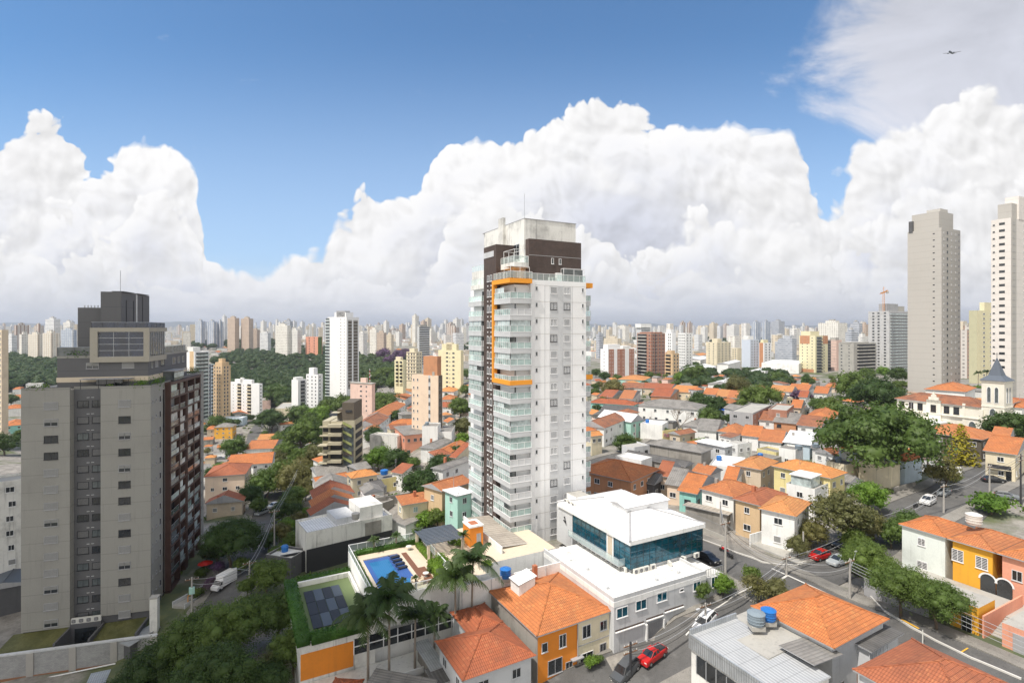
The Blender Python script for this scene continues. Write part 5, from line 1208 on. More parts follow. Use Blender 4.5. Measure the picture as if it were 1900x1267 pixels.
r_, w_, d_ = house((1618,1212),(1678,1176),(1586,1192),5.4,'sy','light_grey',FD,'lean-to with dark corrugated roof and white window grid between two orange roofs',cat='shed',name='lean_to',pitch=.05,nwin=0)
q = MB()
for k in range(6): q.box(.3+k*.8,.38,2.6,.36+k*.8,.44,5.2,'white_frame')
for k in range(4): q.box(.3,.38,2.6+k*.85,4.6,.44,2.66+k*.85,'white_frame')
q.build('window_grid', r_)
tank(PZ(938,1077,-37.2),.8,1.5,'tank_blue','blue water tank on the boundary wall beside the orange house roof',legs=.5)
# yellow, pink and pale green houses along the main street
def street_front(r_, w, d, col, gate, x0, depth=5.5, garage=None):
    q = MB(); q.box(-depth,x0,-3,-.01,x0+d,0.2+.0,col, top='concrete'); q.build('front_terrace', r_)
y1, w_, d_ = house((1848,1027),(1902,1004),(1760,1001),7.2,'hip','deep_yellow',TO,'bright yellow two storey house with white framed barred windows',pitch=.4,ov=.5,nwin=0,extra=[('b',-11.2,-2.4,-3,-6.8,9.,3.6,'deep_yellow'),('b',-6.798,-2.4,-3,.4,9.,1.4,'concrete')],at=(66.4,72.9,-38.2,9.,5.6))
for yy in (1.7,4.5): q = window(y1,'l',yy,4.3,1.4,1.7,'iron'); q.location.x = .5
q = window(y1,'l',1.2,.1,1.1,2.1,'n',name='gate'); q.location.x = -11.2; q.location.y = -1.2
q = MB(); q.box(-11.26,.6,-1,-11.2,4.2,2.6,'dark_trim'); q.build('garage_door', y1)
def arch(r_, yc, z, rad, x):
    q = MB()
    for k in range(10):
        a0, a1 = math.pi*k/10, math.pi*(k+1)/10
        p = [(x,yc+rad*math.cos(a0),z+rad*math.sin(a0)),(x,yc+rad*math.cos(a1),z+rad*math.sin(a1)),(x,yc+(rad+.22)*math.cos(a1),z+(rad+.22)*math.sin(a1)),(x,yc+(rad+.22)*math.cos(a0),z+(rad+.22)*math.sin(a0))]
        q.face(p[::-1],'white_frame'); q.face([(x+.02,yc,z)]+[p[0][:0] or (x+.02,p[0][1],p[0][2]),(x+.02,p[1][1],p[1][2])],'glass_dark')
    q.face([(x+.02,yc-rad,z-1.9),(x+.02,yc+rad,z-1.9),(x+.02,yc+rad,z),(x+.02,yc-rad,z)],'glass_dark'); q.build('porch_arch', r_)
arch(y1,1.,1.9+1.1,.85,.42)
y2, w_, d_ = house((1905,1064),(1960,1034),(1848,1027),7.2,'hip','salmon_paint',TO,'salmon pink house with arched porch, outside stair and grey garage door',pitch=.4,ov=.5,nwin=0,extra=[('b',-11.3,-4.,-3,-5.,3.,3.,'salmon_paint'),('b',-4.998,-4.,-3,.4,4.9,1.4,'concrete')],at=(70.0,66.1,-38.2,9.,7.65))
for yy in (5.6,2.2): q = window(y2,'l',yy,4.2,1.1,1.4,'g'); q.location.x = .5
q = MB(); q.box(-11.36,-3.4,-1.5,-11.3,2.,2.3,'grey_paint'); q.build('garage_door', y2)
arch(y2,6.9,3.0,.85,.42)
q = MB()
for k in range(12): q.box(-11.+k*.5,3.1,-2,-10.5+k*.5,4.7,-.2+k*.15,'concrete')
q.build('stair', y2)
q = MB(); q.box(-11.3,4.72,-2,-.4,4.9,2.9,'salmon_paint'); q.build('stair_wall', y2)
house((1760,995),(1800,975),(1682,982),7.,'hip','pale_green',TO,'pale green grey house with stepped gable next to the yellow house',pitch=.4,ov=.35,win='iron',nwin=1,at=(63.8,77.9,-38.0,8.,6.4))
tank(PZ(1807,972,-29.5),1.,1.7,'ac_white','white round water tank behind the pale green house roof')
# terrace row across the main street
house((1478,960),(1507,934),(1412,940),6.4,'hip',WP,TB_,'cream end house with a pale orange roof and paved forecourt at the crossing',pitch=.42)
house((1412,940),(1462,918),(1363,924),6.4,'hip','tan_paint',TR,'tan middle house with a red ribbed roof in the terrace row',pitch=.42)
house((1363,924),(1407,906),(1305,904),6.4,'hip',WP,TO,'white terrace house with orange hip roof above the slatted car port',pitch=.42)
q = house((1352,958),(1362,950),(1272,935),3.2,'sX',OC,'slats','car port with weathered slatted roof before the white terrace house',cat='car port',name='car_port',pitch=.05,nwin=0)
house((1294,918),(1332,889),(1264,905),4.2,'gy','teal_paint',TO,'small teal walled house with a steep orange roof',pitch=.5,win='k')
house((1264,903),(1292,878),(1238,894),4.4,'gy','peach_paint',FC,'peach house with dark fibre cement roof between two orange roofs',pitch=.45,win='w')
house((1240,886),(1264,866),(1220,879),4.8,'gy','peach_paint',TR,'peach house with narrow red orange roof behind the fibre cement one',pitch=.45)
house((1214,900),(1240,886),(1189,889),4.2,'gy','dark_grey',FD,'low dark fronted house with charcoal roof by the red roofed corner house',pitch=.4)
house((1172,895),(1226,871),(1102,860),6.5,'hip','terracotta_paint',TO,'big red walled house with orange hip roof half shaded by the white tower',pitch=.42)
house((1190,858),(1210,851),(1150,846),5.6,'flat',WP,WS,'white flat roofed annexe behind the big red walled house',nwin=0)
house((1272,867),(1289,860),(1176,838),3.6,'gy',OC,FD,'long low hall with a dark fibre cement roof',cat='hall',name='hall',nwin=0,pitch=.35)
house((1303,841),(1323,833),(1217,818),5.4,'hip',OC,FC,'hall with a long stained concrete side wall and grey roof',cat='hall',name='hall',nwin=0,pitch=.35)
house((1346,831),(1363,827),(1292,819),6.,'hip',GP,WS,'pale house with a whitish hip roof behind the stained concrete hall',pitch=.4)
house((1374,872),(1384,852),(1322,857),3.6,'flat',WP,WS,'white flat roof with small parapet behind the teal house',nwin=0)
house((1318,882),(1342,872),(1294,870),4.4,'gy',WP,TO,'small orange roof with a water tank behind the teal house')
house((1366,894),(1381,874),(1345,886),5.2,'gy',WP,TO,'narrow orange roof just behind the white terrace house')
house((1414,873),(1445,857),(1383,852),6.,'hip','beige_paint',TB_,'beige house with a light orange hip roof and dark veranda',pitch=.4)
house((1543,889),(1573,878),(1440,862),6.6,'hip','pale_yellow',TB_,'long pale yellow house with a wide light orange hip roof',pitch=.42)
r_, w_, d_ = house((1512,912),(1545,897),(1474,894),5.8,'flat',WP,'concrete','white cube house with a glazed box on its flat roof',extra=None)
q = MB(); q.box(1,1.2,5.8,min(5.5,w_-1),min(5.6,d_-.5),8.0,'glass_pale'); q.box(.7,.9,8.0,min(5.8,w_-.7),min(5.9,d_-.2),8.15,'white_frame'); q.build('roof_room', r_)
house((1682,858),(1716,848),(1554,833),5.6,'hip','pale_blue',TNW,'long bluish white building with a clean vivid orange roof',pitch=.4,nwin=0,cat='building')
r_, w_, d_ = house((1653,869),(1670,864),(1594,857),5.0,'flat',CP,'concrete','cream windowless block with cooling fans on its roof beside the vivid orange roof',nwin=0,cat='building')
q = MB(); q.box(.8,6,5,3,8,6.2,'ac_white'); q.box(1.,9,5,2.4,11,6.5,'ac_white'); q.lathe([(.0,6.5),(.9,6.5),(.9,7.1),(.0,7.1)],'ac_white',12,(1.6,10)); q.build('cooling_unit', r_)
house((1570,866),(1594,860),(1543,856),4.8,'flat',CP,FC,'small cream flat roofed block with barred windows left of the windowless one')
house((1505,827),(1517,813),(1453,819),4.2,'sx','pale_blue',WS,'pale blue shed roof shining behind the yellow house',nwin=0)
house((1552,837),(1564,819),(1507,827),4.4,'sx',WP,FC,'grey shed roof with a pale patch beside the pale blue one',nwin=0)
house((1476,838),(1490,831),(1448,832),5.2,'flat',WP,FC,'white box house with a blue tank and dark flat roof')
tank(PZ(1482,834,-33.),.9,1.3,'tank_grey','old grey tank on the dark flat roof of the box house'); tank(PZ(1514,830,-33.),.9,1.2,'tank_grey','grey tank on the slab behind the pale yellow house roof')
house((1452,823),(1465,806),(1410,814),4.4,'gy',WP,TO,'white house with plain orange roof next to the pale blue shed',pitch=.45)
house((1409,812),(1424,798),(1380,803),4.4,'gy',WP,TO,'orange roof adjoining the hip roofed house behind the dark patio',pitch=.45)
house((1440,842),(1460,838),(1385,838),3.4,'flat','pale_yellow',FC,'yellowish low building with grey slab and water tank',nwin=2)
house((1430,856),(1450,850),(1400,846),3.2,'flat',OC,FC,'grey concrete slab roof just behind the light orange hip',nwin=0)
house((1370,806),(1394,798),(1330,800),4.6,'hip',WP,TO,'white house with a pyramid shaped orange roof mid field',pitch=.6)
house((1331,801),(1345,783),(1296,793),4.6,'gy',WP,FC,'white house with fibre cement roof joined to the orange pyramid roof',pitch=.45)
house((1296,793),(1320,784),(1274,786),4.2,'hip',WP,FC,'white house with small grey hip roof behind the bare tree',pitch=.5)
house((1262,808),(1293,802),(1242,803),3.4,'gx',BP,TOL,'low rusty tiled roof beside the graffiti wall')
house((1297,761),(1312,752),(1200,745),6.6,'hip',WP,FC,'long white two storey building with grey roof and small windows',pitch=.35,win='g')
house((1250,791),(1262,782),(1200,778),3.,'sX',OC,FD,'dark low roof in front of the long white building',nwin=0)
r_, w_, d_ = house((1229,791),(1240,784),(1196,783),5.,'flat',WP,WS,'white garage building with grey roller door on the side street',nwin=0)
q = MB(); q.box(.5,-.05,-.5,2.9,-.003,3.,'grey_paint'); q.build('garage_door', r_)
gw = thing('graffiti_wall', 'yellowish street wall covered with purple and pink graffiti', 'wall', PZ(1230,815,-38.5), frame(TH)); q = MB(); q.box(0,0,-1,9,.25,3.,'pale_yellow'); q.build('wall', gw)
plain('graffiti_purple',(.22,.05,.30)); plain('graffiti_pink',(.70,.20,.45)); q = MB(); rr = random.Random(4)
for k in range(9):
    x = .6+k*.55; pts = [(x+.2*math.cos(t)*1.2,-.04,1.3+.7*math.sin(t+k)) for t in [i*.9 for i in range(5)]]; q.poly_tube(pts,.07,'graffiti_purple' if k % 3 else 'graffiti_pink',4)
q.build('graffiti', gw)
house((1122,795),(1165,778),(1090,784),6.2,'gx',WP,TOL,'white villa with an old orange roof and little balcony beside the tower',pitch=.42)
house((1171,784),(1196,779),(1154,766),6.,'gy','mint_paint',WS,'pale mint house with a pointed white metal roof',pitch=.6)
house((1176,753),(1186,748),(1104,742),3.6,'hip','teal_paint',TR,'long teal walled bungalow with brick red roof',pitch=.35)
house((1146,773),(1152,766),(1100,765),3.6,'flat',WP,WS,'white flat roof below the teal walled bungalow',nwin=0); house((1190,769),(1196,762),(1120,758),3.4,'sx',WP,FD,'dark grey sheet roof behind the white flat one',nwin=0)
house((1174,741),(1190,725),(1150,738),4.4,'gy',WP,TO,'white house with a steep orange gable behind the teal bungalow',pitch=.5)
house((1136,738),(1160,726),(1118,733),4.,'gy',BP,TR,'brick red roof at the foot of the tower balconies')
house((1244,737),(1260,723),(1212,731),5.,'gy','terracotta_paint',TR,'terracotta house with a skylight in its orange roof',pitch=.45)
house((1196,706),(1208,700),(1155,700),4.4,'hip','mint_paint',TB_,'long light orange roof below the brick tower',pitch=.4)
FR = [((1192,721),(1200,715),(1158,715),TOL,'weathered'),((1245,723),(1258,716),(1200,715),TR,'brick red'),((1282,729),(1308,720),(1255,722),TB_,'light orange'),((1328,733),(1340,726),(1310,728),TO,'small orange'),((1352,737),(1360,728),(1332,732),TB_,'pale orange'),((1368,739),(1378,729),(1352,735),TO,'bright orange')]
for k, (a, b, c_, t, nm) in enumerate(FR): house(a, b, c_, 4., 'gy', [WP,BP,CP,WP,PK,WP][k], t, ['old rusty roof farthest toward the white tower in the last row','wide brick red roof in the last row before the trees','broad light orange roof in the last row by the grey trees','small orange gable between two broader roofs in the last row','pale orange roof in the last row left of the umbrella tree','bright orange gable nearest the umbrella tree in the last row'][k], pitch=.45)
house((1356,749),(1371,744),(1338,742),6.,'hip','pale_blue',TO,'bluish house with orange hip roof and blue awning by the dark tree',pitch=.4)
q = thing('awning','bright blue canvas awning over the pavement by the dark tree','awning',PZ(1336,772,-37.),frame(TH)); m = MB(); add_roof(m,0,-6,4.5,3,2.6,'sx',.25,'blue_canopy',None,.1); m.build('canvas',q); m = MB(); [m.tube((.2,y,-1.5),(.2,y,2.6),.06,'iron',5) for y in (-5.8,2.8)]; m.build('post_pair',q)
r_, w_, d_ = house((1397,769),(1432,753),(1366,760),8.4,'flat','grey_paint','concrete','bare grey three storey building with a red brick side',win='g')
q = MB(); q.box(.0,-.04,-2,w_,-.003,8.3,'red_brick'); q.build('brick_side', r_)
house((1438,782),(1449,771),(1397,773),5.6,'gy',WP,TOL,'white house with a brown red roof next to the grey three storey building',pitch=.35)
house((1479,787),(1496,773),(1437,780),5.6,'gy','terracotta_paint',FC,'open brick fronted house with grey roof and balconies',pitch=.35,win='k')
house((1524,794),(1542,780),(1480,787),5.6,'gy',WP,TOL,'white house with rusty roof and two dark windows by the great tree',pitch=.35,win='k')
house((1545,780),(1562,765),(1508,763),6.,'hip',WP,TO,'vivid orange hip roof touching the great tree',pitch=.45)
house((1460,764),(1473,753),(1430,758),9.,'flat','red_brick','concrete','raw red brick block rising behind the brown roofed house')
house((1487,758),(1496,749),(1470,753),7.,'gy',BP,TO,'small orange roof beside the raw brick block')
for a, b, c_, t, nm in [((1470,728),(1480,722),(1434,722),TB_,'long pale orange roof beyond the purple flowering tree'),((1500,725),(1512,719),(1472,718),TO,'orange roof directly behind the purple flowering tree'),((1536,731),(1545,722),(1514,725),TO,'orange gable between the purple tree and the dark grove'),((1498,738),(1506,732),(1486,733),TR,'little red roof under the purple flowering tree'),((1424,736),(1432,730),(1402,731),TB_,'orange roof right of the umbrella tree'),((1452,742),(1462,736),(1438,738),TO,'low orange roof in front of the purple tree')]: house(a, b, c_, 4., 'gy', WP, t, nm, pitch=.4)
# right: around the church
house((1824,817),(1853,806),(1732,789),6.2,'hip','brown_concrete',TO,'wide orange hip roof with dark walls before the church',pitch=.40)
house((1872,818),(1888,804),(1846,806),5.4,'gy',CP,TO,'orange gable roof right of the conifer by the church',pitch=.4)
r_, w_, d_ = house((1888,845),(1912,820),(1826,834),6.4,'gy',CP,TO,'cream house with balcony and dark ground floor garages at the junction',pitch=.4)
q = MB(); q.box(-.4,1.,2.6,.5,d_-1,2.8,'cream_paint'); q.box(-.42,1,2.8,-.36,d_-1,3.7,'iron'); q.box(.40,2,-.5,.449,d_-5,2.4,'glass_dark'); q.build('balcony', r_)
house((1793,728),(1812,720),(1706,725),11.,'hip',WP,TO,'large orange hip roof of the convent wing behind the church',pitch=.35,nwin=0)
house((1868,753),(1895,744),(1836,748),9.5,'hip',WP,TO,'orange roof close behind the steeple of the church',pitch=.4,nwin=0)
house((1899,758),(1925,748),(1872,752),8.,'hip',WP,TO,'orange roof at the right edge behind the church trees',pitch=.4,nwin=0)
house((1840,712),(1850,707),(1825,711),9.,'hip','pink_paint',TR,'red roofed pink house far between the grey tower and cream tower')
q = thing('gate_wall','white garden wall with an arched garage gate facing the junction','wall',PZ(1784,893,-36.2),frame(TH-90+0)); m = MB(); m.box(0,-.15,-1,9,.15,3.3,'white_paint'); m.box(1.2,-.25,-1,1.6,.151,3.6,'brown_brick'); m.box(6.6,-.25,-1,7,.151,3.6,'brown_brick'); m.build('wall',q); m = MB(); m.box(1.9,-.2,-.9,6.3,-.151,2.7,'clean_white'); m.build('garage_door',q)
# centre left: the street of small houses
house((820,913),(878,895),(801,896),8.,'gx','tan_paint',TO,'tan house with orange roof, white awnings and blue trim beside the tower',pitch=.3,win='k')
house((848,922),(880,914),(830,908),8.6,'hip','mint_paint','white_sheet','mint green house with a crinkled pale metal roof at the tower foot',pitch=.3,win='g')
house((822,873),(876,854),(809,865),6.4,'gx',WP,FC,'white house with a grey beige roof left of the tower',pitch=.35)
house((745,939),(799,930),(737,927),6.,'sy',CP,TO,'small white house with orange roof and green window above the pergola',pitch=.18,win='gg')
house((752,976),(790,963),(742,957),3.1,'sx',WP,FC,'garage with a greenish corrugated roof before the small white house',pitch=.08,nwin=0)
r_, w_, d_ = house((569,993),(728,958),(561,966),7.4,'flat','white_dirty','white_sheet','long white warehouse with black painted lower wall beside the green roof',cat='warehouse',name='warehouse',nwin=0)
q = MB(); q.box(-.04,-.05,-2.5,w_,-.003,4.6,'black_wall'); q.box(w_*.66,-.06,4.6,w_*.86,-.003,7.3,'old_concrete'); q.build('black_wall', r_)
q = MB(); q.box(w_*.62,1,7.4,w_*.9,d_-.6,10.3,'white_dirty'); q.box(w_*.36,2,7.4,w_*.6,d_,8.6,'light_grey'); q.build('roof_block', r_)
tank(PZ(660,962,-38.9),.8,1.3,'pole_concrete','round concrete water tank on the long white warehouse')
bw = thing('low_wall','low black wall running beside the hedge of the green roof','wall',PZ(520,1062,-47.),frame(TH)); q = MB(); q.box(0,0,-2,20,.3,3.2,'black_wall'); q.build('wall',bw)
house((540,1040),(570,1022),(520,1018),3.5,'flat','dark_grey','white_dirty','low grey yard building between the street trees and the hedge roof',nwin=0)
house((576,958),(663,942),(574,946),5.2,'gy','grey_paint',TR,'foremost red roofed house of the row with a slate grey gable',pitch=.45,nwin=0)
house((578,942),(661,929),(579,929),5.6,'gy',WP,TO,'orange roofed house second in the row, white party wall',pitch=.45,nwin=0)
house((580,926),(659,915),(579,911),6.,'gy',WP,TR,'third house in the row with a brick red roof',pitch=.45,nwin=0)
house((584,908),(652,900),(583,893),6.,'gy',CP,FC,'fourth house in the row with a grey roof and cream gable',pitch=.4,nwin=0)
house((586,896),(648,885),(584,888),6.4,'gx',WP,TO,'orange roof fifth in the row beside the cream workshop',pitch=.4,nwin=0)
house((652,889),(703,881),(637,880),6.,'hip',CP,TB_,'light orange hip roof next to the blue water tank',pitch=.4)
house((662,901),(743,885),(654,890),3.6,'flat','pale_yellow',FC,'long pale yellow low block with grey roof slab')
tank(PZ(713,880,-43.),1.1,1.5,'tank_blue','blue water tank standing among the grey roof slabs')
house((588,885),(648,877),(586,867),4.6,'gx',WP,FC,'wide weathered grey roof with small skylights',nwin=0,pitch=.3)
house((598,862),(650,853),(587,851),4.6,'hip',WP,TO,'orange hip roof at the feet of the stepped concrete building',pitch=.45)
house((664,873),(690,868),(652,863),4.2,'gx',OC,FC,'small grey roof beside the weathered wide one',nwin=0)
house((690,908),(716,903),(676,897),4.4,'gx','white_dirty',FD,'grey gabled shed with stained walls in the yards',cat='shed',name='shed',nwin=0)
q = thing('yard_wall','long mould streaked concrete yard wall behind the warehouse','wall',PZ(664,948,-43.),frame(TH)); m = MB(); m.box(0,0,-3,14,.25,2.5,'old_concrete'); m.build('wall',q)
house((700,940),(730,930),(680,925),3.2,'flat','old_concrete',FC,'rough grey lean-to roof in the yards behind the warehouse',nwin=0)
r_, w_, d_ = house((750,808),(791,804),(737,795),8.2,'sy','salmon_paint',FC,'salmon three storey building with a corrugated canopy roof',pitch=.06,win='n',nwin=3)
house((737,812),(750,807),(722,796),8.,'flat','white_dirty','concrete','white stained block joined to the salmon building',nwin=0)
house((838,803),(845,791),(792,799),5.,'flat',WP,FC,'wide flat grey roofed hall behind the salmon building',nwin=0); house((812,793),(818,786),(786,790),8.,'flat',WP,FC,'white roof box on the hall under the beige tower',nwin=0)
house((790,791),(798,783),(722,787),4.6,'hip',WP,TO,'long orange roof at the foot of the beige tower',pitch=.4)
house((808,833),(840,818),(792,824),4.4,'gx',WP,FC,'pale grey sheet roof with orange strip beside the salmon building',nwin=0)
house((836,841),(868,823),(812,836),4.6,'gx',CP,TO,'orange roof stepping down to the white tower',nwin=0); house((846,850),(876,831),(838,845),4.4,'sx',CP,TR,'narrow red tiled roof just left of the white tower',nwin=0)
house((746,880),(768,872),(736,872),5.,'sx',WP,TR,'red roof peeping between the dark trees')
for a, b, c_, t, nm in [((697,801),(706,793),(676,797),TO,'nearest orange roof of the hillside terrace'),((700,791),(723,774),(676,777),TOL,'darker spotted roof second in the hillside terrace'),((720,772),(753,751),(686,769),TO,'long orange roof in the middle of the hillside terrace'),((752,742),(765,733),(722,738),TO,'upper orange roof of the hillside terrace'),((764,728),(770,723),(740,727),TB_,'topmost orange roof of the hillside terrace')]: house(a, b, c_, 5.5, 'gx' , WP, t, nm, pitch=.45)
for a, b, c_, h, k, w, t, nm in [((843,727),(853,722),(820,722),6,'hip',WP,TB_,'pale orange roof under the cream tower'),((845,742),(850,736),(821,738),5,'hip',WP,TO,'orange roof behind the beige tower on its right'),((838,756),(846,750),(820,750),5,'gy',WP,TR,'reddish roof beside the palm behind the beige tower'),
  ((456,880),(469,860),(379,884),9.,'hip','peach_paint',TR,'peach apartment house with red roof beside the dark tower'),((452,930),(459,920),(379,936),4.,'gx',BP,TR,'low red roof at the foot of the peach apartment house'),
  ((505,859),(512,840),(431,851),5.5,'gy',WP,TO,'white gabled hall with orange roof on the left street'),((508,832),(526,816),(462,829),5,'gy',WP,TO,'white house with three little windows and orange gable'),((532,814),(541,805),(482,812),4.5,'gy',WP,TB_,'orange roof with a satellite dish beyond the white gable'),
  ((520,789),(545,786),(490,790),6.5,'gx',WP,TO,'white house with orange roof below the broad round tree'),((432,792),(440,787),(402,790),9.,'hip','yellow_paint',FC,'yellow three storey house with white shutters'),((402,796),(405,791),(385,794),7,'hip',BP,TO,'beige house joined to the yellow house'),
  ((450,776),(459,773),(396,777),6,'flat','pale_blue',WS,'bluish grey flat block behind the yellow house'),((463,768),(468,764),(426,766),5,'gx',WP,TO,'orange roof at the foot of the white apartment block'),((540,758),(553,747),(519,752),7,'flat',CP,'concrete','cream block with roof box right of the broad round tree'),
  ((502,743),(504,738),(486,741),8,'flat',PK,'concrete','pinkish block right of the white apartment block'),((505,725),(509,720),(492,722),6,'hip',PK,TR,'reddish house at the park edge'),((575,746),(591,741),(552,744),5,'gx',WP,TO,'orange roof under the twin white blocks'),((600,736),(609,731),(582,733),5,'gx',WP,TO,'small orange roof left of the slim white tower'),
  ((40,722),(45,719),(22,723),6,'hip',WP,TO,'white villa with orange roof left of the dark tower'),((44,738),(50,734),(24,737),6,'gy',WP,TO,'orange roof below the white villa at the left edge'),((44,757),(50,752),(9,756),6,'hip',WP,TO,'broad orange roof in the middle of the left edge'),((46,788),(50,780),(10,786),6,'hip','teal_paint',TO,'turquoise house with orange roof at the left edge'),
  ((78,712),(84,708),(52,711),7,'flat',WP,'concrete','white flat roofed villa at the forest edge'),((470,872),(500,866),(462,866),4,'flat',WP,FC,'white low roof between the street trees')]: house(a, b, c_, h, k, w, t, nm, pitch=.42)
FHL = ['first coral roof on the far hillside by the park','second coral roof up the far hillside','widest orange roof on the far hillside','lower orange roof on the far hillside','orange roof nearest the park on the far hillside','cream flat house on the far hillside','orange roof of the clearing left of the pale grid tower','yellow orange roof at the foot of the pale grid tower','orange roof beside the avenue of cypresses','pale orange roof above the purple trees','reddish roof right of the purple trees','small orange roof at the avenue']
for k, (x, y, w, c_) in enumerate([(384,645,14,TO),(400,643,12,TO),(421,646,22,TB_),(405,654,16,TO),(428,656,18,TO),(402,665,26,CP),(497,648,22,TO),(506,650,9,'tile_new'),(700,650,16,TO),(722,646,22,TO),(716,655,12,TR),(740,650,16,TB_)]):
    if c_ == CP: house((x,y),(x+w*.4,y-2),(x-w*.6,y-1),6,'flat',CP,'concrete',FHL[k],nwin=0)
    else: house((x,y),(x+w*.4,y-2),(x-w*.6,y-1),5,'gx',WP,c_,FHL[k],nwin=0,pitch=.5)
# left edge: slab block, dark yard and sports hall roof
r_, w_, d_ = house((41,893),(48,880),(-40,900),24,'flat','white_dirty','concrete','white slab block with small windows behind the dark tower at the left edge',nwin=1)
house((70,1080),(90,1050),(-60,1100),5.,'gx','dark_grey','slate','dark hall with a blue grey roof at the left edge',nwin=0,pitch=.2)
house((240,1200),(298,1168),(212,1222),2.6,'sx','dark_grey',ZN,'metal roofed shed between the block wall and the big trees',cat='shed',name='shed',nwin=0,pitch=.08)
house((192,1275),(206,1246),(155,1290),2.8,'sx',OC,ZN,'small shed with a shiny roof in the bottom left corner',cat='shed',name='shed',nwin=0,pitch=.08)
# ---------------------------------------------------------------- named towers
AL, ALL = 'apartment tower', 'apartment tower'
def crane(o, w, d, H):
    c = thing('tower_crane', 'orange tower crane working above the netted tower', 'crane', o.location+Vector((0,0,H)), o.rotation_euler[2]+.6)
    q = MB(); 
    for s in (-.7,.7):
        for t in (-.7,.7): q.tube((4+s,4+t,-3),(4+s,4+t,18),.09,'crane_paint',4)
    for k in range(12): z = -2+k*1.7; q.tube((3.3,3.3,z),(4.7,3.3,z+1.7),.1,'crane_paint',3); q.tube((3.3,4.7,z),(3.3,3.3,z+1.7),.1,'crane_paint',3)
    q.build('mast', c)
    q = MB()
    for s in (-.6,.6): q.tube((-22,4+s,18),(26,4+s,18),.09,'crane_paint',4)
    q.tube((-22,4,19.4),(26,4,19.2),.08,'crane_paint',4)
    for k in range(32): x = -22+1.5*k; q.tube((x,4-.6,18),(x+.75,4,19.3),.05,'crane_paint',3); q.tube((x+.75,4,19.3),(x+1.5,4+.6,18),.08,'crane_paint',3)
    q.tube((4,4,18),(4,4,24),.25,'crane_paint',4); q.tube((4,4,24),(24,4,19.3),.06,'crane_paint',3); q.tube((4,4,24),(-20,4,19.3),.06,'crane_paint',3); q.build('jib', c)
    q = MB(); q.box(-21,3.2,16.2,-17,4.8,18,'concrete'); q.build('counterweight', c)
def T(label, x0, yt, x1, x2, D, base, wall, F_=(), L_=(), **k): return tower(label, x0, yt, x1, x2, D, base, wall=wall, F_=F_, L_=L_, **k)
paint('greige', (.46,.44,.405), dirt=.12, stain=.12, lines=3., scale=.06); paint('warm_white', (.70,.66,.62), dirt=.15, stain=.15, lines=3.); paint('khaki', (.50,.48,.32), dirt=.15, stain=.2); paint('straw', (.74,.68,.45), dirt=.15, stain=.2); paint('net_grey', (.50,.50,.50), dirt=.4, stain=.4, lines=3.); paint('cornflower', (.55,.60,.68), dirt=.1, stain=.2)
T('very tall plain greige tower with one column of slot windows on its broad side',1747,422,1782,1684,246,-36,'greige',F_=[('w',.12,.6,.9,'w'),('w',.3,1.,1.2,'d'),('w',.52,.6,.9,'w'),('w',.75,.6,.9,'w'),('w',.92,.6,.9,'w')],L_=[('w',.22,.8,.5,'n')],boxes=[(.05,.1,.8,.9,8.5,'greige'),(.3,.2,.7,.6,10.5,'greige'),(-.012,.84,.1,.96,5.5,'dark_grey')],maxw=26)
T('pale pinkish white tower at the right edge with paired windows and a roof terrace',1876,404,1960,1839,231,-36,'warm_white',L_=[('w',.86,.8,.7,'n'),('w',.45,2.0,1.1,'hb')],F_=[('w',.08,1.,1.,'n'),('w',.13,.9,1.,'n'),('strip',0.,.2,'greige',.04),('w',.5,1.4,1.1,'w')],boxes=[(.1,.1,1.,.8,7.5,'greige'),(.3,-.0,1.,.7,11,'warm_white')],maxw=26)
T('straw coloured tower with khaki edge between the greige and the pinkish tower',1813,576,1846,1798,335,-37,'straw',F_=[('w',.38,2.4,1.2,'w'),('w',.75,1.6,1.,'w')],L_=[('strip',0,1.,'khaki',.04)],boxes=[(.5,.2,1,.8,6,'straw')],maxw=24)
T('netted tower under construction topped by the orange crane',1650,577,1690,1611,520,-48,'net_grey',F_=[('balc',.05,.95,'light_grey',1.2,'glass_pale','grey_paint')],L_=[('w',.2,2.,1.5,'n'),('w',.5,2.,1.5,'n'),('w',.75,2.,1.5,'n')],boxes=[(.1,.2,.6,.6,8,'grey_paint'),(.6,.3,1,.9,6,'concrete')],extra=crane)
T('cream tower with brown brick bands at top and foot',1513,623,1536,1483,520,-50,'straw',F_=[('balc',.1,.5,'white_paint',1.2,'glass_smoke'),('strip',.6,1.,'terracotta_paint',.06,0,34),('w',.7,1.2,1.2,'w')],L_=[('w',.2,.9,1.,'n'),('w',.5,.9,1.,'n'),('w',.8,.9,1.,'n'),('strip',.35,.95,'terracotta_paint',.04,0,34),('strip',.1,.95,'terracotta_paint',.04,33,0)],boxes=[(.0,.3,.7,.9,5,'straw')])
T('concrete grey tower with rows of dark recessed balconies',1584,637,1626,1556,470,-45,'concrete',F_=[('balc',.15,.95,'concrete',1.4,'concrete','dark_trim')],L_=[('w',.8,1.5,1.1,'n'),('w',.3,1.,1.1,'n')],boxes=[(.0,.2,.8,.9,1.5,'concrete')])
T('mauve beige slab with dark stair slots behind the concrete grey tower',1552,631,1562,1535,540,-46,'pink_paint',L_=[('strip',.6,1.,'dark_trim',.05),('band','concrete',.3,.1)],boxes=[(.2,.2,.8,.8,3,'concrete')])
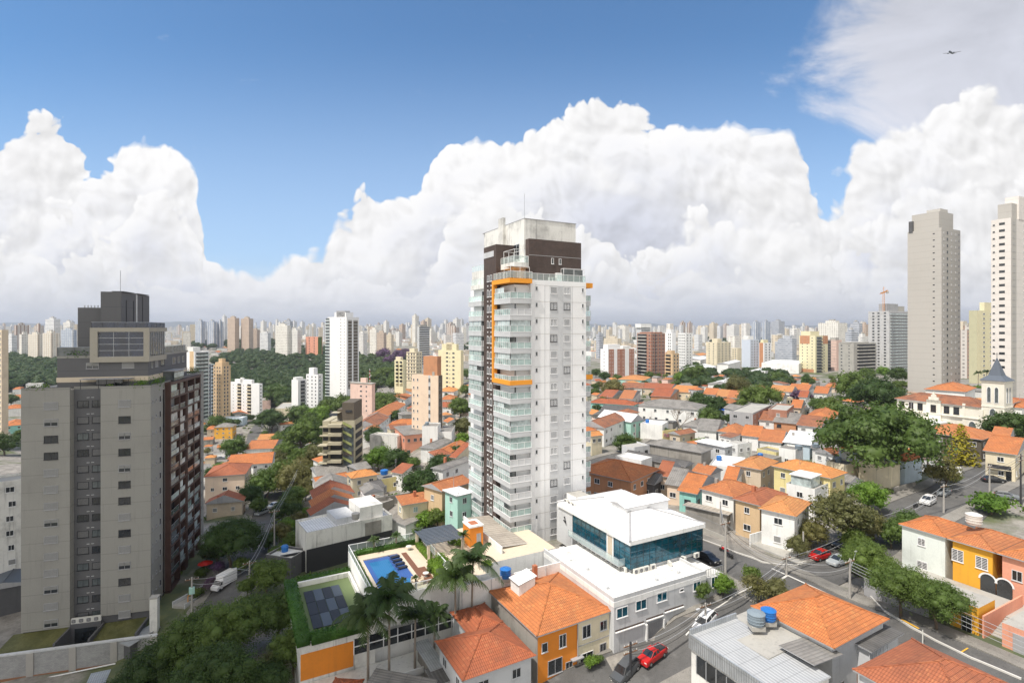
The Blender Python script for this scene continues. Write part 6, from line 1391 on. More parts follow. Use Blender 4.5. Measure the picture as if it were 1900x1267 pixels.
T('white tower with vertical red brick bays and balconies',1128,648,1178,1114,450,-46,'clean_white',F_=[('strip',.03,.22,'red_brick',.04),('strip',.34,.62,'red_brick',.04),('strip',.78,.97,'red_brick',.04),('w',.08,1.3,1.6,'w'),('w',.17,1.3,1.6,'w'),('w',.40,1.4,1.6,'w'),('w',.56,1.4,1.6,'w'),('w',.83,1.3,1.6,'w'),('w',.93,1.3,1.6,'w')],L_=[('w',.5,.8,.8,'n')],boxes=[(.05,.2,.5,.8,4.5,'clean_white'),(.6,.2,.9,.9,3,'white_paint')])
T('raw red brick tower shell with open floors under construction',1208,618,1234,1182,460,-46,'red_brick',F_=[('w',.15,1.2,1.5,'n'),('w',.4,1.2,1.5,'n'),('strip',.27,.33,'dark_trim',.05),('w',.62,1.2,1.5,'n'),('w',.85,1.2,1.5,'n'),('band','concrete',.35,.08)],L_=[('balc',.3,.95,'concrete',1.2,'concrete','dark_trim'),('w',.12,1.2,1.4,'n'),('band','concrete',.3,.05)],boxes=[(.1,.1,.9,.9,1.4,'red_brick')])
T('ochre yellow tower with deep loggias beside the brick shell',1248,656,1260,1234,440,-44,'tan_paint',F_=[('w',.3,1.4,1.4,'n'),('w',.75,1.4,1.4,'n')],L_=[('balc',.25,.9,'tan_paint',1.2,'tan_paint','dark_trim')],boxes=[(.1,.2,.6,.8,3,'tan_paint')])
T('white tower with red stripe behind the ochre yellow tower',1247,617,1254,1231,540,-48,'clean_white',L_=[('strip',.5,.75,'terracotta_paint',.04,20,0),('w',.2,1.2,1.4,'n'),('w',.4,1.2,1.4,'n'),('w',.9,1.2,1.4,'n')],boxes=[(.1,.2,.8,.7,4,'clean_white')])
T('white tower with a grid of small dark windows next to the ochre one',1272,618,1285,1258,560,-48,'white_paint',F_=[('w',.3,1.2,1.2,'n'),('w',.7,1.2,1.2,'n')],L_=[('w',.15,1.2,1.2,'n'),('w',.35,1.2,1.2,'n'),('w',.6,1.2,1.2,'n'),('w',.85,1.2,1.2,'n')])
T('cream slab block with two roof boxes left of the white warehouses',1330,635,1356,1310,650,-50,'cream_paint',F_=[('w',.15,1.5,1.2,'n'),('w',.4,1.5,1.2,'n'),('w',.65,1.5,1.2,'n'),('w',.9,1.5,1.2,'n')],L_=[('w',.3,1.5,1.2,'n'),('w',.7,1.5,1.2,'n')],boxes=[(.2,.2,.5,.7,5,'cream_paint')])
T('bluish white slab block with regular square windows',1392,630,1408,1376,600,-50,'cornflower',F_=[('w',.2,1.4,1.2,'n'),('w',.5,1.4,1.2,'n'),('w',.8,1.4,1.2,'n')],boxes=[(.0,.2,.6,.8,4.5,'white_paint')])
T('orange ribbed white block right of the bluish slab',1417,636,1431,1408,600,-50,'clean_white',F_=[('w',.3,1.6,1.6,'n'),('w',.75,1.6,1.6,'n')],L_=[('strip',.1,.9,'terracotta_paint',.04)],boxes=[(.1,.2,.7,.8,4,'straw')])
T('broad cream block behind the white warehouses',1368,646,1377,1357,680,-50,'cream_paint',L_=[('w',.3,1.4,1.2,'n'),('w',.7,1.4,1.2,'n')])
T('small grey stepped tower with a disc shaped lookout roof',1190,607,1206,1181,700,-50,'light_grey',F_=[('band','glass_smoke',1.2,.05)],boxes=[(.1,.1,.9,.9,4,'light_grey'),(-.1,-.1,1.1,1.1,5,'white_paint')])
T('slim tall white tower with dark brown stepped windows on its narrow side',643,588,666,608,500,-72,'clean_white',F_=[('strip',.12,.42,'brown_concrete',.05,3,14),('strip',.55,.9,'brown_concrete',.05,3,14),('band','white_frame',.35,.12)],L_=[('w',.3,1.0,.8,'n'),('w',.12,.7,.7,'n'),('balc',.9,1.1,'white_paint',1.,'glass_pale')],boxes=[(.1,.1,.7,.7,5,'clean_white'),(.1,.15,.5,.6,6.4,'grey_paint')])
T('beige apartment tower with a terracotta box on its roof',813,697,821,764,200,-47,'peach_paint',F_=[('strip',.1,.9,'brown_concrete',.05),('w',.4,1.2,1.2,'n')],L_=[('strip',.29,.36,'light_grey',.03),('w',.325,.8,1.2,'k'),('w',.77,.6,1.0,'w'),('w',.92,.6,1.0,'w')],boxes=[(.05,.04,.95,.56,7.5,'terracotta_paint'),(-.0,.14,.02,.22,1.7,'concrete')],parapet=.3)
T('pale yellow tower with small square windows behind the beige one',855,650,860,813,380,-46,'straw',L_=[('w',.32,1.8,1.1,'n'),('w',.6,1.8,1.1,'n'),('w',.48,.6,.6,'n')],boxes=[(.1,.2,.9,.85,5,'straw'),(.1,.4,.9,.65,6,'cream_paint')])
T('grey and white banded office tower left of the pale yellow one',778,606,797,774,700,-50,'light_grey',F_=[('band','glass_dark',1.3,.05)],boxes=[(.1,.1,.8,.9,3,'concrete')],cat='office tower',name='office_tower')
T('cream block with dark balconies below the grey banded tower',748,668,753,732,420,-48,'straw',L_=[('balc',.1,.4,'straw',1.2,'straw','dark_trim'),('balc',.55,.85,'straw',1.2,'straw','dark_trim')],boxes=[(.1,.3,.9,.9,3,'cream_paint')])
T('cream tower with exposed frame and slotted front below the banded tower',772,653,783,754,450,-48,'cream_paint',F_=[('w',.3,1.2,1.6,'n'),('w',.7,1.2,1.6,'n')],L_=[('w',.2,1.2,1.6,'n'),('w',.45,1.2,1.6,'n'),('w',.75,1.2,1.6,'n'),('band','brown_concrete',.3,.1)],boxes=[(.2,.3,.8,.8,3.5,'cream_paint')])
T('squat pinkish block with wide eaves in the trees beside the slim white tower',690,711,695,650,330,-56,'pink_paint',L_=[('w',.5,1.6,.9,'n'),('w',.25,1.,.9,'n')],boxes=[(-.1,-.03,1.1,1.03,.7,'concrete'),(.2,.3,.8,.55,3.5,'pink_paint')])
T('left of the two small white blocks, with a striped balcony side',553,705,569,541,430,-72,'clean_white',F_=[('balc',.3,.8,'grey_paint',.8,'grey_paint','dark_trim')],boxes=[(.1,.4,.9,.9,2.5,'white_paint')])
T('right of the two small white blocks, with a roof box and square windows',590,695,599,568,450,-72,'clean_white',F_=[('w',.4,1.2,1.2,'n')],L_=[('w',.2,1.2,1.2,'n'),('w',.5,1.2,1.2,'n'),('w',.85,1.2,1.2,'n')],boxes=[(.1,.4,.9,.8,6,'clean_white')])
T('broad white apartment block with two columns of loggias in the valley',481,712,487,423,470,-84,'clean_white',F_=[('w',.5,1.2,1.2,'n')],L_=[('balc',.26,.38,'beige_paint',1.,'cream_paint','dark_trim'),('balc',.58,.70,'beige_paint',1.,'cream_paint','dark_trim'),('w',.5,.7,.7,'n'),('w',.84,.7,.7,'n')],boxes=[(.1,.25,.9,.8,3.5,'clean_white'),(.1,.55,.7,.62,5,'white_paint')])
T('white tower with horizontal glazed balconies just behind the dark tower',361,652,388,346,420,-78,'clean_white',F_=[('balc',.1,.95,'white_paint',1.5,'glass_pale','glass_smoke')],L_=[('strip',.1,.6,'tan_paint',.04)],boxes=[(.0,.2,.5,.9,4,'white_paint')])
T('narrow navy blue tower squeezed behind the tan one',392,676,398,387,455,-80,'pale_blue',L_=[('strip',.1,.9,'glass_navy',.05)],F_=[('band','dark_trim',1.4,.05)])
T('tan tower with brown window columns in the valley',412,678,428,396,440,-80,'tan_paint',F_=[('w',.3,1.2,1.8,'n'),('w',.65,1.2,1.8,'n')],L_=[('w',.25,1.2,1.5,'n'),('w',.55,1.2,1.5,'n'),('w',.85,1.2,1.5,'n')],boxes=[(.1,.1,.9,.9,3,'tan_paint'),(.3,.3,.7,.7,6,'tan_paint')])
T('beige tower with pale window stripes cut by the left edge',3,612,7,-60,300,-62,'beige_paint',L_=[('w',.05,1.6,1.3,'w'),('w',.2,1.6,1.3,'w'),('band','cream_paint',.5,.04)],cat=AL)
T('coral and lime green low block beyond the park',590,625,598,567,1000,-60,'salmon_paint',F_=[('strip',.0,.9,'leaf_bright',.1)],L_=[('w',.3,3.,1.2,'n'),('w',.7,3.,1.2,'n')],limit=20)
# mid-distance blocks, one mesh each: x0, ytop, x1, x2, D, facade, label
FTL = [(373,596,381,362,1300,7,'white and navy tower, outermost of the trio behind the dark tower'),(396,597,404,383,1300,7,'white and navy tower, middle of the trio'),(408,597,415,402,1310,7,'slender navy tower closing the trio'),(436,590,444,422,1200,3,'first of two tan brick towers beyond the park'),(462,591,470,447,1200,3,'second tan brick tower, with a shaded side'),
 (533,604,536,511,1000,5,'white tower with a regular window grid beyond the park'),(552,612,559,533,1000,0,'paler tower adjoining the window grid tower'),(538,596,541,527,1100,4,'dark glazed tower peeping over the grid tower'),(497,618,501,482,1150,2,'low banded white office beyond the park'),(477,612,480,466,1250,3,'small brownish block right of the tan pair'),
 (30,603,54,26,1200,6,'brown and beige tower in the left skyline group'),(40,620,56,36,950,5,'cream block in front of the brown beige tower at left'),(70,620,80,52,900,8,'cream twin slab in the left skyline group'),(95,618,111,79,880,8,'largest cream slab beside the dark tower'),(72,604,79,63,1100,6,'slim brown tower between the cream slabs'),
 (100,592,112,84,1150,2,'white banded tower with a stepped top left of the dark tower'),(134,612,139,113,1000,7,'navy glass block just left of the dark tower'),(130,598,138,117,1150,0,'white tower over the navy glass block'),(22,622,29,11,1000,2,'bluish white block low at the left'),
 (1402,598,1412,1394,1500,7,'grey striped tower, first of the pair left of the cream brown tower'),(1420,597,1430,1413,1500,7,'second striped tower of the pair'),(1445,596,1456,1431,1550,4,'blue grey double tower'),(1555,599,1572,1518,800,5,'wide white stepped block behind the cream brown tower'),(1594,600,1600,1577,900,4,'dark blue glass tower behind the concrete grey tower'),(1606,602,1610,1598,920,3,'dark brown tower beside the blue glass one'),
 (1580,616,1592,1571,700,4,'grey low block before the blue glass tower'),(1600,624,1612,1590,720,0,'small white block at the foot of the netted tower'),(1802,612,1800,1783,420,6,'pinkish tower seen in the gap right of the greige tower'),(1266,598,1272,1262,1500,6,'brown striped tower, one of two above the window grid tower'),(1280,599,1285,1275,1500,6,'second brown striped tower above the window grid tower'),
 (1324,600,1330,1316,1700,1,'lone cream tower on the skyline above the cream slab'),(1308,607,1313,1300,1650,0,'short white tower left of the lone cream tower'),(1362,604,1380,1348,1600,0,'pair of white slabs above the bluish slab'),(1160,605,1168,1130,1900,5,'wide cream slabs on the skyline right of the white tower'),(1390,610,1396,1386,1550,7,'thin black and white tower left of the striped pair'),
 (674,618,681,664,1100,0,'white block just right of the slim white tower'),(712,617,716,699,1000,3,'orange brown block beyond the avenue'),(698,611,702,686,1050,5,'white tower left of the orange brown block'),(845,607,852,831,1300,6,'pinkish white tower near the big tower balconies'),(726,621,730,716,1050,1,'cream block right of the orange brown one'),(800,612,806,795,1500,5,'pale tower right of the grey banded office'),(1470,628,1478,1446,750,4,'slate blue office block left of the cream brown tower'),(1450,634,1458,1438,800,4,'paler blue office beside the slate blue one'),(1112,620,1118,1106,900,4,'grey tower close to the right balconies of the big tower'),(1146,628,1150,1120,850,1,'cream roofline behind the white and red brick tower')]
for x0, yt, x1, x2, D, k, lb in FTL: far_tower(x0, yt, x1, x2, D, FW[k], lb, None)
# ---------------------------------------------------------------- skyline blocks
ORD = 'first second third fourth fifth sixth seventh eighth ninth tenth eleventh twelfth thirteenth fourteenth fifteenth sixteenth seventeenth eighteenth nineteenth twentieth twenty-first twenty-second twenty-third twenty-fourth twenty-fifth twenty-sixth twenty-seventh twenty-eighth twenty-ninth thirtieth'.split()
COLN = ['white','beige','banded white','brown','blue grey','pale cream','striped brown','navy striped','sandy']
sky_rng = random.Random(21)
ZN_ = [('above the dark tower shoulder',332,362,7,(2200,4200)),('above the park',415,610,40,(1700,4500)),('right of the slim white tower',668,775,38,(1500,4200)),('left of the big white tower',775,872,34,(1500,4200)),('right of the big white tower',1103,1180,16,(2200,4500)),('over the brick shell',1206,1300,12,(2600,4500)),('in the middle right',1300,1480,24,(2200,4500)),('near the crane tower',1480,1610,10,(2200,4000)),('at the far left',0,140,14,(2500,4500))]
for zn, xa, xb, n, (Da, Db) in ZN_:
    rows = []
    for i in range(n):
        x = xa+(xb-xa)*(i+sky_rng.uniform(.1,.9))/n; D = sky_rng.uniform(Da, Db); h = sky_rng.choice((24,34,44,55,64,78,84))*sky_rng.uniform(.8,1.15)
        if 'middle right' in zn or 'brick' in zn: h *= .8
        yt = HY-(h-52)/D*F; wpx = sky_rng.uniform(15,26)/D*F; k = sky_rng.choice((0,0,0,2,2,5,5,5,1,8,4,3,6))
        rows.append((x, yt, wpx, D, k))
    cnt = {}
    for x, yt, wpx, D, k in sorted(rows):
        cnt[k] = cnt.get(k, 0)+1
        far_tower(x, yt, x+wpx*.55, x-wpx*.5, D, FW[k], '%s from the left of the %s skyline towers %s' % (ORD[cnt[k]-1], COLN[k], zn), 'skyline towers '+zn, top=.5)
# the endless low city beyond: one mass
def city_mass():
    n = 5200; rng = np.random.default_rng(5); mats = [FW[0],FW[5],FW[2],FW[1],'tile_orange','white_paint','beige_paint','light_grey']; mb = MB()
    for i in range(n):
        D = 900+7500*rng.random()**1.3; t = rng.uniform(-1.0, 1.0); X = t*D; px_ = CX+t*F; tall = rng.random() < (.10 if D < 2000 else .42)
        pyg = HY+50/D*F
        if D < 1500 and (350 < px_ < 770): continue
        if D < 1300 and px_ < 110: continue
        h = rng.uniform(25,62) if tall else rng.uniform(5,11); s = rng.uniform(8,17) if tall else rng.uniform(8,20)
        z = g1(X, D); m = mats[rng.integers(0,4)] if tall else mats[rng.integers(3,8)]; a = .5
        c, s_ = math.cos(a)*s/2, math.sin(a)*s/2; P = [(X-c+s_,D-s_-c),(X+c+s_,D+s_-c),(X+c-s_,D+s_+c),(X-c-s_,D-s_+c)]
        for j in range(4): p, q = P[j], P[(j+1)%4]; mb.face([(*p,z-3),(*q,z-3),(*q,z+h),(*p,z+h)], 'white_paint' if m == 'tile_orange' else m)
        mb.face([(*p,z+h) for p in P], 'tile_orange' if m in ('tile_orange','white_paint') else 'concrete')
    mb.build('distant_city', kind='stuff', label='endless pale houses and blocks of the distant city', category='city')
city_mass()
# ---------------------------------------------------------------- woods
def inpoly(x, y, P):
    c = False; j = len(P)-1
    for i in range(len(P)):
        if (P[i][1] > y) != (P[j][1] > y) and x < (P[j][0]-P[i][0])*(y-P[i][1])/(P[j][1]-P[i][1])+P[i][0]: c = not c
        j = i
    return c
def woods(name, label, polys, Dr, n, mat, rr=(4.,7.5), seed=1, sz=.7):
    rng = np.random.default_rng(seed); C = []; N = []; S = []; V = []; Fc = []; o = 0; cv, cf = ico(); k = 0; tries = 0; pts = []
    xs = [p[0] for P in polys for p in P]; 
    while k < n and tries < n*60:
        tries += 1; D = math.exp(rng.uniform(math.log(Dr[0]), math.log(Dr[1]))); px_ = rng.uniform(min(xs), max(xs)); X = (px_-CX)/F*D; z = g1(X, D); py = HY-(z+5)/D*F
        if not any(inpoly(px_, py, P) for P in polys): continue
        k += 1; r = rng.uniform(*rr); c = np.array([X, D, z+r*1.0]); m = 90; d = rng.normal(size=(m,3)); d /= np.linalg.norm(d,axis=1)[:,None]; d[:,2] = np.abs(d[:,2])*1.0-.15
        C.append(c+d*np.array([r,r,r*sz])*rng.uniform(.82,1.12,(m,1))); nn = d+rng.normal(size=(m,3))*.4; N.append(nn/np.linalg.norm(nn,axis=1)[:,None]); S.append(np.full(m, r*.17)*rng.uniform(.7,1.3,m))
        V.append(cv*np.array([r,r,r*sz])*.86*(1+rng.normal(size=(len(cv),1))*.09)+c); Fc.append(cf+o); o += len(cv)
    me = quads_mesh(name, np.concatenate(C), np.concatenate(N), np.concatenate(S), [mat], .7, (np.concatenate(V), np.concatenate(Fc)))
    return link(name, me, None, kind='stuff', label=label, category='woods')
woods('forest','wooded park filling the valley behind the white block',[[(395,668),(425,655),(470,640),(520,648),(560,642),(664,640),(664,742),(560,752),(500,745),(430,735),(400,700)]],(500,1500),1500,'leaf_forest',seed=2)
woods('forest','dark forest slope left of the dark tower',[[(-5,660),(60,655),(112,650),(112,712),(40,712),(-5,725)]],(420,1300),420,'leaf_forest',seed=3)
woods('woods','leafy patches filling the valley between streets and roofs',[[(380,745),(430,740),(560,752),(660,745),(700,735),(690,780),(560,830),(520,800),(470,770),(380,800)]],(330,520),90,'leaf_forest',(2.5,4.5),seed=8)
woods('woods','belt of trees around the avenue behind the slim tower',[[(664,650),(700,658),(760,650),(775,668),(740,700),(664,740)]],(330,1000),240,'leaf_forest',seed=4)
woods('woods','tree belt between the low houses and the white warehouses',[[(1262,672),(1290,668),(1330,690),(1345,716),(1270,712)],[(1350,690),(1380,684),(1425,690),(1482,692),(1490,720),(1345,722)]],(330,620),110,'leaf_forest',(3.,5.5),seed=5)
woods('woods','thin lines of far trees across the middle of the city',[[(340,637),(480,632),(560,634),(560,641),(340,648)],[(1100,624),(1180,622),(1180,630),(1100,632)],[(1290,625),(1480,630),(1480,640),(1290,634)],[(850,640),(872,638),(872,650),(850,652)]],(800,2200),330,'leaf_forest',(5.,9.),seed=6)
# ---------------------------------------------------------------- single trees
TL = [
 (300,1228,72,'bigdark','big dark tree above the metal shed, lowest in the corner'),(372,1172,74,'big','large green tree before the pavement of the left street'),(440,1150,68,'big','broad bright topped tree in the middle of the corner grove'),(508,1132,56,'big','sunlit spreading tree touching the hedge roof wall'),(400,1245,80,'bigdark','largest dark tree in front of the corner grove'),(545,1195,50,'big','dense tree next to the orange end wall'),(490,1262,52,'bigdark','dark tree half cut by the bottom edge'),(235,1285,60,'bigdark','tree hugging the small shiny shed at the bottom'),(500,1235,34,'loose','olive tree with pale flowers among the dark grove'),(590,1225,26,'loose','thin tree with pale leaves before the orange end wall'),
 (432,992,56,'bigdark','tall dark tree beside the peach apartment house'),(499,1062,36,'mid','green street tree right of the left street near the wires'),(493,893,28,'mid','round street tree before the peach apartment house'),(548,882,36,'olive','loose olive tree over the left street'),(566,905,20,'loose','thin crowned tree beside the orange roofs'),(520,985,20,'olive','small dark tree in the middle of the street cars'),(545,1000,20,'mid','low green tree before the white warehouse'),(531,832,22,'mid','dark round tree above the left street'),(568,800,34,'mid','large tree cluster top left of the stepped concrete building'),(585,842,24,'olive','olive tree touching the stepped concrete building'),(435,826,24,'mid','round tree in the little car park'),(501,775,34,'umbrella_dark','broad round umbrella shaped tree in the valley'),(556,765,22,'mid','tree right of the broad round one'),(588,768,22,'bright','yellow green tree before the slim white tower'),(392,752,22,'dark','dark tree at the shoulder of the dark tower'),(405,782,18,'mid','tree behind the bluish flat block'),(515,728,24,'mid','trees right of the white apartment block'),(541,735,14,'dark','small dark tree left of the twin blocks'),(577,725,9,'dark','dark tree between the twin white blocks'),
 (640,748,24,'mid','leafy tree at the foot of the slim white tower'),(676,752,24,'mid','dense tree right under the squat pinkish block'),(712,745,26,'mid','tree at the upper end of the terrace street'),(738,708,24,'mid','large crown left of the beige tower'),(715,690,20,'umbrella','spreading tree near the red radio mast'),(690,700,14,'mid','tree just left of the radio mast'),(735,770,12,'dark','small tree at the side of the hillside terrace'),(752,768,9,'loose','pale leafed little tree by the hillside terrace'),
 (694,806,19,'dark','round dark tree right of the stepped building'),(703,845,24,'bright','bright green tree in the yards'),(737,848,25,'dark','tall dark tree before the salmon building'),(768,856,13,'mid','small leafy tree under the salmon building'),(816,862,26,'dark','dark tree between the grey roofs'),(783,893,34,'dark','biggest dark tree left of the white tower foot'),(855,752,22,'mid','green tree beside the tower balconies, uppermost'),(858,790,20,'olive','grey green tree beside the tower balconies'),(860,813,14,'bright','round yellow green tree beside the tower balconies'),(866,692,10,'mid','tree between cream tower and balconies'),(864,722,12,'mid','tree low between cream tower and balconies'),(792,960,20,'bush','orange tinged tree before the mint house'),(812,955,18,'mid','dark leafy tree before the mint house'),(780,972,12,'bush','citrus tree by the greenish garage roof'),(645,985,8,'shrub','shrub at the end of the warehouse'),
 (1297,1090,21,'mid','young street tree before the grey office wall'),(1341,1080,20,'bright','bright young tree at the office corner'),(1405,1085,26,'loose','open crowned shrub tree at the crossing'),(1440,1092,24,'olive','low olive tree behind the patchy orange roof'),(1096,1226,14,'bush','bright hedge like shrub before the cream front'),(1112,1222,9,'shrub','small dark shrub beside the cream house door'),
 (1612,1035,50,'big','left crown of the great street trees on the main street'),(1672,1078,58,'big','middle crown of the great street trees'),(1742,1106,54,'big','right crown of the great street trees by the yellow garage'),(1560,950,56,'loose','large olive tree with pale blossoms by the crossing'),(1612,915,32,'bright','bright green tree behind the olive one'),(1506,985,28,'olive','low olive tree before the cream end house'),(1600,965,36,'olive','shaded olive tree over the parked cars'),(1690,972,32,'mid','dark green tree before the pale green house'),(1655,985,26,'mid','leafy tree right of the parked cars'),(1838,935,32,'bush','round shrub with pale flowers on the junction island'),
 (1748,872,30,'loose','dark open crowned tree on the corner by the vivid orange roof'),(1768,885,14,'shrub','clipped shrub beside the garage gate'),(1632,800,108,'umbrella','great spreading umbrella tree in front of the church'),(1540,815,26,'bright','light green tree at the left foot of the great tree'),(1588,716,34,'mid','dark grove tree, left crown'),(1622,728,38,'dark','dark grove tree, tallest crown'),(1655,738,28,'dark','dark grove tree, right crown'),(1545,757,26,'mid','tree between orange roofs and the great tree'),(1520,750,18,'mid','tree left of the grove near the purple ones'),(1668,693,16,'dark','blackish tree against the greige tower'),(1669,712,14,'umbrella','dome shaped tree at the greige tower foot'),(1610,692,14,'mid','tree before the netted tower'),(1640,688,12,'bright','light tree before the netted tower'),(1873,788,38,'dark','big dark tree right of the church'),(1895,690,12,'dark','tree at the right edge by the pinkish tower'),(1695,755,9,'dark','small conifer like tree before the convent wall'),(1757,765,13,'dark','bushy tree before the convent windows'),
 (1299,743,21,'dark','dark tree by the long white building, upper'),(1326,752,23,'dark','dark tree next to the blue awning'),(1317,772,21,'mid','round green tree before the dark pair'),(1409,734,41,'umbrella','bright umbrella shaped tree in the right middle'),(1160,817,20,'mid','leafy tree with a pole at the side street villa'),(1178,820,13,'loose','drooping thin tree beside the villa tree'),(1158,833,9,'bush','low bush under the villa tree'),(1137,719,20,'olive','tree among the orange roofs right of the white tower'),(1106,690,9,'dark','thin dark tree by the white and red tower'),(1122,697,11,'dark','dark tree at the foot of the white and red tower'),(1145,700,9,'mid','low tree before the white and red tower'),(1204,696,9,'mid','tree at the foot of the brick shell'),(1136,893,17,'bright','bright green tree at the tower side by the red walled house'),(1160,902,12,'bright','smaller bright tree beside the blue glass building'),(1108,905,14,'mid','tree in the corner under the right balconies'),(1102,728,12,'mid','tree touching the right balconies'),
 (1290,690,22,'mid','tree behind the last roofs, left'),(1368,712,22,'olive','brownish tree left of the umbrella tree'),(1262,700,12,'bright','yellow green tree below the ochre tower'),(1480,733,13,'purple','purple flowering tree among the orange roofs'),(1500,736,9,'purple','smaller purple flowering tree'),(1445,700,16,'mid','tree before the cream tower with brown bands'),(1500,706,12,'mid','tree at the foot of the cream brown tower'),
 (712,655,16,'purple','left purple tree of the avenue'),(738,660,16,'purple','middle purple tree of the avenue'),(752,655,12,'purple','right purple tree of the avenue'),(722,668,12,'purple','lower purple tree of the avenue'),
 (10,820,22,'dark','dark tree at the left edge below the turquoise house'),(12,1035,28,'bigdark','dark tree behind the hall at the left edge'),(36,805,10,'mid','tree beside the turquoise house'),(20,740,12,'dark','dark tree between the roofs at the left edge'),(395,1030,14,'shrub','shrub in the garden of the dark tower'),(375,1062,12,'shrub','dark shrub near the red parasol'),(392,1080,13,'purple','purple blossoming shrub by the dark tower entrance'),(405,1050,12,'purple','second purple shrub by the dark tower garden'),(365,1100,13,'shrub','low shrub before the entrance ramp'),(455,880,10,'mid','small tree by the peach house balcony'),(590,930,8,'shrub','shrub at the row house fronts'),
 (466,915,22,'dark','dark tree against the peach apartment house corner'),(528,872,26,'mid','full tree arching over the left street'),(512,850,20,'olive','olive tree beside the white low roof'),(577,882,22,'mid','tree between the street and the first red roofs'),(556,846,22,'mid','bushy tree under the large cluster'),(520,812,17,'mid','tree beside the three window house'),(547,803,24,'dark','dark tree in the long street grove'),(604,806,15,'mid','tree touching the corner balconies of the stepped building'),(400,1012,26,'dark','dark tree at the foot of the rust brown balconies'),(448,1045,15,'mid','young tree on the left pavement'),(519,1022,20,'mid','low crown by the tall street pole'),(553,965,18,'olive','olive tree at the warehouse corner'),(540,935,20,'mid','tree over the parked cars of the left street'),(470,1130,24,'mid','tree before the van, right pavement'),(560,905,16,'dark','dark tree before the foremost row house'),(575,780,20,'mid','tree behind the stepped building, left'),(610,752,18,'mid','tree in front of the slim white tower, left'),(650,775,18,'dark','dark tree behind the roof tower of the stepped building'),(780,712,18,'mid','tree left of the beige tower, upper'),(756,715,16,'dark','dark tree left of the beige tower, lower'),(850,838,16,'dark','dark tree wedged against the balconies'),(905,948,10,'bush','shrub at the tower foot'),(545,918,22,'mid','wide tree between the street grove and the row houses'),(522,945,18,'dark','dark crown at the bend of the left street'),(480,935,16,'mid','tree before the low red roof'),(535,975,18,'bright','fresh green tree by the yard building'),(497,1000,17,'dark','dark crown near the tall street pole'),(562,862,20,'olive','olive crown close to the orange hip roof'),(458,1085,16,'mid','small street tree behind the van'),(1480,1010,20,'olive','olive crown before the forecourt edge'),(1590,1002,26,'mid','mid green crown between the parked cars and the great trees'),(1395,1062,16,'shrub','leafy shrub at the crossing corner'),(1235,800,10,'mid','street tree by the graffiti wall'),(1420,790,9,'mid','yard tree behind the white garage'),(1350,775,10,'dark','dark yard tree by the grey three storey building'),(1268,842,8,'shrub','shrub beside the dark long hall')]
for cx, cy, rr_, kd, lb in TL:
    sz = {'bigdark':1.,'big':1.,'shrub':1.,'bush':1.}.get(kd, 1.); 
    tree(cx, cy, rr_, kd, lb, rm_cap=18 if rr_ > 90 else 13, name='shrub' if kd in ('shrub','bush') else 'tree', cat='shrub' if kd in ('shrub','bush') else 'tree')
def conifer(P, h, r, mat, label):
    o = thing('conifer', label, 'tree', P, 0); C = []; N = []
    for k in range(26):
        t = k/26; rr = r*(1-t)**.8+.2; z = h*(.06+.94*t); m = int(70*(1-t)+10); a = RNG.uniform(0,6.28,m); q = RNG.uniform(.35,1,m)*rr
        C.append(np.stack([q*np.cos(a), q*np.sin(a), z-q*.22+RNG.normal(size=m)*.12],1)); nn = np.stack([np.cos(a)*.5,np.sin(a)*.5,np.ones(m)],1)+RNG.normal(size=(m,3))*.4; N.append(nn/np.linalg.norm(nn,axis=1)[:,None])
    C = np.concatenate(C); N = np.concatenate(N); link('crown', quads_mesh('crown', C, N, np.full(len(C), .42)*RNG.uniform(.7,1.3,len(C)), [mat]), o)
    q = MB(); q.tube((0,0,-1),(0,0,h*.9),.22,'bark',6,.05); q.build('trunk', o); return o
Pc = G(1783,862); conifer(Pc, 11., 4.6, 'leaf_yellow', 'golden green pyramid conifer before the orange hip roof')
for k, (x, y, s, hh, lb) in enumerate([(683,-65,1.9,9.6,'palm nearest the orange end wall'),(722,-66,2.3,11.,'tallest palm in front of the podium windows'),(770,-68,1.5,7.8,'thin palm right of the tallest one'),(806,-70,1.2,7.2,'small palm over the white terrace roof'),(845,-72.7,2.05,10.6,'palm before the pool deck corner'),(875,-73.8,1.95,12.2,'rear palm next to the blue roof tank'),(1730,722,1.2,9.,'palm behind the convent roof'),(1815,722,1.2,9.,'left palm behind the church'),(1830,722,1.2,9.5,'right palm behind the church'),(680,872,.9,4.5,'fan palm in the yard by the stepped building'),(829,752,1.,7.,'dark palm behind the beige tower'),(1350,692,1.1,8.,'palm among the far tree belt'),(18,708,1.,3.,'palm at the forest edge')]):
    Pp = G(x,y) if y > 0 else Vector(((x-CX)/F*-y, -y, g1((x-CX)/F*-y, -y)))
    palm(Pp, hh, s, lb, v=k)
bt = thing('tree', 'bare leafless tree on the side street before the long white building', 'tree', G(1262,803), 0); q = MB(); rb = random.Random(8)
def br(p, d, L, r, n):
    e = p+d*L; q.tube(p, e, r, 'bark_pale', 5, r*.65, cap=False)
    if n:
        for k in range(3): nd = (d+Vector((rb.uniform(-.8,.8),rb.uniform(-.8,.8),rb.uniform(-.1,.6)))).normalized(); br(e, nd, L*.72, r*.6, n-1)
br(Vector((0,0,-1)), Vector((0,0,1)), 3.4, .26, 5); q.build('branches', bt)
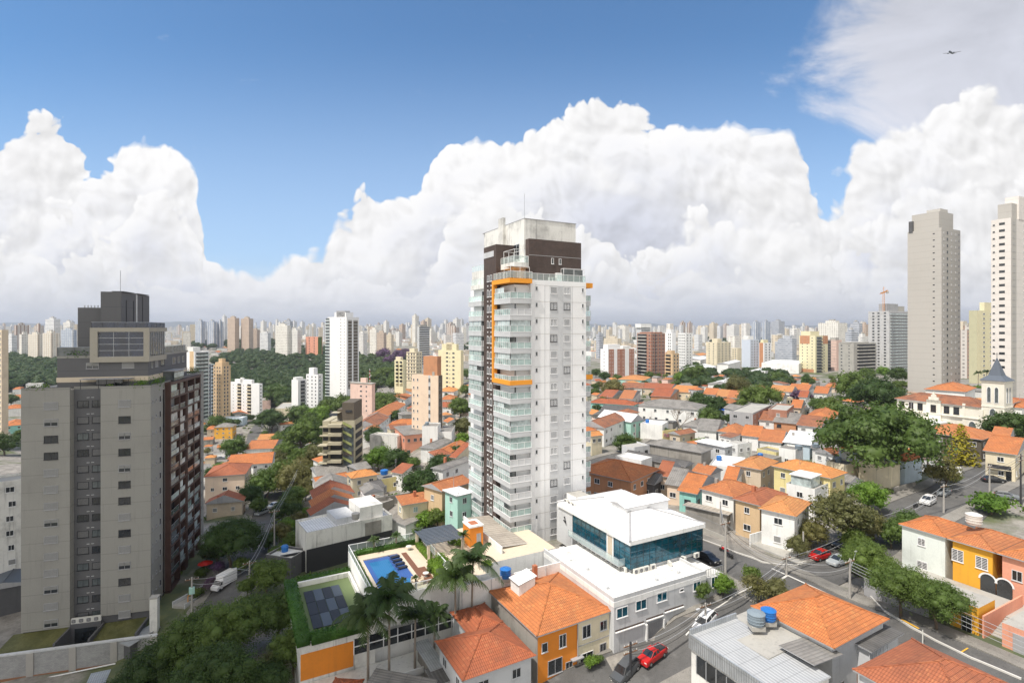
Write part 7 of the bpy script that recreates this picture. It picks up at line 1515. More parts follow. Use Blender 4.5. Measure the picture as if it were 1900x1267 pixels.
# red and white radio mast in the valley
P = G(686,728); o = thing('radio_mast','thin red and white lattice mast behind the squat pinkish block','mast',P); q = MB(); hh = 26
for k in range(13):
    z = k*2; mt = 'red_cloth' if k % 2 else 'white_frame'; r = .9*(1-k/20)
    for a in range(3): t = a*2.094; t2 = t+2.094; q.tube((r*math.cos(t),r*math.sin(t),z),(r*.97*math.cos(t),r*.97*math.sin(t),z+2),.12,mt,4); q.tube((r*math.cos(t),r*math.sin(t),z),(r*math.cos(t2),r*math.sin(t2),z+2),.07,mt,3)
q.build('lattice', o); q = MB(); q.lathe([(0,18),(.7,18.2),(.7,18.8),(0,19)],'white_frame',10,(1.2,0)); q.build('dish', o)
# ---------------------------------------------------------------- church
def church():
    N = Vector((145.6,157.,-36.)); o = thing('church', 'cream church with a slate spire and a long tiled convent wing', 'church', N, frame(TH)); B = 36.
    a = MB(); ez = B-24.5; cw = 'cream_white'
    paint(cw, (.76,.72,.62), dirt=.25, stain=.3)
    a.box(.6,5.5,-3,10.5,29,ez,cw); a.box(.25,5.5,-3,.599,10.,ez-.8,cw); a.box(.2,9.6,-3,.75,10.3,ez+.8,cw); a.box(-.05,5.5,ez-3.6,.599,29,ez-3.3,cw)
    a.box(0.1,16.,-3,.599,20.,ez+1.,cw)
    for k, (yy0,yy1,hh) in enumerate(((16.,20.,1.0),(16.6,19.4,1.9),(17.3,18.7,2.7),(17.7,18.3,3.6))): a.box(.1,yy0,ez+(0 if k == 0 else (1.0,1.9,2.7)[k-1])+.001,.599,yy1,ez+hh,cw)
    a.build('wall', o)
    r = MB(); add_roof(r,.1,5.0,11,29.6,ez,'hip',.62,TOL,True); r.build('roof', o)
    t = MB(); th_ = B-15.9; t.box(0,0,-3,5.5,5.4,th_,cw); t.box(-.5,-.4,-3,.0-.001,.5,th_-9,cw); t.box(-.5,4.9,-3,-.001,5.8,th_-9,cw); t.box(-.25,-.25,th_-.5,5.75,5.65,th_-.001,cw); t.box(-.12,-.12,th_-8,5.6,5.5,th_-7.7,cw); t.build('bell_tower', o)
    s = MB(); c = (2.75,2.7); q0 = [(-.5,-.5),(6.,-.5),(6.,5.9),(-.5,5.9)]; q1 = [(1.2,1.1),(4.3,1.1),(4.3,4.3),(1.2,4.3)]
    s.face([(*p,th_+.01) for p in q0[::-1]],'slate')
    for i in range(4):
        j = (i+1)%4; s.face([(*q0[i],th_+.01),(*q0[j],th_+.01),(*q1[j],th_+1.5),(*q1[i],th_+1.5)],'slate'); s.face([(*q1[i],th_+1.5),(*q1[j],th_+1.5),(c[0],c[1],th_+7.0)],'slate')
    s.build('spire', o); s = MB(); s.tube((2.75,2.7,th_+6.9),(2.75,2.7,th_+8.4),.07,'iron',4); s.tube((2.75,2.2,th_+7.9),(2.75,3.2,th_+7.9),.06,'iron',4); s.build('cross', o)
    def lancet(x, y, z, w, h, face='l'):
        m = MB(); n = 8; pts = [(-w/2,0),(w/2,0),(w/2,h-w*.7)]+[(w/2*math.cos(math.pi*k/n)*1., h-w*.7+w*.8*math.sin(math.pi*k/n)) for k in range(1,n)]+[(-w/2,h-w*.7)]
        if face == 'l': m.face([(0,-p[0],p[1]) for p in pts],'glass_smoke')
        else: m.face([(p[0],0,p[1]) for p in pts],'glass_smoke')
        for a_, b_ in zip(pts, pts[1:]+pts[:1]):
            P_ = (0,-a_[0],a_[1]) if face == 'l' else (a_[0],0,a_[1]); Q_ = (0,-b_[0],b_[1]) if face == 'l' else (b_[0],0,b_[1]); m.tube(P_,Q_,.09,'white_frame',4)
        m.build('arched_window', o).location = (x,y,z)
    for yy in (1.8,3.6): lancet(-.03,yy,th_-6.6,.95,4.6)
    for xx in (1.8,3.6): lancet(xx,-.03,th_-6.6,.95,4.6,'f')
    lancet(-.03,2.7,th_-10.5,1.5,2.); lancet(.22,7.8,ez-9.2,1.9,4.6); lancet(.57,13.,ez-8.,1.5,2.2); lancet(2.7,-.03,th_-14,1.6,3.2,'f')
    for yy in (12.,14.6,18.,22.,24.6,27.4): q = window(o,'l',yy,ez-2.9,1.5,2.3,'k' if yy != 24.6 else 'w'); q.location.x = .05 if 16 < yy < 20 else .57
    q = MB(); q.box(-7,14,-3,.1,30,ez-5.5,'clean_white'); q.build('white_annexe', o)
church()
# ---------------------------------------------------------------- stepped concrete building
def stepped():
    N = PD(659,780,185.); th = -1.; o = thing('office_building','stepped exposed concrete building with green staircase and brown roof tower','office building',(N.x,N.y,-55.),frame(th)); H = N.z+55
    a = MB(); K = 'khaki_concrete'; a.box(.3,.3,-3,11,4.3,H,K); a.box(.8,4.3,-3,11,9,H-.4,K); a.box(.3,9.,-3,11,11.4,H-.2,K); a.build('wall', o)
    b = MB(); b.box(.4,.5,H,10.8,4.6,H+6.2,'brown_concrete'); b.box(2,4.6,H,9,6.8,H+3.6,'brown_concrete'); b.box(.2,1.2,H+2.8,.399,3.4,H+3.6,'dark_trim'); b.box(-.2,5.5,H+2.6,3,8.3,H+2.75,K); b.build('roof_tower', o)
    for i in range(5):
        z = H-1.3-3.05*i
        m = MB(); m.box(-1.6,4.4,z-.9,.79,9.1,z+.15,K); m.build('balcony', o)
        m = MB(); m.box(-2.4 if i > 1 else -.6,9.1,z-1.1,.29,12.2,z-.7,K); m.build('balcony', o)
        m = MB(); m.box(.70,4.6,z-2.9,.79,8.8,z-.92,'dark_trim'); m.build('window', o)
        m = MB(); m.box(.22,9.4,z-2.7,.29,11.2,z-1.2,'dark_trim'); m.build('window', o)
        m = MB(); m.box(1.5,.2,z-2.4,9.8,.29,z-.5,'dark_trim'); m.build('window', o)
        m = MB(); m.face([(-.2,4.3,z+.2),(-.2,1.2,z-1.4),(-.2,1.2,z-.5),(-.2,4.3,z+1.1)],'leaf_bright' if False else 'stair_green'); m.face([(-.3,4.3,z+.2),(.29,4.3,z+.2),(.29,1.2,z-1.4),(-.3,1.2,z-1.4)],'stair_green'); m.build('stair_flight', o)
    g = MB(); g.box(.1,.6,1,.29,4.2,H-2.4,'glass_smoke'); g.build('stair_glazing', o)
paint('stair_green',(.30,.33,.12)); stepped()
# ---------------------------------------------------------------- vehicles
def carpaint(name, col):
    if name in MATS: return name
    m, nt, b, t = _new(name); n = noise(nt, t.outputs['Object'], 1.5, 3, .6); nt.links.new(mixc(nt, n*.25, col, tuple(v*.7 for v in col)), b.inputs['Base Color'])
    b.inputs['Roughness'].default_value = .32; b.inputs['Coat Weight'].default_value = .5; b.inputs['Coat Roughness'].default_value = .08; return name
for n_, c_ in (('car_red',(.50,.012,.012)),('car_white',(.72,.72,.72)),('car_black',(.012,.013,.016)),('car_silver',(.36,.39,.41)),('car_grey',(.08,.085,.09)),('car_lead',(.17,.19,.21))): carpaint(n_, c_)
plain('lamp_glass',(.75,.75,.72),.15); plain('tail_lamp',(.35,.01,.01),.25); plain('rim',(.45,.46,.47),.35,.6)
def ring(x, w, z0, z1, z2, tw):
    """cross-section of a car at x: sill, waist and top"""
    return [(x,-w,z0),(x,-w*1.0,(z0+z1)/2),(x,-w*.98,z1),(x,-tw,z2),(x,tw,z2),(x,w*.98,z1),(x,w,(z0+z1)/2),(x,w,z0)]
_CM = {}
def car_meshes(kind, col):
    if (kind,col) in _CM: return _CM[(kind,col)]
    P = {'hatch':(3.9,.84,1.46,[(-1.95,.62,.80),(-1.85,.90,1.0),(-1.0,.98,.98),(-.35,1.0,1.0),(.8,1.0,1.0),(1.55,.98,.98),(1.9,.78,.8)],[(-.95,.0),(-.25,1.44),(.55,1.47),(1.4,1.36),(1.85,.0)]),
         'sedan':(4.4,.86,1.44,[(-2.2,.60,.72),(-2.1,.80,.84),(-1.1,.94,.94),(-.4,.98,.98),(.9,.98,.98),(1.6,.96,1.),(2.15,.84,.96)],[(-1.05,.0),(-.35,1.42),(.5,1.45),(1.0,1.38),(1.7,.0)]),
         'suv':(4.3,.92,1.66,[(-2.15,.66,.9),(-2.05,.98,1.06),(-1.1,1.06,1.08),(-.4,1.1,1.1),(.9,1.1,1.1),(1.8,1.08,1.1),(2.12,.9,.9)],[(-1.1,.0),(-.4,1.62),(.6,1.68),(1.75,1.6),(2.08,.0)]),
         'pickup':(4.5,.84,1.46,[(-2.25,.6,.78),(-2.15,.84,.92),(-1.2,.96,.96),(-.5,.98,.98),(.5,.98,.98),(1.6,.98,.98),(2.22,.96,.96)],[(-1.15,.0),(-.45,1.42),(.15,1.45),(.42,1.42),(.62,.0)])}[kind]
    L, w, ht, body, cab = P
    b = MB(); rs = []
    for i, (x, z1, z2) in enumerate(body): ww = w*(.86 if i in (0,len(body)-1) else 1); rs.append(ring(x, ww, .30, z1*.86, z1, ww*.90))
    for r0, r1 in zip(rs[:-1], rs[1:]):
        for k in range(7): b.face([r0[k],r1[k],r1[k+1],r0[k+1]], col)
    b.face(rs[0], col); b.face(rs[-1][::-1], col); b.box(-L/2+.1,-w*.9,.2,L/2-.1,w*.9,.31,'tyre')
    g = MB(); rf = MB(); wz = [z for x, z, _ in body][3]
    pts = [(x, (wz-.02) if z == 0 else z) for x, z in cab]; hw = [w*.88 if z == 0 else w*.70 for x, z in cab]
    for (p, q, a, c) in zip(pts[:-1], pts[1:], hw[:-1], hw[1:]):
        roof = p[1] > wz+.1 and q[1] > wz+.1; (rf if roof else g).face([(p[0],-a,p[1]),(q[0],-c,q[1]),(q[0],c,q[1]),(p[0],a,p[1])], col if roof else 'glass_dark')
        for s in (-1,1):
            if roof: g.face([(p[0],s*a,p[1]-.06),(q[0],s*c,q[1]-.06),(q[0],s*w*.88,wz),(p[0],s*w*.88,wz)],'glass_dark'); rf.face([(p[0],s*a,p[1]),(q[0],s*c,q[1]),(q[0],s*(c+.02),q[1]-.08),(p[0],s*(a+.02),p[1]-.08)], col)
            else: lo, hi = (p, q) if p[1] < q[1] else (q, p); g.face([(lo[0],s*w*.88,wz-.02),(hi[0],s*w*.70,hi[1]),(hi[0],s*w*.88,wz-.02)],'glass_dark'); rf.tube((lo[0],s*w*.87,wz),(hi[0],s*w*.71,hi[1]),.045,col,4)
    for s in (-1,1): xm = (pts[1][0]+pts[-2][0])/2; rf.tube((xm,s*w*.89,wz),(xm,s*w*.71,ht-.05),.05,col,4)
    if kind == 'pickup': rf.box(.7,-w*.78,.985,2.1,w*.78,.99,'iron'); 
    wh = MB(); wh.tube((0,-.11,0),(0,.11,0),.31,'tyre',16); rm = MB(); rm.tube((0,-.125,0),(0,.125,0),.19,'rim',12)
    hl = MB(); hl.box(-L/2+.03,.42*w/.84,.62,-L/2+.22,.74*w/.84,.78,'lamp_glass'); tl = MB(); tl.box(L/2-.12,.52*w/.84,.68,L/2-.02,.78*w/.84,.9,'tail_lamp'); pl = MB(); pl.box(-L/2-.0,-.2,.40,-L/2+.06,.2,.52,'lamp_glass')
    mi = MB(); mi.box(-.75,w,.95,-.6,w+.16,1.07,col)
    _CM[(kind,col)] = (L, w, b.mesh('body'), g.mesh('window_glass'), rf.mesh('roof'), wh.mesh('tyre'), rm.mesh('rim'), hl.mesh('headlight'), tl.mesh('tail_light'), pl.mesh('number_plate'), mi.mesh('mirror'))
    return _CM[(kind,col)]
def car(px_, py_, kind, col, th, label, s=1., group=None, parts=True):
    """th: the way the nose points, degrees from straight ahead towards the right"""
    P = G(px_, py_, .13); L, w, b, g, rf, wh, rm, hl, tl, pl, mi = car_meshes(kind, col)
    t = R(th); e = 1.3; z1 = g1(P.x+math.sin(t)*e, P.y+math.cos(t)*e); z0 = g1(P.x-math.sin(t)*e, P.y-math.cos(t)*e)
    o = thing('car' if kind != 'pickup' else 'pickup_truck', label, 'car' if kind != 'pickup' else 'pickup', P); o.rotation_euler = (0, -math.atan2(z0-z1, 2*e)*1., R(90-th)+math.pi)
    bo = link('body', b, o); link('window_glass', g, o); link('roof', rf, o); o.scale = (s,s,s)
    for x in (-L*.31, L*.31):
        for y in (-w+.09, w-.09): wl = link('wheel', wh, o, (x,y,.31)); link('rim', rm, wl)
    for y in (1,-1): q = link('headlight', hl, o); q.scale = (1,y,1); q = link('tail_light', tl, o); q.scale = (1,y,1); q = link('mirror', mi, o); q.scale = (1,y,1)
    link('number_plate', pl, o); return o
c1 = car(1211,1222,'pickup','car_red',232,'bright red pickup truck parked along the side street kerb')
q = MB(); q.tube((.75,-.6,1.0),(.75,-.6,1.5),.03,'iron',4); q.tube((.75,.6,1.0),(.75,.6,1.5),.03,'iron',4); q.tube((.75,-.6,1.5),(.75,.6,1.5),.03,'iron',4); q.build('roll_bar', c1)
car(1162,1250,'suv','car_grey',232,'dark grey off-road car parked before the cream house front')
car(1309,1160,'suv','car_white',230,'white compact crossover parked behind the street lamp',.95)
car(1313,1040,'sedan','car_black',152,'black sedan beside the railing of the white office roof')
car(1521,1036,'hatch','car_red',242,'red hatchback waiting at the crossing')
car(1562,1016,'hatch','car_black',242,'black hatchback in tree shade behind the red hatchback')
car(1556,1046,'sedan','car_silver',242,'silver sedan beside the red hatchback')
car(1598,1062,'hatch','car_black',242,'dark car hidden under the great street trees')
car(1722,934,'suv','car_white',235,'white car with roof rails on the junction before the clipped hedge')
car(1752,918,'hatch','car_lead',235,'dark grey hatchback behind the white car at the junction')
car(1843,894,'sedan','car_black',100,'black sedan parked before the dark ground floor garages')
car(1868,925,'hatch','car_lead',130,'lead grey car half behind the shrub on the island')
car(507,941,'hatch','car_white',198,'white hatchback driving down the left street')
car(486,953,'sedan','car_silver',198,'silver car parked by the kerb of the left street')
car(524,906,'sedan','car_black',198,'dark sedan parked farther up the left street')
for k, (x, y, c_, th, lb) in enumerate([(430,847,'car_white',60,'white car in the little valley car park, lower'),(420,839,'car_silver',60,'silver car in the little valley car park, upper'),(409,852,'car_lead',60,'grey car in the little valley car park at the tower edge'),(693,772,'car_black',30,'dark car on the terrace street, lower'),(702,762,'car_lead',30,'grey car on the terrace street, upper')]): car(x, y, 'sedan', c_, th, lb)
def van():
    P = G(413,1090,.15); o = thing('delivery_van','white box van driving down the left street','van',P,R(90-17)+math.pi+math.pi); o.rotation_euler = (0,0,R(90-197)+math.pi); o.scale = (.78,.85,.85)
    b = MB(); b.box(-.9,-1.05,.75,3.4,1.05,3.05,'clean_white'); b.build('cargo_box', o)
    c = MB(); pr = [(-2.6,.45),(-2.6,1.15),(-1.9,1.4),(-1.35,2.15),(-.95,2.2),(-.95,.45)]
    for i in range(len(pr)-1): p, q = pr[i], pr[i+1]; c.face([(p[0],-.95,p[1]),(q[0],-.95,q[1]),(q[0],.95,q[1]),(p[0],.95,p[1])],'car_white' if i != 2 else 'glass_dark')
    for s in (-.95,.95): c.face([(p[0],s,p[1]) for p in pr],'car_white'); c.face([(-1.85,s*1.005,1.35),(-1.35,s*1.005,2.0),(-1.05,s*1.005,2.0),(-1.05,s*1.005,1.35)],'glass_dark')
    c.build('cab', o); c = MB(); c.box(-2.5,-.8,.4,3.3,.8,.74,'iron'); c.build('chassis', o)
    wh = car_meshes('hatch','car_white')[5]
    for x in (-1.8,2.4):
        for y in (-.85,.85): link('wheel', wh, o, (x,y,.36)).scale = (1.15,1.3,1.15)
    for y in (-.65,.65): c = MB(); c.box(-2.64,y-.18,.75,-2.58,y+.18,.95,'lamp_glass'); c.build('headlight', o)
van()
def moto(px_, py_, col, th, label, rider=False):
    o = thing('motorcycle', label, 'motorcycle', G(px_,py_,.13), R(90-th)+math.pi)
    for x in (-.65,.65): w = MB(); w.tube((x,-.06,.3),(x,.06,.3),.3,'tyre',14); w.build('wheel', o)
    b = MB(); b.box(-.35,-.13,.55,.15,.13,.85,col); b.box(.1,-.14,.7,.85,.14,.82,'iron'); b.box(-.25,-.16,.25,.25,.16,.55,'iron'); b.box(.6,-.1,.5,.95,.1,.62,col); b.build('body', o)
    f = MB(); f.tube((-.65,0,.3),(-.35,0,1.0),.05,'steel',5); f.tube((-.35,-.35,1.02),(-.35,.35,1.02),.03,'iron',4); f.build('fork', o)
    f = MB(); f.tube((-.5,0,.85),(-.6,0,.85),.1,'lamp_glass',8); f.build('headlight', o)
moto(1343,1024,'car_red',330,'red motorcycle parked at the upper kerb of the main street'); moto(1352,1034,'car_black',335,'black motorcycle next to the red one at the kerb'); moto(1412,1006,'car_black',80,'black motorcycle on the paved forecourt of the cream end house'); moto(1699,941,'car_black',60,'black motorcycle beside the white car at the junction')
# forecourt, garden walls, fences near the crossing
q = thing('forecourt','pale paved forecourt with a low wall in front of the cream end house','forecourt',PZ(1392,1010,-38.6),frame(TH)); m = MB(); m.box(0,-9.5,-.6,4.6,-.2,.25,'concrete'); m.build('slab',q); m = MB(); m.box(-.2,-.2,-.6,4.7,0,1.9,'white_paint'); m.build('low_wall',q)
q = thing('fence','grey blue barred fence before the tan middle house','fence',PZ(1345,1000,-39.),frame(TH-90)); m = MB(); m.box(0,-.1,-.8,9,.1,.5,'concrete'); m.build('plinth',q); m = MB()
for k in range(46): m.tube((k*.2,0,.5),(k*.2,0,2.3),.025,'steel',4)
m.tube((0,0,2.3),(9,0,2.3),.03,'steel',4); m.build('bars',q)
q = thing('side_wall','stone faced retaining wall along the street below the bluish white building','wall',G(1656,912),frame(TH)); m = MB(); m.box(-.3,-.6,-2,8.5,-.2,1.1,'old_concrete'); m.build('wall',q)
q = thing('front_wall','ochre and grey street wall in the shade of the great street trees','wall',G(1645,1120),frame(TH-90+180-0)); 
m = MB(); m.box(0,0,-2,.1,.1,.1,'concrete'); m.build('wall',q)
bpy.data.objects.remove(q.children[0]) if False else None
u_, v_ = uv_of(TH)
P = G(1722,1145); m = MB(); m.box(0,0,-1,.3,8,1.9,'grey_paint'); w_ = m.build('wall', q); q.children[0].name = 'wall'; q.location = P; q.rotation_euler = (0,0,frame(TH))
# parasol and people-sized things by the dark tower
q = thing('parasol','red parasol standing in the garden beside the dark tower','parasol',G(381,1062)); m = MB(); m.tube((0,0,0),(0,0,2.3),.04,'ac_white',5); m.build('pole',q); m = MB(); m.lathe([(1.5,2.0),(.8,2.35),(0,2.6)],'red_cloth',8); m.build('canopy',q)
q = thing('entrance_ramp','pale entrance ramp and low walls at the dark tower','ramp',G(330,1128),frame(17)); m = MB(); m.box(0,-1.5,-1,14,1.2,.35,'concrete'); m.box(0,-1.7,-1,14,-1.5,1.,'light_grey'); m.box(0,1.2,-1,14,1.4,1.,'light_grey'); m.build('ramp',q); m = MB(); m.tube((1,-1.3,2.),(6,-1.3,2.0),.08,'crane_paint',5); m.tube((1,-1.3,.3),(1,-1.3,2.),.08,'crane_paint',5); m.build('barrier',q)
q = thing('gate_pillar','tall pale brick pillar at the corner of the dark tower','pillar',G(287,1172),frame(-15)); m = MB(); m.box(-.6,-.6,-2,.6,.6,6.2,'white_dirty'); m.box(-.7,-.7,6.2,.7,.7,6.4,'concrete'); m.build('pillar',q)
# ---------------------------------------------------------------- poles and wires
POLES = {}
def pole(key, px_, by, ty, label, arms=1, lamp=None, col='pole_concrete', r=.16, box=None, group=None):
    P = G(px_, by); h = (by-ty)/F*P.y; o = thing('utility_pole' if not lamp or arms else 'street_lamp', label, 'utility pole' if arms else 'street lamp', P, R(28), group)
    m = MB(); m.tube((0,0,-1),(0,0,h),r*1.25,col,8,r*.75); m.build('pole', o)
    for k in range(arms): m = MB(); m.box(-1.1,-.06,h-.5-.9*k,1.1,.06,h-.38-.9*k,'wood'); [m.tube((x,0,h-.38-.9*k),(x,0,h-.18-.9*k),.05,'ac_white',5) for x in (-1,-.35,.35,1)]; m.build('cross_arm', o)
    if lamp:
        a, L_ = lamp; dx_, dy_ = math.cos(a)*L_, math.sin(a)*L_; m = MB(); m.tube((0,0,h*.72),(dx_,dy_,h*.72+L_*.45),.05,'steel',5); m.build('lamp_arm', o); m = MB(); m.box(dx_-.3,dy_-.12,h*.72+L_*.45-.05,dx_+.3,dy_+.12,h*.72+L_*.45+.08,'light_grey'); m.build('lamp_head', o)
    if box: m = MB(); m.box(-.45,-.4,h*.55,.45,.4,h*.55+1.1,box); m.build('transformer', o)
    POLES[key] = (P.x, P.y, P.z+h); return o
pole('a',1577,1113,1036,'wooden looking pole with a long lamp arm at the crossing corner',1,(.3,3.6),'pole_concrete'); pole('b',1622,1000,958,'pole rising out of the olive trees behind the parked cars',1); pole('c',1346,1064,966,'pole with white painted foot between the black sedan and the crossing',1); pole('d',1459,1068,1030,'short pole in the middle of the crossing island',1)
pole('e',1490.5,1038,986,'thin pale pole without arms at the kerb by the red hatchback',0); pole('f',1751,952,898,'pole beside the white car at the junction',1); pole('g',1836,917,862,'pole on the junction island before the black sedan',1); pole('h',1894,940,842,'dark pole at the right edge near the cream house',2,None,'iron')
pole('i',1309,1164,1118,'grey pole with arched lamp over the white crossover',1,(3.6,3.4)); pole('j',1170,1262,1190,'pole crowded with cables over the dark off-road car',2,None,'iron'); pole('k',509,1027,945,'tall pole on the left street before the white warehouse',1); pole('l',463,1104,1040,'pole in front of the round tree on the left street',1,(3.4,2.4))
pole('m',356,1138,1070,'pale pole with a green transformer box by the dark tower',1,None,'pole_concrete',.18,'mint_paint'); pole('n',1179,836,786,'pale pole beside the villa trees',0); pole('o',1337,996,930,'pale pole at the corner of the slatted car port',0); pole('p',1712,1194,1168,'short white post by the hedge at the lower kerb',0,None,'ac_white',.07); pole('q',1664,1000,958,'pole behind the dark green tree',0)
pole('r',560,880,850,'pole among the left street trees',0)
def wire(a, b, off, sag, label, group, r=.028, m_='cable'):
    A = Vector(POLES[a]) if isinstance(a, str) else Vector(a); B_ = Vector(POLES[b]) if isinstance(b, str) else Vector(b); A = A+Vector((0,0,off)); B_ = B_+Vector((0,0,off)); pts = [A.lerp(B_, k/14)-Vector((0,0,sag*4*(k/14)*(1-k/14))) for k in range(15)]
    q = MB(); q.poly_tube(pts, r, m_, 4); o = q.build('power_line'); tag(o, label, 'power line', group)
RT = Vector(POLES['a'])+Vector((.466,-.885,0))*45; RT.z -= 1
for a, b, lb, gr in [('c','d','dark cable strung from the office pole to the crossing pole','cables office to crossing'),('d','a','dark cable strung across the crossing to the lamp pole','cables over the crossing'),(tuple(RT),'a','pale cable running down the main street from the lamp pole','cables down the main street'),('j','i','cable hanging along the side street over the red pickup','cables over the side street'),('i','d','cable rising from the white crossover to the crossing','cables up the side street'),('d','b','cable from the crossing into the olive trees','cables into the olive trees'),('b','f','cable over the parked cars towards the junction','cables to the junction'),('f','g','cable across the junction island','cables across the junction'),('g','h','cable from the island pole to the right edge','cables to the right edge'),('c','o','cable above the motorcycles to the car port corner','cables to the car port'),('l','m','cable crossing the left street beside the van','cables over the van'),('l','k','cable climbing the left street to the tall pole','cables up the left street'),('k','r','cable from the tall pole to the street trees','cables to the street trees')]:
    for k in range(4): wire(a, b, -.35-.42*k, .8+.15*k, lb, gr, .03, 'cable_grey' if k in (0,2) or 'pale' in lb else 'cable')
# ---------------------------------------------------------------- airliner
def plane():
    D = 1230; P = PD(1765,98,D); o = thing('airliner','airliner climbing across the grey cloud at the upper right','airplane',P); o.rotation_euler = (R(14),R(-8),R(38))
    b = MB(); prof = [(-18,.1),(-16.5,1.2),(-14,1.9),(8,1.9),(14,1.2),(19,.3)]
    n = 12
    for (x0,r0),(x1,r1) in zip(prof[:-1],prof[1:]):
        for i in range(n): a0, a1 = 6.283*i/n, 6.283*(i+1)/n; b.face([(x0,r0*math.cos(a0),r0*math.sin(a0)),(x1,r1*math.cos(a0),r1*math.sin(a0)),(x1,r1*math.cos(a1),r1*math.sin(a1)),(x0,r0*math.cos(a1),r0*math.sin(a1))],'slate')
    b.build('fuselage', o)
    for s in (-1,1):
        w = MB(); A = [(-3,s*1.5,-.6),(3.5,s*1.5,-.6),(6.5,s*17,1.2),(4.8,s*17,1.2)]; w.face(A,'light_grey'); w.face([(p[0],p[1],p[2]-.4) for p in A[::-1]],'light_grey'); w.build('wing', o)
        w = MB(); w.tube((-3.5,s*5.5,-1.6),(.5,s*5.5,-1.6),1.1,'slate',10); w.build('engine', o)
        w = MB(); A = [(14.5,s*.5,.6),(17.5,s*.5,.6),(19,s*6,1.0),(17.8,s*6,1.0)]; w.face(A,'light_grey'); w.face([(p[0],p[1],p[2]-.2) for p in A[::-1]],'light_grey'); w.build('tailplane', o)
    w = MB(); w.box(14,-.15,1,18.5,.15,1.2,'slate'); w.face([(13.5,0,1.2),(18.5,0,1.2),(20,0,6.5),(18,0,6.5)],'slate'); w.build('fin', o)
plane()
# ---------------------------------------------------------------- white sheds in the middle distance
for a, b, c_, h, k, lb in [((1310,686),(1330,680),(1262,684),6,'gx','long white factory hall behind the tree belt'),((1352,676),(1384,668),(1335,674),9,'gx','tall white factory hall with a row of windows'),((1300,668),(1330,662),(1268,666),6,'gx','grey white roof behind the long factory hall'),((1362,715),(1385,705),(1324,708),5,'gx','low white hall within the tree belt'),((1482,676),(1500,668),(1432,668),9,'flat','long blank white wall building left of the cream brown tower'),((1300,660),(1320,656),(1280,659),5,'gx','wide orange school like roof before the cream slab'),((1420,690),(1440,684),(1392,688),6,'flat','white building right of the factory halls')]:
    house(a, b, c_, h, k, WP, TB_ if 'orange' in lb else WS, lb, nwin=0, pitch=.25, cat='hall', name='hall')
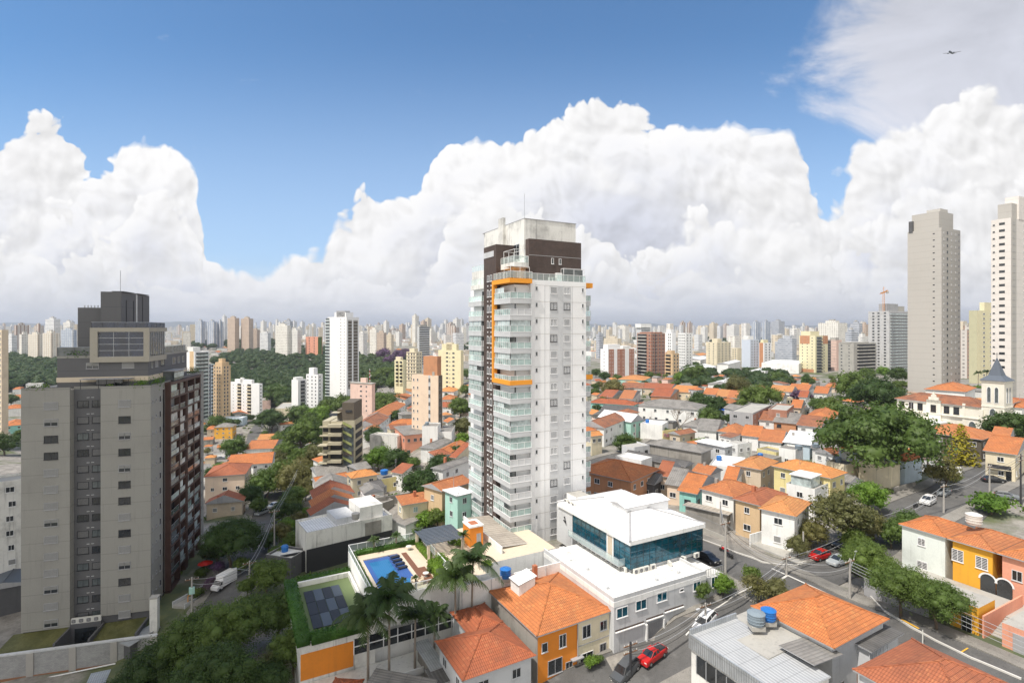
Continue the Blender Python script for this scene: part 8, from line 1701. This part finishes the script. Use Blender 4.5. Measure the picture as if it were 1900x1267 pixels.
# ---------------------------------------------------------------- gap filling houses and garden trees
def infill():
    rnd = random.Random(11); roads = []
    for p, w in ROADS.values():
        for a, b in zip(p[:-1], p[1:]):
            k = max(1, int((Vector(b)-Vector(a)).length/3)); roads += [(Vector(a).lerp(Vector(b), i/k), w/2+1.5) for i in range(k)]
    BL = [(4,105,22),(-85,105,36),(20,85,20),(-12,82,20),(150,172,22),(-57,190,10),(-25,205,12)]
    def free(x, y, r):
        for (a, b, rr, *_r) in FOOT:
            if (x-a)**2+(y-b)**2 < (r+rr)**2: return False
        for (a, b, rr) in BL:
            if (x-a)**2+(y-b)**2 < (r+rr)**2: return False
        for p, w in roads:
            if (x-p.x)**2+(y-p.y)**2 < (r+w)**2: return False
        return True
    zones = [('in the right quarter',(20,230,115,430),150,27.8),('in the centre',(-60,10,120,420),70,27.8),('in the left valley',(-260,-60,130,430),70,17.)]
    rows = []
    for zn, (xa, xb, ya, yb), n, ang in zones:
        k = 0
        for _ in range(n*50):
            if k >= n: break
            x, y = rnd.uniform(xa, xb), rnd.uniform(ya, yb); s = rnd.uniform(3.2,5.)
            if abs(x/y) > 1.0 or not free(x, y, s*.92): continue
            if x < -150 and y < 330: continue
            z = g1(x, y); k += 1; FOOT.append((x, y, s, 0, 0, 0)); kind = rnd.choice(('gx','gy','hip','sx','flat','gx')); t = rnd.choice((TO,TO,TB_,TR,FC,FC,TOL)); wl = rnd.choice((WP,WP,CP,BP,PK,OC,GP))
            rows.append((zn, CX+x/y*F, x, y, z, s, kind, t, wl, ang))
    cnt = {}
    nm = {TO:'orange tiled',TB_:'light orange',TR:'brick red',FC:'grey sheet',TOL:'rusty tiled'}
    rows.sort(key=lambda q: -q[5]/q[3]); keep = max(0, 292-sum(1 for o in SC.objects if o.name.split('.')[0] == 'house')); rest = rows[keep:]; rows = rows[:keep]
    for zn, px_, x, y, z, s, kind, t, wl, ang in sorted(rows, key=lambda q: q[1]):
        tt = nm[t]+(' flat' if kind == 'flat' else ''); key = (zn, tt); cnt[key] = cnt.get(key, 0)+1; oi = cnt[key]-1
        lb = '%s from the left among small %s roofs %s' % (ORD[oi], tt, zn) if oi < 30 else 'rightmost of the small %s roofs %s' % (tt, zn)
        o = thing('house', lb, 'house', (x, y, z), R(ang)+rnd.choice((0,math.pi/2)), 'small infill houses '+zn); a = MB(); b = MB(); h = rnd.choice((3.,3.2,5.8)); w, d = s*rnd.uniform(1.1,1.5), s*rnd.uniform(1.1,1.5)
        a.box(-w/2,-d/2,-3,w/2,d/2,h,wl)
        if kind == 'flat': b.box(-w/2+.15,-d/2+.15,h+.005,w/2-.15,d/2-.15,h+.08,'concrete' if t != FC else FC); a.box(-w/2,-d/2,h,-w/2+.15,d/2,h+.5,wl); a.box(-w/2+.15,-d/2,h,w/2,-d/2+.15,h+.5,wl)
        else: add_roof(b,-w/2-.35,-d/2-.35,w/2+.35,d/2+.35,h,kind,.12 if kind[0] == 's' else .42,t,True if y < 250 else None,wallm=wl,wmb=a,ov=.35)
        a.build('wall', o); b.build('roof', o)
        if y < 300:
            me = win_mesh(1.1,1.1,rnd.choice('wkb'))
            for xx in (-w*.25,w*.25): link('window', me, o, (xx,-d/2-.01,1.1+(2.8 if h > 5 else 0))); link('window', me, o, (-w/2-.01,xx*d/w,1.1+(2.8 if h > 5 else 0)), -math.pi/2); link('window', me, o, (w/2+.01,xx*d/w,1.1), math.pi/2)
    ma = MB()
    for zn, px_, x, y, z, s, kind, t, wl, ang in rest:
        t0 = MB(); h = 3.4; w, d = s*1.3, s*1.4; t0.box(-w/2,-d/2,-3,w/2,d/2,h,wl)
        if kind != 'flat': add_roof(t0,-w/2-.3,-d/2-.3,w/2+.3,d/2+.3,h,kind,.12 if kind[0] == 's' else .42,t,None,wallm=wl,wmb=t0,ov=.3)
        c, s_ = math.cos(R(ang)), math.sin(R(ang)); b0_ = len(ma.v); ma.v += [(x+p[0]*c-p[1]*s_, y+p[0]*s_+p[1]*c, z+p[2]) for p in t0.v]; ma.f += [tuple(i+b0_ for i in f) for f in t0.f]; ma.m += [ma.mi(t0.mats[i]) for i in t0.m]; ma.uv += t0.uv
    ma.build('small_houses', kind='stuff', label='remaining small roofs packed between the houses', category='houses')
    rows = []; tz = [('right of the white tower',(15,260,100,460),85),('left of the white tower',(-230,5,110,460),85)]
    for zn, (xa, xb, ya, yb), n in tz:
        k = 0
        for _ in range(n*40):
            if k >= n: break
            x, y = rnd.uniform(xa, xb), rnd.uniform(ya, yb); r = rnd.uniform(1.2,3.6)
            if abs(x/y) > 1.0 or not free(x, y, r*.6): continue
            k += 1; FOOT.append((x, y, r*.6, 0, 0, 0)); rows.append((zn, CX+x/y*F, x, y, g1(x,y), r, rnd.choice(('mid','dark','olive','bright','bush','mid'))))
    cnt = {}
    for zn, px_, x, y, z, r, kd in sorted(rows, key=lambda q: q[1]):
        a = {'mid':'mid green','dark':'dark green','olive':'olive','bright':'bright green','bush':'low leafy'}[kd]; key = (zn, a); cnt[key] = cnt.get(key, 0)+1; oi = cnt[key]-1
        lb = '%s from the left among small %s garden trees %s' % (ORD[oi], a, zn) if oi < 30 else 'small %s garden tree farthest to the right, %s' % (a, zn)
        tree(0,0,0,kd,lb,r=r,loc=(x,y,z),name='garden_tree',group='small garden trees '+zn)
infill()
def shrubbery():
    rng = np.random.default_rng(12); C = []; N = []; n = 0
    while n < 900:
        x, y = rng.uniform(-230,260), rng.uniform(50,450)
        if abs(x/y) > 1.05 or (y < 90 and -5 < x): continue
        if any(((x-p[0])**2+(y-p[1])**2)**.5 < p[2]*.8 for p in FOOT): continue
        if any(((x-q[0])**2+(y-q[1])**2) < 25 for pp, w in ROADS.values() for q in pp) or (-35 < x < 45 and 55 < y < 118): continue
        n += 1; r = rng.uniform(.8,2.4); z = g1(x, y); m = 40; d = rng.normal(size=(m,3)); d /= np.linalg.norm(d,axis=1)[:,None]; d[:,2] = abs(d[:,2]); C.append(np.array([x,y,z])+d*r*np.array([1,1,.9])*rng.uniform(.5,1.1,(m,1))); nn = d+rng.normal(size=(m,3))*.5; N.append(nn/np.linalg.norm(nn,axis=1)[:,None])
    C = np.concatenate(C); link('undergrowth', quads_mesh('undergrowth', C, np.concatenate(N), np.full(len(C), .38)*rng.uniform(.6,1.5,len(C)), ['leaf_mid'], .7), kind='stuff', label='loose undergrowth and garden shrubs between the houses', category='undergrowth')
shrubbery()
# ---------------------------------------------------------------- the low cloud that shades the dark tower, far above and behind the camera
def cloud():
    poly = [(-175,20),(0,20),(4,50),(-9,62),(-27,80),(-33,108),(-50,145),(-80,165),(-110,172),(-175,160)]
    m, nt, b, t = _new('cloud_white'); b.inputs['Base Color'].default_value = (.9,.9,.92,1); b.inputs['Roughness'].default_value = 1.
    rng = np.random.default_rng(9); cv, cf = ico(); V = []; Fc = []; o = 0; ALT = 430.; off = -np.array([SUN_D.x, SUN_D.y])/SUN_D.z*-(ALT+48)
    pts = []
    while len(pts) < 170:
        x, y = rng.uniform(-175,5), rng.uniform(20,172)
        if inpoly(x, y, poly): pts.append((x, y, rng.uniform(9,15)))
    for i in range(len(poly)):
        a, c = np.array(poly[i]), np.array(poly[(i+1)%len(poly)]); n = int(np.linalg.norm(c-a)/7)+1
        for k in range(n): p = a+(c-a)*k/n; pts.append((p[0]*.97-2, p[1], rng.uniform(5,8)))
    for x, y, r in pts:
        V.append(cv*np.array([r,r,r*.45])*(1+rng.normal(size=(len(cv),1))*.06)+np.array([x+off[0], y+off[1], ALT+rng.uniform(-4,4)])); Fc.append(cf+o); o += len(cv)
    me = bpy.data.meshes.new('cloud'); me.from_pydata(np.concatenate(V).tolist(), [], np.concatenate(Fc).tolist()); me.materials.append(m); me.shade_smooth(); link('cloud', me, kind='stuff')
cloud()
# ---------------------------------------------------------------- haze
def haze():
    m = bpy.data.materials.new('haze_air'); m.use_nodes = True; nt = m.node_tree; nt.nodes.clear(); o = nt.nodes.new('ShaderNodeOutputMaterial'); v = nt.nodes.new('ShaderNodeVolumePrincipled')
    v.inputs['Color'].default_value = (.86,.91,1.,1); v.inputs['Density'].default_value = HAZE; v.inputs['Anisotropy'].default_value = .3; nt.links.new(v.outputs[0], o.inputs['Volume']); MATS['haze'] = m
    b = MB(); b.box(-15900,-190,-100,15900,17900,176,'haze'); b.build('haze', kind='stuff')
HAZE = 0.00010
haze()
bad = {k: v for k, v in LABELS.items() if len(v) > 1 and not all(g for _, g in v)}
print('DUP LABELS', bad)
